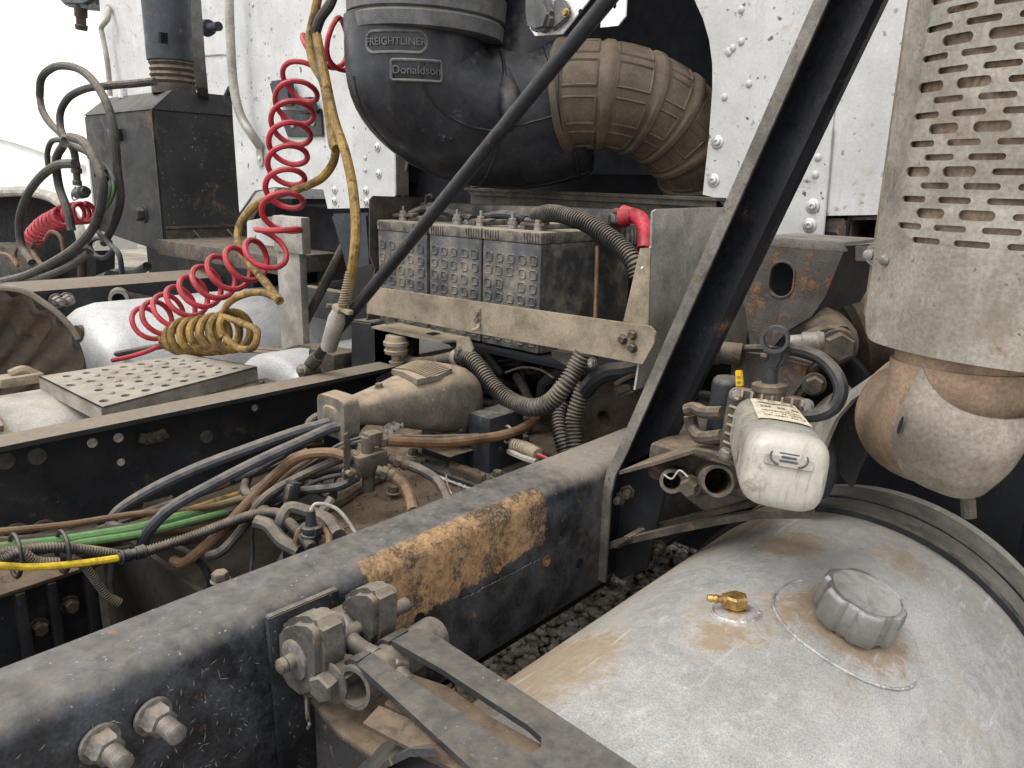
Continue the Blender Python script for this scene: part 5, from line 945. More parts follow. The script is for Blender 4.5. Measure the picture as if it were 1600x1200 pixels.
yp2 = [V((-0.9992,0.9300,0.1046)), V((-0.9166,0.9100,0.1006)), V((-0.9138,0.9000,0.0724)), V((-0.9787,0.9000,0.0544)), V((-1.0668,0.9100,0.0707)), V((-1.0988,0.9200,0.1079)), V((-1.0809,0.9300,0.1455)), V((-1.0229,0.9400,0.1731)), V((-0.9525,0.9500,0.1862)), V((-0.9148,0.9600,0.1775)), V((-0.8967,0.9600,0.1692))]
part('coil', MB().tube(yp, .0102, 9), M['yellow'], ycl)
part('tail', MB().tube(cat([yp[-6]] + yp2), .0085, 10), M['yellow'], ycl)
hose('grimy yellow and black hose looping behind the red coil up to the cab', [(-0.8964,0.9600,0.1722), (-0.9736,0.9800,0.1950), (-1.0564,1.0000,0.2208), (-1.1611,1.0300,0.2418), (-1.2489,1.0600,0.2752), (-1.2865,1.0900,0.3227), (-1.2676,1.1200,0.3654), (-1.1858,1.1400,0.3998), (-1.0800,1.1500,0.4219), (-0.9803,1.1500,0.4517), (-0.9328,1.1500,0.4911), (-0.9107,1.1400,0.5417), (-0.9322,1.1400,0.6071), (-0.9489,1.1400,0.6648), (-0.9874,1.1400,0.7099), (-1.0136,1.1500,0.7700), (-1.0031,1.1600,0.8265), (-0.9930,1.1700,0.8823)], .0105, M['yellow'], n=10)
hose('black sheathed hose coming down from above beside the red coil', [(-0.9525,1.1800,0.8651), (-0.9576,1.1700,0.8395), (-0.9835,1.1600,0.8105), (-1.0072,1.1600,0.7708), (-0.9910,1.1500,0.7185), (-0.9510,1.1400,0.6720), (-0.9355,1.1400,0.6357)], .012, M['hose'])
hose('brown torn sheath hose hanging beside the black sheathed hose', [(-0.9367,1.1350,0.6636), (-0.9197,1.1300,0.6199), (-0.9101,1.1300,0.5699), (-0.8887,1.1200,0.5260), (-0.8792,1.1200,0.5159)], .0135, M['yellow'])
# tan hose on the step plate
hose('brown hose lying behind the step plate to the coils', [(-2.2634,0.8600,-0.2264), (-2.0973,0.8800,-0.1819), (-1.9190,0.9100,-0.1299), (-1.7376,0.9400,-0.0835), (-1.5553,0.9700,-0.0389)], .0095, M['hose'])

# ================================================================== STEP PLATE AND LEFT TANK
stp = thing('step_plate', 'perforated metal step plate over the left tank just beyond the far rail', 'step plate', (-1.12, .76, -.09))
c0, c1, c2_, c3 = [V(q) for q in ((-0.9276,0.5614,-0.0100), (-1.0322,0.9703,-0.0100), (-1.2826,0.9116,-0.0100), (-1.2816,0.5584,-0.0100))]
def bil(u, v): return c0.lerp(c1, u).lerp(c3.lerp(c2_, u), v)
holes = []
rs = random.Random(9)
for i in range(8):
    for j in range(4):
        u = .08 + .84 * i / 7 + (.05 if j % 2 else -.02); v = .12 + .76 * j / 3
        if u < .96: holes.append(circ(u, v, 1, 12) and [(u + .026 * math.cos(2 * math.pi * k / 12), v + .032 * math.sin(2 * math.pi * k / 12)) for k in range(12)])
part('tread', MB().sheet([(0, 0), (1, 0), (1, 1), (0, 1)], holes, lambda u, v, w: bil(u, v) - V((0, 0, 0 if w else .004))), M['step'], stp)
rim = MB()
for a, b in ((c0, c1), (c3, c0), (c1, c2_)): rim.prism([a, b, b - V((0, 0, .034)), a - V((0, 0, .034))], ((a + b) / 2 - bil(.5, .5)).normalized() * -.004)
part('rim', rim, M['step'], stp)
dim = MB()
for i in range(7):
    for j in range(3):
        q = bil(.14 + .8 * i / 7 + (.03 if j % 2 else 0), .24 + .76 * j / 3); dim.lathe(q, (0, 0, 1), [(0, .010), (.003, .009), (.005, .006), (.0045, .004)], 10)
part('raised_button', dim, M['step'], stp, kind='stuff')
q0, q1 = c0 + V((.02, .03, -.036)), c1 + V((.035, .03, -.036))
part('foot_angle', MB().prism([q0, q1, q1 + V((-.05, 0, 0)), q0 + V((-.05, 0, 0))], (0, 0, -.005)), M['rusty'], stp)
for t_ in (.3, .9): part('rivet', MB().hexn(q0.lerp(q1, t_) + V((-.012, 0, 0)), (0, 0, 1), .008, .006, .012), M['rusty'], stp)
part('bracket', MB().prism([c0 + V((-.02, .04, -.04)), c0.lerp(c1, .35) + V((-.02, 0, -.04)), c0.lerp(c1, .3) + V((-.02, 0, -.14)), c0 + V((-.02, .06, -.14))], (-.006, 0, 0)), M['dirtymetal'], stp)
def drum(name, label, x, y0, y1, z, r, mat, end=.05):
    t = thing(name, label, 'fuel tank', (x, (y0 + y1) / 2, z - r))
    part('shell', MB().lathe((x, 0, z), (0, 1, 0), [(y0, r * .6), (y0 + end * .25, r * .86), (y0 + end * .6, r * .96), (y0 + end, r), (y1 - end, r), (y1 - end * .6, r * .96), (y1 - end * .25, r * .86), (y1, r * .6)], 72), mat, t, ang=50)
    return t
lt = drum('fuel_tank', 'dusty tan aluminium tank beyond the far rail, under the step plate', -1.24, -.8, 1.02, -.345, .305, M['tankfar'])
for y in (.38,):
    for d in (-.04, .04): part('strap', MB().lathe((-1.24, 0, -.345), (0, 1, 0), [(y + d - .018, .306), (y + d - .018, .312), (y + d + .018, .312), (y + d + .018, .306)], 64, cap=False), M['dustmetal'], lt)
    part('strap_buckle', MB().box((-1.12, y, -.055), (.03, .05, .015), Matrix.Rotation(.45, 3, 'Y'), .005), M['dustmetal'], lt)
lt2 = drum('fuel_tank', 'shiny end of a second silver tank beyond the far rail, left of the strut foot', -1.24, 1.10, 1.75, -.345, .305, M['alu'])
part('strap', MB().lathe((-1.24, 0, -.345), (0, 1, 0), [(1.26, .306), (1.26, .313), (1.31, .313), (1.31, .306)], 64, cap=False), M['dirtymetal'], lt2)
sg = thing('strap_end', 'stack of flat brown strap ends lying on the silver tank behind the strut', 'strap', (-1.3652,1.2200,-0.0837))
for sp4 in (((-1.5849,1.2200,-0.0957), (-1.3999,1.2200,-0.0736), (-1.2565,1.2400,-0.0529), (-1.0644,1.2600,-0.0316)), ((-1.6429,1.2700,-0.1038), (-1.4537,1.2700,-0.0796), (-1.3058,1.2900,-0.0566), (-1.1082,1.3100,-0.0313))): part('strip', MB().loft([[V(a), V(a) + V((0, .04, 0)), V(a) + V((0, .04, -.004)), V(a) + V((0, 0, -.004))] for a in sp4]), M['dirtymetal'], sg)
part('block', MB().box((-1.0687,1.2200,-0.0371), (.06, .04, .03), None, .01), M['dirtymetal'], sg)
cp_ = thing('upright_post', 'pale grey upright post standing behind the hoses beyond the far rail', 'post', (-1.3226,1.2500,-0.0515))
part('column', MB().lo_hi(V((-1.4252,1.2800,-0.0724)), V((-1.3036,1.2800,0.2770)) + V((0, .025, .03)), .004), M['greysteel'], cp_)
part('cap_plate', MB().lo_hi(V((-1.4219,1.2700,0.2318)), V((-1.2702,1.2700,0.3372)) + V((0, .03, 0)), .004), M['greysteel'], cp_)
solo('brace_rod', MB().cyl((-1.3828,1.3000,-0.0481), (-1.2671,1.4200,0.2590), .0145, 14), M['dirtymetal'], 'thin brown diagonal rod beside the pale grey post', 'rod')
solo('cross_bar', MB().lo_hi(V((-1.6348,1.5000,-0.0167)), V((-1.1892,1.5000,0.0854)) + V((0, .04, 0)), .004), M['frame_far'], 'short dark horizontal bar to the right of the pale grey post', 'bar')
cb_ = thing('cab_mount', 'blue-black cab mount bracket beside the left end of the battery box', 'bracket', (-0.9259,1.2000,-0.0062))
part('upper', MB().prism([(-1.1758,1.3000,0.3516), (-1.0027,1.3000,0.3625), (-0.9919,1.3000,0.2147), (-1.1070,1.3000,0.1955), (-1.1224,1.3000,0.2386), (-1.1596,1.3000,0.3208)], (0, .14, 0), .008), M['stackB'], cb_)
part('lower', MB().prism([(-1.0665,1.2600,0.2020), (-0.9266,1.2600,0.2398), (-0.9228,1.2600,0.1232), (-1.0718,1.2600,0.1047)], (0, .12, 0), .006), M['frame_far'], cb_)
part('leg', MB().prism([(-0.9541,1.2000,0.0918), (-0.7489,1.2000,0.1037), (-0.7510,1.2000,-0.0008), (-0.9610,1.2000,-0.0470)], (0, .06, 0), .004), M['frame_far'], cb_)

# ================================================================== CAB OF THIS TRUCK
cab = thing('truck_cab', 'white fly-specked rear wall of the near truck cab with a dark intake recess', 'truck cab', (-.6, 1.9, .3))
CY = 1.62
pl_ = [(-2.2147,1.6200,1.2101), (-2.2234,1.6200,1.0817), (-2.2443,1.6200,0.6513), (-2.2409,1.6200,0.3055), (-2.1143,1.6200,0.3933), (-1.9674,1.6200,0.4108), (-1.6610,1.6200,0.4088), (-1.6386,1.6200,0.3443), (-1.2750,1.6200,0.3627), (-1.2688,1.6200,0.6215), (-1.3021,1.6200,0.8625), (-1.3079,1.6200,1.0743)]
part('rear_panel', MB().sheet([xz(p) for p in pl_][::-1], [], planeY(CY, .006)), M['white'], cab)
pr_ = [(-0.3515,1.6200,0.9312), (-0.2558,1.6200,0.8415), (-0.2321,1.6200,0.8031), (-0.2124,1.6200,0.7576), (-0.1999,1.6200,0.7076), (-0.1948,1.6200,0.6551), (-0.1934,1.6200,0.5618), (-0.1967,1.6200,0.4324), (-0.1644,1.6200,0.4263), (-0.1110,1.6200,0.3854), (-0.0338,1.6200,0.3540), (0.0839,1.6200,0.3560), (0.0762,1.6200,0.5684), (0.0666,1.6200,0.8686)]
part('rear_panel', MB().sheet([xz(p) for p in pr_][::-1], [], planeY(CY, .006)), M['white'], cab)
CY2 = CY + .004
pr2 = [(0.0747,1.6240,0.5687), (0.0639,1.6240,0.8698), (0.4476,1.6240,0.8124), (0.5152,1.6240,0.4252), (0.0836,1.6240,0.3983)]
part('corner_panel', MB().sheet([xz(p) for p in pr2], [], planeY(CY2, .006)), M['white'], cab)
xl = V(pl_[1]).x; xr = V(pl_[-3]).x; xr2 = V(pr_[5]).x
part('side_wall', MB().lo_hi((xl, CY + .007, .36), (xl + .006, 3.4, 2.6)), M['white'], cab)
part('recess', MB().lo_hi((xr - .35, CY + .10, -.3), (xr2 + .7, CY + .11, .475)).lo_hi((xr - .3, CY + .007, 1.3), (xr2 + .3, CY + .54, 1.31)).lo_hi((xr - .35, CY + .55, .3), (xr2 + .6, CY + .56, 2.4)).lo_hi((xr - .012, CY + .007, .44), (xr - .004, CY + .54, 2.4)).lo_hi((xr2 + .32, CY + .007, .36), (xr2 + .326, CY + .54, 2.4)).lo_hi((xr - .3, CY + .007, .36), (xr2 + .3, CY + .54, .366)), M['dark'], cab)  # recess liner; roof and lower wall added to keep light out
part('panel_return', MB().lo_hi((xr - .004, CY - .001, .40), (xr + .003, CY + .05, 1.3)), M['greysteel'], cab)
part('added_underbody', MB().lo_hi((xl + .05, CY + .12, .18), (1.6, 3.4, .34)).lo_hi((-2.1, 2.5, -.9), (1.6, 2.52, .2)), M['dark'], cab)  # cab floor and wall added so the space below stays dark
part('sill', MB().lo_hi(V((-0.0472,1.6300,0.3296)), V((0.1427,1.6300,0.3581)) + V((0, .1, 0)), .004).prism([(0.0746,1.6320,0.3939), (0.1210,1.6320,0.3936), (0.1373,1.6320,0.3462), (0.0735,1.6320,0.3393)], (0, .02, 0), .003), M['rusty'], cab)
tq = [xz(p) for p in ((0.1248,1.6200,0.3965), (0.2018,1.6200,0.4013), (0.2092,1.6200,0.3480), (0.1320,1.6200,0.3413))][::-1]; tcx = sum(p[0] for p in tq) / 4; tcz = sum(p[1] for p in tq) / 4
part('square_tube', MB().sheet(tq, [[(tcx + (a - tcx) * .84, tcz + (c - tcz) * .8) for a, c in tq]], lambda u, v, w: V((u, CY + .012 if w else CY + .3, v))), M['dirtymetal'], cab)
riv = MB().lathe((0, 0, 0), (0, 0, 1), [(0, .0078), (.0025, .007), (.0045, .004), (.005, 0)], 16).mesh('rivet'); riv.materials.append(M['white'])
scr = MB().lathe((0, 0, 0), (0, 0, 1), [(0, .0145), (.002, .0145), (.0026, .0132), (.003, .009), (.007, .0086), (.0082, .0066), (.0082, .004), (.004, .0035)], 20).mesh('panel_bolt'); scr.materials.append(M['cap'])
for q in ((-1.4208,1.6200,0.6456), (-1.3590,1.6200,0.6415), (-1.4196,1.6200,0.5135), (-1.4212,1.6200,0.4753), (-1.5679,1.6200,0.8971), (-0.1549,1.6200,0.7359), (-0.1647,1.6200,0.7304), (-0.1372,1.6200,0.7469), (-0.1108,1.6200,0.6619), (-0.1642,1.6200,0.6378), (-0.1438,1.6200,0.8094), (-0.1629,1.6200,0.7278), (0.0539,1.6200,0.5123), (0.0529,1.6200,0.4786), (-2.0512,1.6200,1.0438), (-2.0730,1.6200,0.9349), (-1.9707,1.6200,0.7968)):
    stamp('rivet', riv, cab, q, toward((0, -1, 0)))
for q in ((-1.3559,1.6200,0.5467), (-1.3521,1.6200,0.4640), (-1.5936,1.6200,0.4083), (-1.5957,1.6200,0.3719), (-1.4204,1.6200,0.4104), (-1.4185,1.6200,0.3736), (-0.1716,1.6200,0.5453), (-0.1728,1.6200,0.4635), (0.0553,1.6200,0.4164), (0.0534,1.6200,0.3776)):
    stamp('panel_bolt', scr, cab, q, toward((0, -1, 0)))
part('seam', MB().prism([(0.0764,1.6195,0.5684), (0.0789,1.6195,0.5683), (0.0863,1.6195,0.3588), (0.0837,1.6195,0.3586)], (0, -.0015, 0)), M['greysteel'], cab)
part('slanted_lip', MB().prism([(-2.1882,1.5900,0.2983), (-2.0540,1.5900,0.3898), (-1.9100,1.5900,0.4095), (-1.9301,1.5900,0.3816), (-2.0842,1.5900,0.3294), (-2.1375,1.5900,0.2786)], (0, .03, 0), .004), M['greysteel'], cab)
solo('lower_fairing', MB().prism([(-2.3323,1.7000,0.2667), (-2.0625,1.7000,0.3047), (-2.0458,1.7000,0.0933), (-2.2810,1.7000,0.0587), (-2.3437,1.7000,0.1337)], (0, .02, 0), .004), M['white'], 'white speckled lower fairing piece seen through the red coil', 'fairing')
gr_ = thing('grab_handle', 'grey tubular grab handle on the left edge of the specked cab wall', 'grab handle', (-2.0539,1.6200,0.5192))
part('rail', MB().tube(cat([(-2.1000,1.5600,1.1397), (-2.1154,1.5600,0.9306), (-2.1117,1.5600,0.7553), (-2.0777,1.5600,0.6645), (-2.0184,1.5700,0.5918), (-2.0331,1.6050,0.5575)]), .0165, 14), M['greysteel'], gr_)
part('foot', MB().sheet([(a, b) for a, b in rrect(-.02, -.04, .02, .035, .018, 6)], [], lambda u, v, w: V((-2.0533,1.6200,0.5238)) + V((u, -.002 - .006 * w, v))), M['greysteel'], gr_)
part('screw', MB().lathe(V((-2.0546,1.6200,0.5122)) + V((0, -.008, 0)), (0, -1, 0), [(0, .011), (.004, .009), (.005, .003)], 14), M['cap'], gr_)
hh_ = thing('hose_holder', 'black hose holder plate screwed to the cab wall behind the red coil', 'holder', (-1.7921,1.6200,0.5859))
part('plate', MB().prism([(-1.9115,1.6180,0.6804), (-1.6440,1.6180,0.6739), (-1.6388,1.6180,0.5850), (-1.8538,1.6180,0.5869)], (0, -.008, 0), .002), M['plastic'], hh_)
part('cup', MB().prism([(-1.9110,1.6080,0.7745), (-1.7892,1.6080,0.7754), (-1.7730,1.6080,0.6889), (-1.8781,1.6080,0.6869)], (0, -.03, 0), .008), M['plastic'], hh_)
part('cup', MB().prism([(-1.7556,1.6080,0.7090), (-1.6603,1.6080,0.7106), (-1.6452,1.6080,0.6609), (-1.7518,1.6080,0.6607)], (0, -.03, 0), .006), M['plastic'], hh_)
for q in ((-1.8131,1.6100,0.6288), (-1.6915,1.6100,0.6316)): part('screw', MB().lathe(q, (0, -1, 0), [(0, .014), (.004, .013), (.005, .008), (.003, .005)], 16), M['greysteel'], hh_)

# ================================================================== AIR INTAKE DUCT
du = thing('intake_duct', 'big black rubber air intake elbow with raised lettering under a ribbed ring', 'air duct', (-0.7205,1.2600,0.4516))
AX, AY, AR = -.765, 1.262, .163
part('ring', MB().lathe((AX, AY, 0), (.03, .02, 1), [(.76, AR + .002), (.762, AR + .012), (.79, AR + .014), (.796, AR + .008), (.80, AR + .016), (.845, AR + .017), (.85, AR + .006), (.856, AR + .006), (.86, AR + .014), (.88, AR + .014), (.884, AR + .004), (.9, AR + .004), (.905, AR + .012), (1.2, AR + .012)], 64), M['ring'], du)
epath = [(AX, AY, .80), (AX, AY, .76), (AX, AY, .71), (AX + .003, AY + .008, .67), (-.735, 1.335, .622), (-.690, 1.43, .600), (-.620, 1.515, .604), (-.565, 1.565, .625), (-.535, 1.59, .640)]
def er(L, u):
    return .158 + (.010 * min(1, (u - .4) / .3) if u > .4 else 0) - (.055 * ((u - .9) / .1) ** 2 if u > .9 else 0)
part('elbow', MB().tube(cat(epath, 8), .15, 56, True, er), M['rubber'], du, ang=60)
part('upper_lobe', MB().tube(cat([(-0.6762,1.4800,0.5788), (-0.6452,1.5000,0.6977), (-0.6193,1.5200,0.7987), (-0.6092,1.5300,0.9244)]), .10, 36, True, lambda L, u: .125 - .035 * u), M['rubber'], du, ang=60)
el = cat(epath, 8)
def on_elbow(u, a, lift=0.0):
    k = min(len(el) - 1, int(u * (len(el) - 1))); t, n_, b_ = EF[k]; return el[k] + (n_ * math.cos(a) + b_ * math.sin(a)) * (er(0, u) + lift)
EF = frames(el)
for a_, u0, u1 in ((.6, .3, .95), (1.75, .32, .96), (2.6, .3, .9), (3.4, .35, .95), (4.3, .4, .95)):
    part('mould_line', MB().tube([on_elbow(u0 + (u1 - u0) * k / 24, a_ + .12 * math.sin(k * .25), -.0005) for k in range(25)], .003, 6), M['rubberline'], du)
for u_r in (.62, .86):
    part('raised_band', MB().tube([on_elbow(u_r, 2 * math.pi * k / 48, .0005) for k in range(49)], .0045, 8, False), M['rubber'], du)
part('fold', MB().tube(cat([(-0.6650,1.4000,0.7583), (-0.5978,1.3800,0.6818), (-0.5446,1.3500,0.6013), (-0.5363,1.3400,0.5596)]), .022, 12, True, lambda L, u: .03 * math.sin(math.pi * min(1, .15 + u * .85)) + .004), M['rubber'], du, ang=60)
# raised plates and lettering wrapped on the upper part of the elbow
a_mid = math.atan2(-.0 - AY, .678 - AX)   # direction from the duct towards where we stand
def wrapf(du_, z0, tilt=.0):
    def f(u, v, w):
        a = a_mid + (u + du_) / .158; r = .158 + w
        return V((AX + math.cos(a) * r, AY + math.sin(a) * r, z0 + v + tilt * u))
    return f
def frame_mb(w, h, r, f, t=.0035):
    P = [f(a, b, .001) for a, b in rrect(-w / 2, -h / 2, w / 2, h / 2, r, 6)]; P2 = []
    for i in range(len(P)):   # subdivide the long sides so that they follow the curve
        P2 += [P[i]]
    q = rrect(-w / 2, -h / 2, w / 2, h / 2, r, 6); out = []
    for i in range(len(q)):
        a, b = q[i], q[(i + 1) % len(q)]; n = max(1, int(math.dist(a, b) / .006))
        out += [f(a[0] + (b[0] - a[0]) * k / n, a[1] + (b[1] - a[1]) * k / n, .0005) for k in range(n)]
    return MB().tube(out + [out[0]], t, 6, False)
f1 = wrapf(-.042, .730, .0); f2 = wrapf(.004, .674, .0)
nf1 = part('name_frame', frame_mb(.135, .042, .018, f1), M['ring'], du); nf2 = part('name_frame', frame_mb(.108, .040, .005, f2), M['ring'], du)
part('lettering', text_mb('FREIGHTLINER', .0205, .0035, f1, .0002), M['ring'], nf1)
part('lettering', text_mb('Donaldson', .0235, .004, f2, .0002), M['ring'], nf2)
bh = thing('brown_intake_hose', 'brown dust-coated ribbed intake hose entering the dark recess', 'air hose', (-0.4173,1.7000,0.4639))
bpath = cat([(-0.4982,1.4900,0.6426), (-0.4616,1.5050,0.6463), (-0.4001,1.5500,0.6432), (-0.3543,1.6100,0.6253), (-0.3156,1.6700,0.5902), (-0.2828,1.7300,0.5319), (-0.2797,1.7800,0.4674), (-0.2865,1.8200,0.3895)], 12)
def bhr(L, u):
    k = (L / .082) % 1.0
    return .117 - .012 * u + (.0055 if k < .22 else 0) + (.006 if L < .02 else 0)
part('hose_body', MB().tube(resample(bpath, .006), .115, 56, True, bhr), M['brownhose'], bh, ang=40)
BP = resample(bpath, .004); BF = frames(BP)
def onhose(s, ang, r):
    k = min(len(BP) - 1, max(0, int(s / .004))); t, a, b = BF[k]; return BP[k] + (a * math.cos(ang) + b * math.sin(ang)) * r
for i, s in enumerate((.024, .104, .186, .268, .35)):
    for j in range(9):
        a0 = .3 + j * .7
        loop = [(s + ds, a0 + da) for ds, da in ((.0, .0), (.0, .5), (.050, .5), (.050, .0))]; pts = []
        for k in range(4):
            (sa_, aa), (sb_, ab) = loop[k], loop[(k + 1) % 4]
            pts += [onhose(sa_ + (sb_ - sa_) * q / 6, aa + (ab - aa) * q / 6, .1165 - .012 * (s / .43)) for q in range(6)]
        part('raised_frame', MB().tube(pts + [pts[0]], .0035, 5, False), M['brownhose'], bh)
part('hose_clamp', MB().lathe(BP[1], BP[12] - BP[2], [(0, .1215), (.0, .1245), (.010, .1245), (.010, .1215)], 56, cap=False), M['rubberline'], bh)
tp = thing('socket_bracket', 'white metal bracket holding a round capped socket above the duct', 'socket', (-0.3292,1.3000,0.7441))
part('plate', MB().sheet([xz(p) for p in ((-0.4095,1.2500,0.8428), (-0.4058,1.2500,0.7456), (-0.3918,1.2500,0.7302), (-0.3241,1.2500,0.7271), (-0.2633,1.2500,0.7793), (-0.2369,1.2500,0.8186))][::-1], [], planeY(1.25, .004)), M['whiteclean'], tp)
part('plate', MB().sheet([xz(p) for p in ((-0.2297,1.2500,0.8176), (-0.2340,1.2500,0.7293), (-0.1956,1.2500,0.7286), (-0.1801,1.2500,0.7429), (-0.1809,1.2500,0.8107))][::-1], [circ(*xz((-0.2050,1.2500,0.7626)), .005, 10)], planeY(1.25, .004)), M['whiteclean'], tp)
part('socket_cap', MB().prism([(-0.3937,1.2450,0.7599), (-0.3846,1.2450,0.7381), (-0.3647,1.2450,0.7292), (-0.3392,1.2450,0.7313), (-0.3279,1.2450,0.7584), (-0.3449,1.2450,0.7862), (-0.3561,1.2450,0.8233), (-0.3948,1.2450,0.8286)], (0, -.03, 0), .007), M['ring'], tp)
part('cap_bar', MB().prism([(-0.3368,1.2460,0.7312), (-0.3005,1.2460,0.7500), (-0.2968,1.2460,0.7662), (-0.3115,1.2460,0.7845), (-0.3364,1.2460,0.7875)], (0, -.012, 0), .003), M['ring'], tp)
part('screw', MB().hexn((-0.3023,1.2320,0.7590), (0, -1, 0), .006, .005, .008), M['brass'], tp)
part('screw_hole', MB().lathe((-0.2812,1.2495,0.7617), (0, -1, 0), [(0, .0045), (.0006, .0045), (.0007, 0)], 12), M['dark'], tp)
hose('thin pale hose hanging in the gap left of the duct', [(-1.2471,1.6600,0.5570), (-1.2604,1.6600,0.4991), (-1.2768,1.6600,0.4500), (-1.2843,1.6600,0.3901)], .0055, M['greysteel'])
solo('fitting_stub', MB().lathe((-1.2603,1.6400,0.5619), (.3, -1, .1), [(-.03, .012), (0, .012), (.001, .018), (.012, .018), (.014, .010), (.03, .009)], 14), M['dirtymetal'], 'small round fitting in the gap just left of the duct', 'fitting')

# ================================================================== RUSTY CROSS BRACKET AND GEAR BEHIND THE CANISTER
rbk = thing('rusty_bracket', 'rust-blotched steel bracket with an oval slot under the cab corner', 'bracket', (0.1714,1.2000,0.1961))
rp_ = [(0.1379,1.2000,0.3602), (0.2736,1.2000,0.3698), (0.2673,1.2000,0.3465), (0.2530,1.2000,0.2926), (0.2355,1.2000,0.2575), (0.1997,1.2000,0.2300), (0.1779,1.2000,0.1971), (0.1404,1.2000,0.1954), (0.1246,1.2000,0.2589), (0.1139,1.2000,0.2736), (0.1156,1.2000,0.3003)]
sc_ = V((0.1809,1.2000,0.3100))
part('plate', MB().sheet([xz(p) for p in rp_][::-1], [[(sc_.x + a, sc_.z + b) for a, b in rrect(-.0195, -.0275, .0195, .0275, .0192, 8)]], planeY(1.2, .008)), M['rusty'], rbk)
part('slot_rim', MB().tube([V((sc_.x + a, 1.2, sc_.z + b)) for a, b in rrect(-.0205, -.0285, .0205, .0285, .02, 8) + [(.0205, .0085)]], .0022, 6, False), M['rusty'], rbk)
part('side_web', MB().prism([(0.2736,1.2000,0.3698), (0.2673,1.2000,0.3465), (0.2530,1.2000,0.2926), (0.2355,1.2000,0.2575), V((0.2355,1.2000,0.2575)) + V((.02, .16, .01)), V((0.2736,1.2000,0.3698)) + V((.02, .16, 0))], (-.012, .004, 0)), M['frame_far'], rbk)
part('top_lip', MB().lo_hi(V((0.1362,1.1990,0.3601)), V((0.2732,1.1990,0.3754)) + V((0, .15, 0)), .003), M['edge'], rbk)
hs_ = thing('steering_box', 'dark rusty housing with bosses behind the clevis', 'housing', (0.1845,1.2500,0.0848))
part('face', MB().prism([(0.1250,1.1600,0.1826), (0.1400,1.1600,0.2000), (0.1939,1.1600,0.2024), (0.2626,1.1600,0.1956), (0.2571,1.1600,0.1603), (0.2373,1.1600,0.1233), (0.1454,1.1600,0.0950), (0.1276,1.1600,0.1353)], (0, .05, 0), .008), M['rusty'], hs_)
part('top_ridge', MB().tube(cat([(0.1374,1.1500,0.1978), (0.1926,1.1500,0.2067), (0.2291,1.1500,0.2015), (0.2662,1.1500,0.1978)]), .006, 8), M['dirtymetal'], hs_)
part('boss', MB().lathe((0.2577,1.2200,0.2122), (.5, -1, .1), [(-.1, .055), (-.02, .05), (0, .04), (.02, .036), (.03, .03), (.03, .0)], 24), M['dirtymetal'], hs_)
part('boss_cap', MB().hexn((0.2933,1.1600,0.2254), (.6, -1, .1), .022, .02, .026), M['dirtymetal'], hs_)
part('arm', MB().tube(cat([(0.1935,1.2400,0.2315), (0.2155,1.2400,0.2430), (0.2434,1.2300,0.2397), (0.2642,1.2200,0.2235)]), .03, 14), M['dirtymetal'], hs_)
part('hose_nipple', MB().lathe((0.2595,1.0500,0.2421), (.7, .3, .12), [(0, .009), (.02, .009), (.022, .012), (.04, .011), (.042, .013), (.05, .010)], 14), M['greysteel'], hs_)
part('left_nipple', MB().lathe((0.1341,1.1400,0.1914), (-1, -.3, 0), [(-.02, .018), (.012, .018), (.014, .021), (.03, .02), (.032, .014), (.045, .012)], 18), M['dirtymetal'], hs_)
part('bolt', MB().hexn((0.2667,1.1600,0.1622), (.4, -1, 0), .014, .014, .018), M['dirtymetal'], hs_)
part('disc', MB().lathe((0.2406,1.2500,0.1190), (.2, -1, 0), [(0, .09), (.02, .088), (.025, .08)], 30), M['dark'], hs_)
solo('corrugated_bellows', MB().corr(cat([(0.1562,1.6000,0.2859), (0.1941,1.5500,0.2189), (0.2234,1.5000,0.1673), (0.2613,1.4500,0.1328)]), .105, .014), M['dark'], 'dark corrugated bellows pipe in the shadow left of the exhaust guard', 'bellows')
solo('brown_drum', MB().lathe((0.2811,1.5000,0.2002), (-.6, -.6, -.2), [(0, .10), (.10, .10), (.11, .09), (.11, 0)], 30), M['mud'], 'brown drum end in the shadow below the exhaust guard edge', 'drum')
ch_ = thing('exhaust_hanger', 'grey curved hanger plate sweeping down to the left from the exhaust pipe', 'hanger', (0.3501,1.1000,0.1043))
hp = [((0.4364,1.0200,0.2679), (0.4439,1.0000,0.2333)), ((0.4023,1.0600,0.2407), (0.4126,1.0200,0.2223)), ((0.3658,1.0900,0.2048), (0.3778,1.0500,0.1982)), ((0.3332,1.1100,0.1727), (0.3515,1.0700,0.1712)), ((0.3072,1.1200,0.1423), (0.3305,1.0800,0.1376)), ((0.2880,1.1300,0.1071), (0.3182,1.0900,0.0989)), ((0.2791,1.1400,0.0771), (0.3095,1.1000,0.0645))]
part('plate', MB().loft([[V(a), V(b), V(b) + V((.004, .006, 0)), V(a) + V((.004, .006, 0))] for a, b in hp]), M['greysteel'], ch_)
part('dark_web', MB().loft([[V(a) + V((.005, .004, 0)), V(b) + V((.03, .06, -.05)), V(b) + V((.034, .066, -.05)), V(a) + V((.008, .01, 0))] for a, b in hp]), M['frame_far'], ch_)
solo('curved_black_arm', MB().tube(cat([(0.3259,1.2000,0.1381), (0.2983,1.1800,0.1086), (0.2856,1.1600,0.0739), (0.2892,1.1500,0.0355), (0.2805,1.1500,0.0012)]), .034, 16), M['frame_far'], 'black curved cast arm behind the right side of the canister', 'arm')

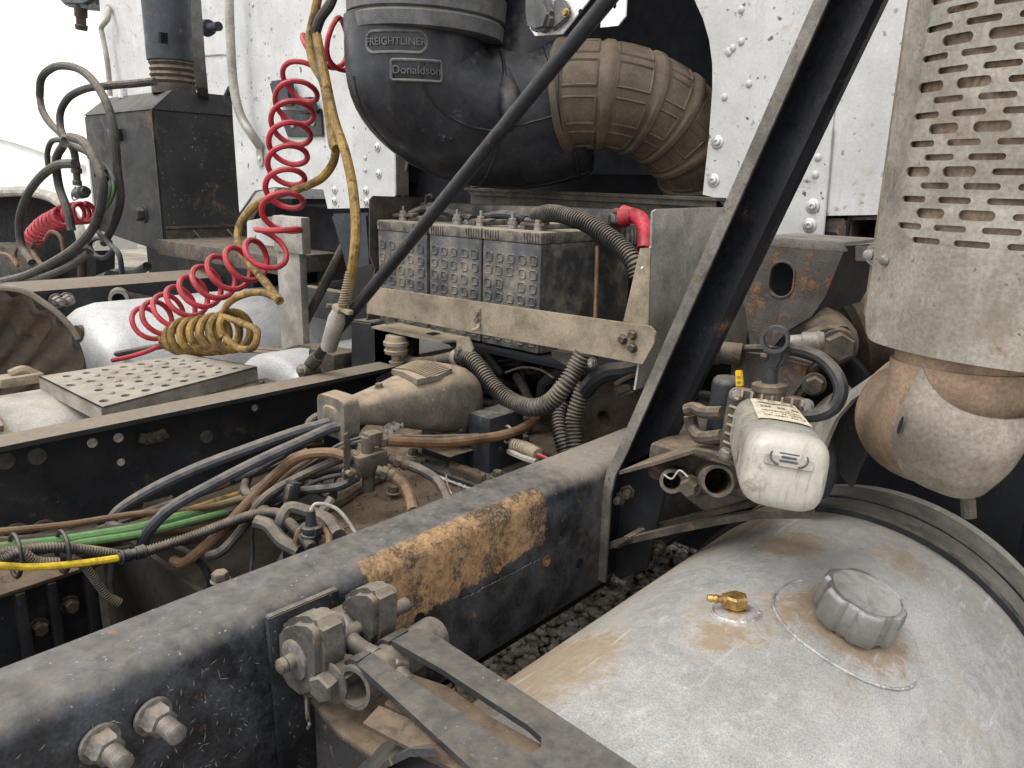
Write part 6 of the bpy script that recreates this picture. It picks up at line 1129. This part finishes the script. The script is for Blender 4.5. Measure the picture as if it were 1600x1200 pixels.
# ================================================================== EXHAUST
ex = thing('exhaust_guard', 'dull perforated steel exhaust guard with rows of slots at the right edge', 'exhaust guard', (.525, 1.04, .27))
GX, GY, GR = .535, 1.035, .17
ang_c = math.atan2(-GY, .678 - GX)
TH = math.radians(62)
def gfn(u, v, w):   # u = arc length from the middle, v = height
    a = ang_c + u / GR; r = GR + (.0025 if w else 0)
    return V((GX + math.cos(a) * r, GY + math.sin(a) * r, v))
UL = GR * TH
zb_ = .285
outl = []
nU = 44
for k in range(nU + 1):   # bottom edge with rounded corners
    u = -UL + 2 * UL * k / nU; e = min(1, (UL - abs(u)) / .03); outl.append((u, zb_ + .025 * (1 - math.sqrt(max(0, 1 - (1 - e) ** 2)))))
for k in range(1, 21): outl.append((UL, zb_ + .025 + (1.25 - zb_ - .025) * k / 20))
for k in range(1, nU): outl.append((UL - 2 * UL * k / nU, 1.25))
for k in range(20, 0, -1): outl.append((-UL, zb_ + .025 + (1.25 - zb_ - .025) * k / 20))
holes = []; row = 0; z = .402
while z < 1.22:
    u = -UL + .060 + (.0235 if row % 2 == 0 else 0)
    while u < UL - .05:
        hgt = .0031 if (row * 7 + int((u + UL) * 130)) % 6 else .0050
        holes.append(rrect(u - .0165, z - hgt, u + .0165, z + hgt, hgt * .98, 4)); u += .047
    z += .0137; row += 1
part('slotted_sheet', MB().sheet(outl, holes, gfn), M['guard'], ex, ang=30)
part('edge_lip', MB().loft([[gfn(-UL, z_, 0), gfn(-UL, z_, 1), gfn(-UL - .001, z_, 1) + V((.004, .012, 0)), gfn(-UL - .001, z_, 0) + V((.004, .012, 0))] for z_ in (zb_ + .03, .6, .9, 1.25)]), M['dustmetal'], ex)
part('muffler', MB().lathe((GX, GY, 0), (0, 0, 1), [(.30, .12), (.305, .1655), (1.3, .1655)], 48), M['muffler'], ex)
tabp = MB().prism([(0.3649,0.9600,0.3868), (0.4020,0.9600,0.3879), (0.4067,0.9600,0.3545), (0.3997,0.9600,0.3538), (0.3933,0.9600,0.3696), (0.3672,0.9600,0.3689)], (0, .008, 0), .001)
part('bracket_tab', tabp, M['rusty'], ex)
for q in ((0.3925,0.9580,0.3792), (0.4171,0.9350,0.3767)): part('bolt', MB().hexn(q, (-.2, -1, 0), .0105, .010, .015, .012, .006), M['bolt'], ex)
PX_, PY_, PR_ = .50, .945, .068
pipe = thing('exhaust_pipe', 'heat-tanned exhaust pipe and elbow below the slotted guard', 'exhaust pipe', (PX_, PY_, .05))
part('pipe', MB().lathe((PX_, PY_, 0), (0, 0, 1), [(.245, PR_), (.252, PR_ + .002), (.259, PR_ + .002), (.261, PR_), (.36, PR_)], 48), M['exhaust'], pipe)
part('elbow', MB().tube(cat([(PX_, PY_, .27), (PX_, PY_, .24), (PX_ - .008, PY_ + .02, .20), (PX_ - .03, PY_ + .06, .178), (.44, 1.05, .169), (.42, 1.15, .165), (.40, 1.5, .16)]), .072, 40), M['exhaust'], pipe)
sh = thing('heat_shield', 'scoop-shaped tan heat shield hanging round the exhaust elbow', 'heat shield', (PX_, PY_ - .1, .04))
shc = math.atan2(-PY_, .678 - PX_)
top_c = resample(cat([(0.4821,0.8500,0.2780), (0.4920,0.8480,0.2634), (0.5068,0.8430,0.2512), (0.5246,0.8400,0.2436), (0.5426,0.8420,0.2400), (0.5616,0.8520,0.2388), (0.5765,0.8750,0.2385), (0.5874,0.9300,0.2386)], 10), .001)
bot_c = resample(cat([(0.4624,0.8550,0.1927), (0.4708,0.8520,0.1710), (0.4862,0.8500,0.1563), (0.5109,0.8470,0.1493), (0.5382,0.8450,0.1482), (0.5589,0.8500,0.1551), (0.5688,0.8600,0.1715), (0.5762,0.8900,0.2097), (0.5833,0.9500,0.2266)], 10), .001)
def shf(u, v):
    p = top_c[min(len(top_c) - 1, int(u * (len(top_c) - 1)))].lerp(bot_c[min(len(bot_c) - 1, int(u * (len(bot_c) - 1)))], v)
    d = V((p.x - PX_, p.y - PY_, 0)).normalized()
    return p + d * (.014 * math.sin(math.pi * v) * (.35 + .65 * math.sin(math.pi * u)) - .010 * max(0, v - .8) / .2 * math.sin(math.pi * u))
s_mb = MB().grid(shf, 60, 24); vs0 = [v.copy() for v in s_mb.v]
c_ = V((PX_, PY_, 0)); n_ = len(vs0)
inner = [v + (V((c_.x - v.x, c_.y - v.y, 0))).normalized() * .003 for v in vs0]
fs = list(s_mb.f); m_ = 25
s_mb.add(inner, [f[::-1] for f in fs])
rim_i = [i * m_ for i in range(61)] + [60 * m_ + j for j in range(1, 25)] + [i * m_ + 24 for i in range(59, -1, -1)] + [j for j in range(23, 0, -1)]
s_mb.f += [(rim_i[k], rim_i[(k + 1) % len(rim_i)], rim_i[(k + 1) % len(rim_i)] + n_, rim_i[k] + n_) for k in range(len(rim_i))]
part('shell', s_mb, M['shield'], sh, ang=50)
for u_c in (.06, .80):
    pts = [shf(u_c + .016 * math.cos(t), .60 + .11 * math.sin(t)) + (shf(u_c, .6) - V((PX_, PY_, shf(u_c, .6).z))).normalized() * .0035 for t in [2 * math.pi * k / 16 for k in range(16)]]
    m = MB(); m.add(pts, [tuple(range(16))]); part('slot', m, M['dark'], sh)
part('stub', MB().cyl((0.5277,0.9500,0.1159), (0.5322,0.9500,0.0954), .008, 10), M['dirtymetal'], sh)
wl_ = thing('added_front_wheel', 'dark wheel added to close off daylight at the far right below the exhaust', 'wheel', (.5, 2.2, -.95))  # wheel added to block the bright view beyond the exhaust
part('tyre', MB().lathe((.35, 2.45, -.43), (1, 0, 0), [(0, .3), (.0, .46), (.03, .51), (.25, .51), (.28, .46), (.28, .3)], 48), M['tyre'], wl_)
part('rim', MB().lathe((.40, 2.45, -.43), (1, 0, 0), [(0, .3), (.15, .28), (.15, .1), (.2, .1), (.2, 0)], 32), M['dirtymetal'], wl_)
solo('added_dark_panel', MB().lo_hi((-.1, 1.9, -.5), (1.5, 1.93, .2)), M['dark'], 'black panel added to darken the view behind the exhaust', 'panel')  # backing panel added so the space behind the exhaust stays dark

# ================================================================== THE TRUCK BESIDE US
BX, BY = -2.672, 1.5
nb = thing('neighbour_cab', 'white specked rear wall of the neighbouring truck cab behind the black steel box', 'truck cab', (-4.1405,2.2000,0.3395))
part('rear_panel', MB().sheet([xz(p) for p in ((-4.8295,2.2000,1.7181), (-4.8414,2.2000,1.5003), (-4.8535,2.2000,1.2768), (-4.8269,2.2000,0.9278), (-3.8293,2.2000,0.2376), (-3.3262,2.2000,0.2585), (-3.1648,2.2000,1.4690))], [], planeY(2.2, .01)), M['white'], nb)
xa = V((-4.8414,2.2000,1.5003)).x; xb = V((-3.1876,2.2000,1.2984)).x
part('side_wall', MB().lo_hi((xb - .01, 2.212, .2), (xb, 4, 2.6)).lo_hi((xa, 2.212, .6), (xa + .01, 4, 2.6)), M['white'], nb)
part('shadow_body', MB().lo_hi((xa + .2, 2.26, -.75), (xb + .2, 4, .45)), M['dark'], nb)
part('panel_seam', MB().prism([(-3.5503,2.1980,1.0712), (-3.2420,2.1980,1.0552), (-3.2428,2.1980,1.0492), (-3.5514,2.1980,1.0648)], (0, -.004, 0)), M['greysteel'], nb)
gb2 = thing('grab_handle', 'thin grey grab handle on the neighbouring truck cab', 'grab handle', (-4.7865,2.1700,0.9424))
part('rail', MB().tube(cat([(-4.6768,2.1400,0.9148), (-4.6654,2.1400,1.1027), (-4.6986,2.1400,1.2686), (-4.7059,2.1400,1.3135), (-4.6218,2.1500,1.3572), (-4.6596,2.1800,1.4314)]), .016, 10), M['greysteel'], gb2)
part('foot', MB().lathe((-4.6850,2.1900,1.4323), (0, -1, 0), [(0, .022), (.01, .02), (.012, .008)], 12), M['greysteel'], gb2)
mr = thing('mirror', 'black mirror underside with a short stem at the top left', 'mirror', (-5.7864,2.4000,1.4788))
part('housing', MB().prism([(-6.0900,2.4000,1.8610), (-6.1460,2.4000,1.7026), (-6.0125,2.4000,1.6339), (-5.6337,2.4000,1.5810), (-5.4560,2.4000,1.5931), (-5.3842,2.4000,1.7618)], (0, .2, 0), .03), M['stackB'], mr)
part('stem', MB().lathe((-5.8070,2.4500,1.6266), V((-5.8342,2.4500,1.4999)) - V((-5.8070,2.4500,1.6266)), [(0, .045), (.08, .045), (.085, .035), (.13, .035), (.135, .045), (.17, .04)], 14), M['mud'], mr)
stk_ = thing('exhaust_stack', 'dark blue grey exhaust stack with a ribbed joint standing on the black box', 'exhaust stack', (-2.8091,1.6600,0.8034))
e0, e1 = V((-2.7991,1.6600,0.9169)), V((-2.7367,1.6600,1.2962)); er_ = .098
part('stack', MB().lathe(e0, (0, 0, 1), [(-.006, er_ * .9), (0, er_), (.012, er_ * 1.01), (.7, er_ * 1.02)], 40), M['stackB'], stk_)
part('ribbed_joint', MB().lathe(V((-2.7971,1.6600,0.8028)), (0, 0, 1), [(-.02, .09), (.02, .09)] + [(.02 + .012 * i, .086 + (.008 if i % 2 else 0)) for i in range(10)] + [(.15, .084)], 40), M['dirtymetal'], stk_)
part('slot', MB().prism([(-2.6535,1.5450,1.0030), (-2.6310,1.5450,1.0008), (-2.6392,1.5450,0.9609), (-2.6619,1.5450,0.9629)], (0, .03, 0)), M['dark'], stk_)
part('clamp_bolt', MB().cyl((-2.6196,1.7000,1.0319), (-2.4498,1.7000,1.0266), .018, 12).lathe((-2.5545,1.7000,1.0302), (1, 0, 0), [(0, .034), (.03, .03), (.032, .018)], 14), M['stackB'], stk_)
solo('hanging_strap', MB().loft([[(-2.4628,1.6000,1.1758), (-2.4257,1.6200,1.1744), (-2.4544,1.6350,1.1811), (-2.4923,1.6150,1.1826)], [(-2.4406,1.5800,1.0101), (-2.4071,1.6100,1.0111), (-2.4358,1.6250,1.0163), (-2.4702,1.5950,1.0154)], [(-2.4291,1.5700,0.8683), (-2.3880,1.6000,0.8805), (-2.4167,1.6150,0.8845), (-2.4588,1.5850,0.8723)], [(-2.4621,1.5900,0.7872), (-2.4218,1.6200,0.7830), (-2.4505,1.6350,0.7861), (-2.4917,1.6050,0.7903)], [(-3.1381,1.9500,0.7608), (-3.0728,1.9600,0.7295), (-3.1015,1.9750,0.7316), (-3.1675,1.9650,0.7632)], [(-3.1618,1.9700,0.6578), (-3.1197,1.9800,0.6362), (-3.1388,1.9900,0.6371), (-3.1813,1.9800,0.6588)]]), M['hose'], 'grey fabric strap hanging down beside the exhaust stack', 'strap')
bbx = thing('steel_box', 'scuffed black steel box with a chamfered lid edge on the neighbouring truck', 'steel box', (-3.2461,1.7000,0.0646))
zt_, zb2 = .705, .115
f0 = V((-3.3983,1.5000,0.7298)); fr_x = BX; lx = f0.x
body = MB()
dpt = .42
body.prism([V((lx, BY, zb2 + .06)), V((fr_x, BY, zb2)), V((fr_x, BY, zt_ - .0)), V((lx, BY, zt_))], (0, dpt, 0), .006)
part('body', body, M['blackbox'], bbx)
lid_ = MB()
lid_.loft([[V((lx, BY - .004, zt_)), V((fr_x + .004, BY - .004, zt_)), V((fr_x + .004, BY + dpt, zt_)), V((lx, BY + dpt, zt_))], [V((lx + .02, BY + .10, zt_ + .085)), V((fr_x - .015, BY + .10, zt_ + .085)), V((fr_x - .015, BY + dpt, zt_ + .085)), V((lx + .02, BY + dpt, zt_ + .085))]])
part('lid', lid_, M['blackbox'], bbx)
part('corner_bead', MB().prism([V((fr_x - .004, BY - .003, zb2)), V((fr_x + .004, BY - .003, zb2)), V((fr_x + .004, BY - .003, zt_)), V((fr_x - .004, BY - .003, zt_))], (0, -.002, 0)), M['dirtymetal'], bbx)
part('base_strip', MB().lo_hi((fr_x + .003, BY + .01, zb2 + .105), (fr_x + .012, BY + dpt, zb2 + .115)).lo_hi((fr_x + .002, BY + .01, zb2), (fr_x + .006, BY + dpt - .02, zb2 + .10)), M['dirtymetal'], bbx)
for k in (0, 1): part('ladder_line', MB().cyl(V((fr_x + .008, BY + .13 + k * .16, zb2 + .095)), V((fr_x + .008, BY + .20 + k * .16, zb2 + .015)), .004, 6), M['greysteel'], bbx)
part('side_nub', MB().hexn(V((lx + .55, BY, zb2 + .16)), (0, -1, 0), .03, .03, .04), M['blackbox'], bbx)
part('hose_clip', MB().lo_hi(V((-3.0710,1.5000,0.6356)), V((-2.9880,1.5000,0.5851)) + V((0, -.03, 0)), .004), M['plastic'], bbx)
part('lid_knob', MB().lathe((-3.1801,1.6000,0.8016), (0, 0, 1), [(-.02, .02), (.02, .02), (.03, .012)], 12), M['whiteclean'], bbx)
shf_ = thing('box_shelf', 'worn brown timber-edged shelf under the black steel box', 'shelf', (-2.5291,1.5500,0.1190))
part('board', MB().lo_hi(V((-2.7014,1.4800,0.1120)), V((-2.0537,1.4800,0.1766)) + V((.3, .4, 0)), .006), M['rusty'], shf_)
part('beam', MB().lo_hi(V((-2.6938,1.5600,-0.0266)), V((-2.2664,1.5600,0.1288)) + V((.2, .3, 0)), .008), M['frame_far'], shf_)
part('brace', MB().cyl((-2.9885,1.9000,0.6058), (-2.7422,1.9000,0.8228), .022, 10), M['hose'], shf_)
solo('black_tank', MB().lathe((-2.9788,1.9500,0.5191), (.2, -1, 0), [(-.3, .10), (0, .10), (.02, .09), (.03, .05), (.03, 0)], 28).lo_hi(V((-3.0979,1.9500,0.1918)), V((-2.8374,1.9500,0.3538)) + V((0, .3, 0)), .02), M['plastic'], 'black canister and box in the shade right of the steel box', 'canister')
rb_ = thing('frame_rail', 'dark dusty frame rail of the neighbouring truck below the black box', 'frame rail', (-3.2319,1.4000,-0.1461))
r0, r1 = V((-2.3000,0.7991,-0.0128)), V((-2.3000,2.3181,0.0296)); zr = r0.z
part('channel', MB().loft([[V((-2.3, y, zr + .06)), V((-2.40, y, zr + .085)), V((-2.5, y, zr + .07)), V((-2.5, y, zr - .2)), V((-2.3, y, zr - .2))] for y in (-.3, .5, 1.5, 3.0)]), M['frame_far'], rb_)
for q in ((-2.2900,0.9330,0.0103), (-2.2900,0.9661,0.0117)): part('bolt', MB().hexn(q, (1, 0, 0), .02, .02, .026, .03, .012), M['bolt'], rb_)
vb = thing('valve_block', 'round dusty valve on the neighbouring frame rail', 'valve', (-2.2500,1.1372,0.0071))
part('body', MB().pipe((-2.2900,1.1442,0.0066), V((-2.2900,1.1442,0.0066)) + V((.07, -.03, 0)), .034, .012, 18), M['bolt'], vb)
part('arm', MB().prism([(-2.2400,1.1491,0.0306), (-2.2400,1.2721,-0.0069), (-2.2400,1.2993,-0.0291), (-2.2400,1.1660,-0.0063)], (-.02, 0, 0), .003), M['dirtymetal'], vb)
drum('fuel_tank', 'silver tank with a rounded end on the neighbouring truck, behind the coils', -2.02, .86, 3.0, -.27, .30, M['alu'], .12)
tpl = thing('tank_plug', 'dark plug on the round end of the silver tank behind the coils', 'plug', (-1.9000,0.8820,-0.0419))
part('plug', MB().lathe((-1.9526,0.9000,-0.0519), (.2, -1, .1), [(0, .03), (.03, .028), (.032, .012)], 16), M['mud'], tpl)
hose('thick blue grey hose fitting lying in the gap under the black box', [(-3.7573,1.6000,-0.1164), (-3.5321,1.6000,-0.0607), (-3.3672,1.6000,-0.0322), (-3.2144,1.6000,-0.0181), (-3.0994,1.6000,0.0170)], .022, M['bluehose'])
solo('rubber_boot', MB().lathe((-3.3834,1.5500,-0.0687), (-.7, -.2, -.5), [(0, .05), (.10, .055), (.10, .03), (0, .02)], 16), M['plastic'], 'black square-ended boot under the black box', 'boot')
solo('brown_tube', MB().cyl((-3.6310,1.5000,0.0290), (-3.6873,1.5000,-0.2095), .022, 12), M['mud'], 'short upright brown tube left of the black box', 'tube')
solo('shelf_rail', MB().cyl((-4.9084,1.5500,-0.2970), (-3.9509,1.6000,-0.1643), .02, 10), M['dirtymetal'], 'thin horizontal rail behind the brown fender', 'rail')
# quarter fender
qf = thing('quarter_fender', 'muddy brown curved quarter fender with a pale rolled edge at the left', 'fender', (-2.4099,0.9000,-0.2838))
fx0, fx1 = -2.1, -1.62
fp = [(-1.6200,0.5125,0.1591), (-1.6200,0.5956,0.1569), (-1.6200,0.6452,0.1443), (-1.6200,0.6880,0.1097), (-1.6200,0.7243,0.0711), (-1.6200,0.7517,0.0287), (-1.6200,0.7715,-0.0302), (-1.6200,0.7791,-0.1148), (-1.6200,0.7780,-0.1712)]
fc_ = cat(fp, 6)
ctr = V((fx1, fc_[0].y - .1, fc_[-1].z - .25))
part('skin', MB().loft([[V((fx1, p.y, p.z)), V((fx1, p.y, p.z - .005)), V((fx0 - .3, p.y + .02, p.z - .005)), V((fx0 - .3, p.y + .02, p.z))] for p in fc_]), M['fenderblack'], qf)
def infold(k, q):
    p = fc_[k]; d = (ctr - V((fx1, p.y, p.z))).normalized(); return V((fx1 - .05 * q - .16 * q * q, p.y, p.z)) + d * (.012 + .30 * q + .012 * math.sin(k * .8 + q * 3)) 
part('inner_skin', MB().loft([[infold(k, q) for q in (0, .15, .35, .6, 1)] + [infold(k, q) + V((-.004, -.004, -.004)) for q in (1, .6, .35, .15, 0)] for k in range(len(fc_))]), M['fender'], qf)
part('rolled_edge', MB().tube([V((fx1 + .004, p.y, p.z)) for p in fc_[:34]], .008, 8), M['fendertrim'], qf)
part('mud_crust', MB().grid(lambda u, v: infold(int(8 + 16 * u), .06 + .22 * v) + V((.012, -.006, .004 * noise.noise(V((u * 9, v * 9, 1))))), 16, 6), M['mud'], qf)
part('hanger', MB().tube(cat([V((-1.5500,0.5705,-0.0570)), V((-1.5500,0.6005,-0.0501)), V((-1.5500,0.6281,-0.0668))]), .012, 8).box((-1.5500,0.5904,-0.0723), (.03, .05, .012), None, .003), M['dustmetal'], qf)
# white truck far left
fw = thing('white_truck', 'overexposed white truck fender and hood with a dark wheel arch at the left', 'truck', (-6, 4, -.95))
fyp = 2.7
wh = [(-14.5874,2.7000,1.6439), (-10.0916,2.7000,1.3060), (-7.7347,2.7000,0.9952), (-7.1269,2.7000,0.8742), (-6.6107,2.7000,0.6506), (-6.6273,2.7000,0.1152), (-6.9691,2.7000,-0.3001), (-7.1427,2.7000,-0.0215), (-7.5111,2.7000,0.1258), (-8.4167,2.7000,0.1939), (-10.2146,2.7000,0.1418), (-16.2266,2.7000,-0.1790)]
part('fender', MB().prism(wh, (0, .5, 0), .06), M['whiteclean'], fw)
part('swage_line', MB().tube(cat([(-11.3585,2.6800,0.8887), (-8.9040,2.6800,0.7689), (-7.4810,2.6800,0.6018), (-6.7494,2.6800,0.4805)]), .03, 10), M['whiteclean'], fw)
part('arch_lip', MB().tube(cat([(-11.7858,2.6700,0.1448), (-9.1243,2.6700,0.2135), (-8.1104,2.6700,0.2397), (-7.4058,2.6700,0.1708), (-7.0155,2.6700,0.0144), (-6.9032,2.6700,-0.2071)]), .05, 10), M['greysteel'], fw)
part('arch_inner', MB().prism([(-19.7477,3.3000,-0.0571), (-8.0990,3.3000,0.5663), (-8.5605,3.3000,-1.0318), (-22.1337,3.3000,-2.7106)], (0, .2, 0)), M['dark'], fw)  # near-black sheet stands in for shade inside the arch
wc = V((-9.7234,2.7500,-0.9676))
part('tyre', MB().lathe(wc + V((0, -.05, 0)), (0, 1, 0), [(0, .35), (0, .52), (.04, .60), (.3, .60), (.34, .52)], 40), M['tyre'], fw)
part('hub', MB().lathe(wc + V((0, -.03, 0)), (0, 1, 0), [(.05, .34), (.1, .2), (.0, .18), (.0, 0)], 28), M['dirtymetal'], fw)
# loops of grey hose
GY_ = 1.36
hose('grey hose making the tall outer loop in front of the black box', [(-3.5190,1.3600,0.7858), (-3.4765,1.3600,0.8531), (-3.3309,1.3600,0.8923), (-3.1471,1.3600,0.8895), (-2.9715,1.3600,0.8541), (-2.8420,1.3600,0.7888), (-2.7598,1.3600,0.7108), (-2.7230,1.3600,0.6110), (-2.7274,1.3600,0.4733), (-2.7285,1.3600,0.3452), (-2.8219,1.3600,0.2360), (-2.9554,1.3600,0.1460)], .017, M['hose'], n=10)
hose('grey hose running down from the tall loop to the connectors', [(-3.5499,1.3700,0.7882), (-3.5086,1.3600,0.7232), (-3.4297,1.3600,0.6639), (-3.2890,1.3600,0.6046), (-3.1793,1.3600,0.5398), (-3.1694,1.3600,0.4766)], .016, M['hose'])
hose('grey hose from the stack joint curving left and down behind the loops', [(-2.6226,1.5000,0.8094), (-2.6917,1.4600,0.8022), (-2.8773,1.4200,0.7993), (-3.1008,1.4000,0.7946), (-3.2410,1.3800,0.7601), (-3.3177,1.3700,0.6999), (-3.2981,1.3600,0.6242), (-3.1647,1.3500,0.5665), (-2.9470,1.3400,0.5241), (-2.8782,1.3400,0.4771)], .016, M['hose'], n=10)
hose('large grey hose ring hanging lowest in front of the black box', [(-3.1107,1.3000,0.5633), (-3.2259,1.3000,0.4965), (-3.2331,1.3000,0.3857), (-3.1613,1.3000,0.2760), (-3.1428,1.3000,0.1925)], .018, M['hose'])
hose('thick grey hose sweeping from the ring down to the left edge', [(-2.9705,1.2800,0.5888), (-2.8381,1.2800,0.5664), (-2.7392,1.2800,0.4958), (-2.6863,1.2800,0.4092), (-2.7243,1.2800,0.3199), (-2.8318,1.2800,0.2242), (-3.0458,1.2800,0.1292), (-3.3511,1.2800,0.0391), (-3.6743,1.2600,-0.0501), (-4.0913,1.2400,-0.1290), (-4.5113,1.2200,-0.1991)], .019, M['hose'], n=10)
hose('second thick grey hose below the first at the left edge', [(-2.9626,1.3000,0.1066), (-3.2117,1.3000,0.0291), (-3.5111,1.2800,-0.0484), (-3.8801,1.2700,-0.1166), (-4.5532,1.2600,-0.2142)], .017, M['hose'])
hose('thick hose arch at the left of the hose tangle', [(-2.8910,1.2600,0.4824), (-3.0980,1.2600,0.4738), (-3.3605,1.2600,0.4109), (-3.5955,1.2600,0.3034), (-3.7164,1.2600,0.1916), (-3.7243,1.2600,0.0818), (-3.6030,1.2600,0.0130)], .019, M['hose'], n=10)
hose('thin dark hose hooked at the far left of the tangle', [(-3.1626,1.3200,0.5838), (-3.3225,1.3200,0.5754), (-3.3896,1.3200,0.5256), (-3.3991,1.3200,0.4544)], .012, M['hose'])
hose('blue grey hose with a green streak curving down the black box', [(-2.8967,1.3200,0.5101), (-2.7424,1.3200,0.4670), (-2.6747,1.3200,0.4100), (-2.7317,1.3200,0.3400), (-2.8648,1.3200,0.2668), (-2.9013,1.3200,0.2112), (-2.7937,1.3200,0.1587), (-2.7000,1.3200,0.1177), (-2.7153,1.3300,0.0034)], .011, M['bluehose'], n=10)
hose('small curl of blue grey hose under the black box', [(-2.8495,1.3600,0.1314), (-2.9513,1.3600,0.0847), (-3.0726,1.3600,0.0865), (-3.1192,1.3600,0.1290), (-3.0212,1.3600,0.1640), (-2.8835,1.3600,0.1564)], .011, M['bluehose'])
hose('thin green streaked line along the blue grey hose', [(-2.6586,1.3100,0.4226), (-2.6630,1.3100,0.3825), (-2.7230,1.3100,0.3249), (-2.8159,1.3100,0.2745)], .005, M['green'], 'air_line', 'air line')
hk = thing('hose_coupling', 'black hose couplings tied together in the middle of the hose tangle', 'coupling', (-2.8449,1.2700,0.3416))
part('upper_coupling', MB().lathe((-2.9123,1.2700,0.4826), V((-2.9288,1.2700,0.3864)) - V((-2.9123,1.2700,0.4826)), [(0, .016), (.02, .016), (.021, .021), (.04, .021), (.042, .014), (.07, .014), (.072, .018), (.09, .018)], 14), M['dirtymetal'], hk)
part('side_coupling', MB().lathe((-2.7564,1.2900,0.4836), V((-2.6804,1.2900,0.4094)) - V((-2.7564,1.2900,0.4836)), [(0, .02), (.03, .02), (.031, .028), (.06, .028), (.062, .02), (.09, .02)], 14), M['plastic'], hk)
part('lower_coupling', MB().lathe((-2.9158,1.2600,0.3604), (1, 0, .1), [(0, .022), (.05, .026), (.08, .026), (.085, .018), (.11, .018)], 14), M['plastic'], hk)
part('tie_wire', MB().tube(cat([(-2.8931,1.2500,0.3869), (-2.9446,1.2500,0.3596), (-2.9388,1.2500,0.3334), (-2.8798,1.2500,0.3405)]), .003, 6), M['plastic'], hk)
rc2 = thing('coiled_air_hose', 'small red coiled hose in the hose tangle of the neighbouring truck', 'coiled hose', (-3.9081,1.4200,0.0616))
part('coil', MB().tube(coil([(-4.0722,1.4200,0.0945), (-3.8691,1.4200,0.1668), (-3.6508,1.4200,0.2165), (-3.5381,1.4200,0.2435)], 9, .045, .01, phase=.8), .0105, 7), M['red'], rc2)
part('coil_end', MB().tube(coil([(-3.4691,1.4200,0.2496), (-3.3365,1.4400,0.2611)], 3, .045, .01), .0105, 7), M['red'], rc2)
hose('brown hose looping under the small red coil', [(-3.9688,1.4000,0.0918), (-4.0478,1.4000,0.0423), (-3.9889,1.4000,-0.0111), (-3.8685,1.4000,-0.0514)], .012, M['tanhose'])
hose('tan hose end curving over the small red coil tail', [(-3.7666,1.3800,0.1058), (-3.6580,1.3800,0.1541), (-3.5352,1.3800,0.1304), (-3.5164,1.3800,0.0601)], .010, M['tanhose'])
hose('brown copper line hooking up at the left edge', [(-4.2457,1.3000,0.0083), (-4.0858,1.3000,0.0036), (-3.9689,1.3000,-0.0371), (-3.9891,1.3000,0.0113), (-3.9254,1.3000,0.0657)], .008, M['tanhose'])
solo('mud_blocks', MB().box((-3.0388,0.9500,-0.4102), (.05, .06, .03), None, .01).box((-3.2959,1.0000,-0.3922), (.03, .03, .02), None, .006), M['mud'], 'muddy lumpy bracket at the left edge beside the fender', 'bracket')
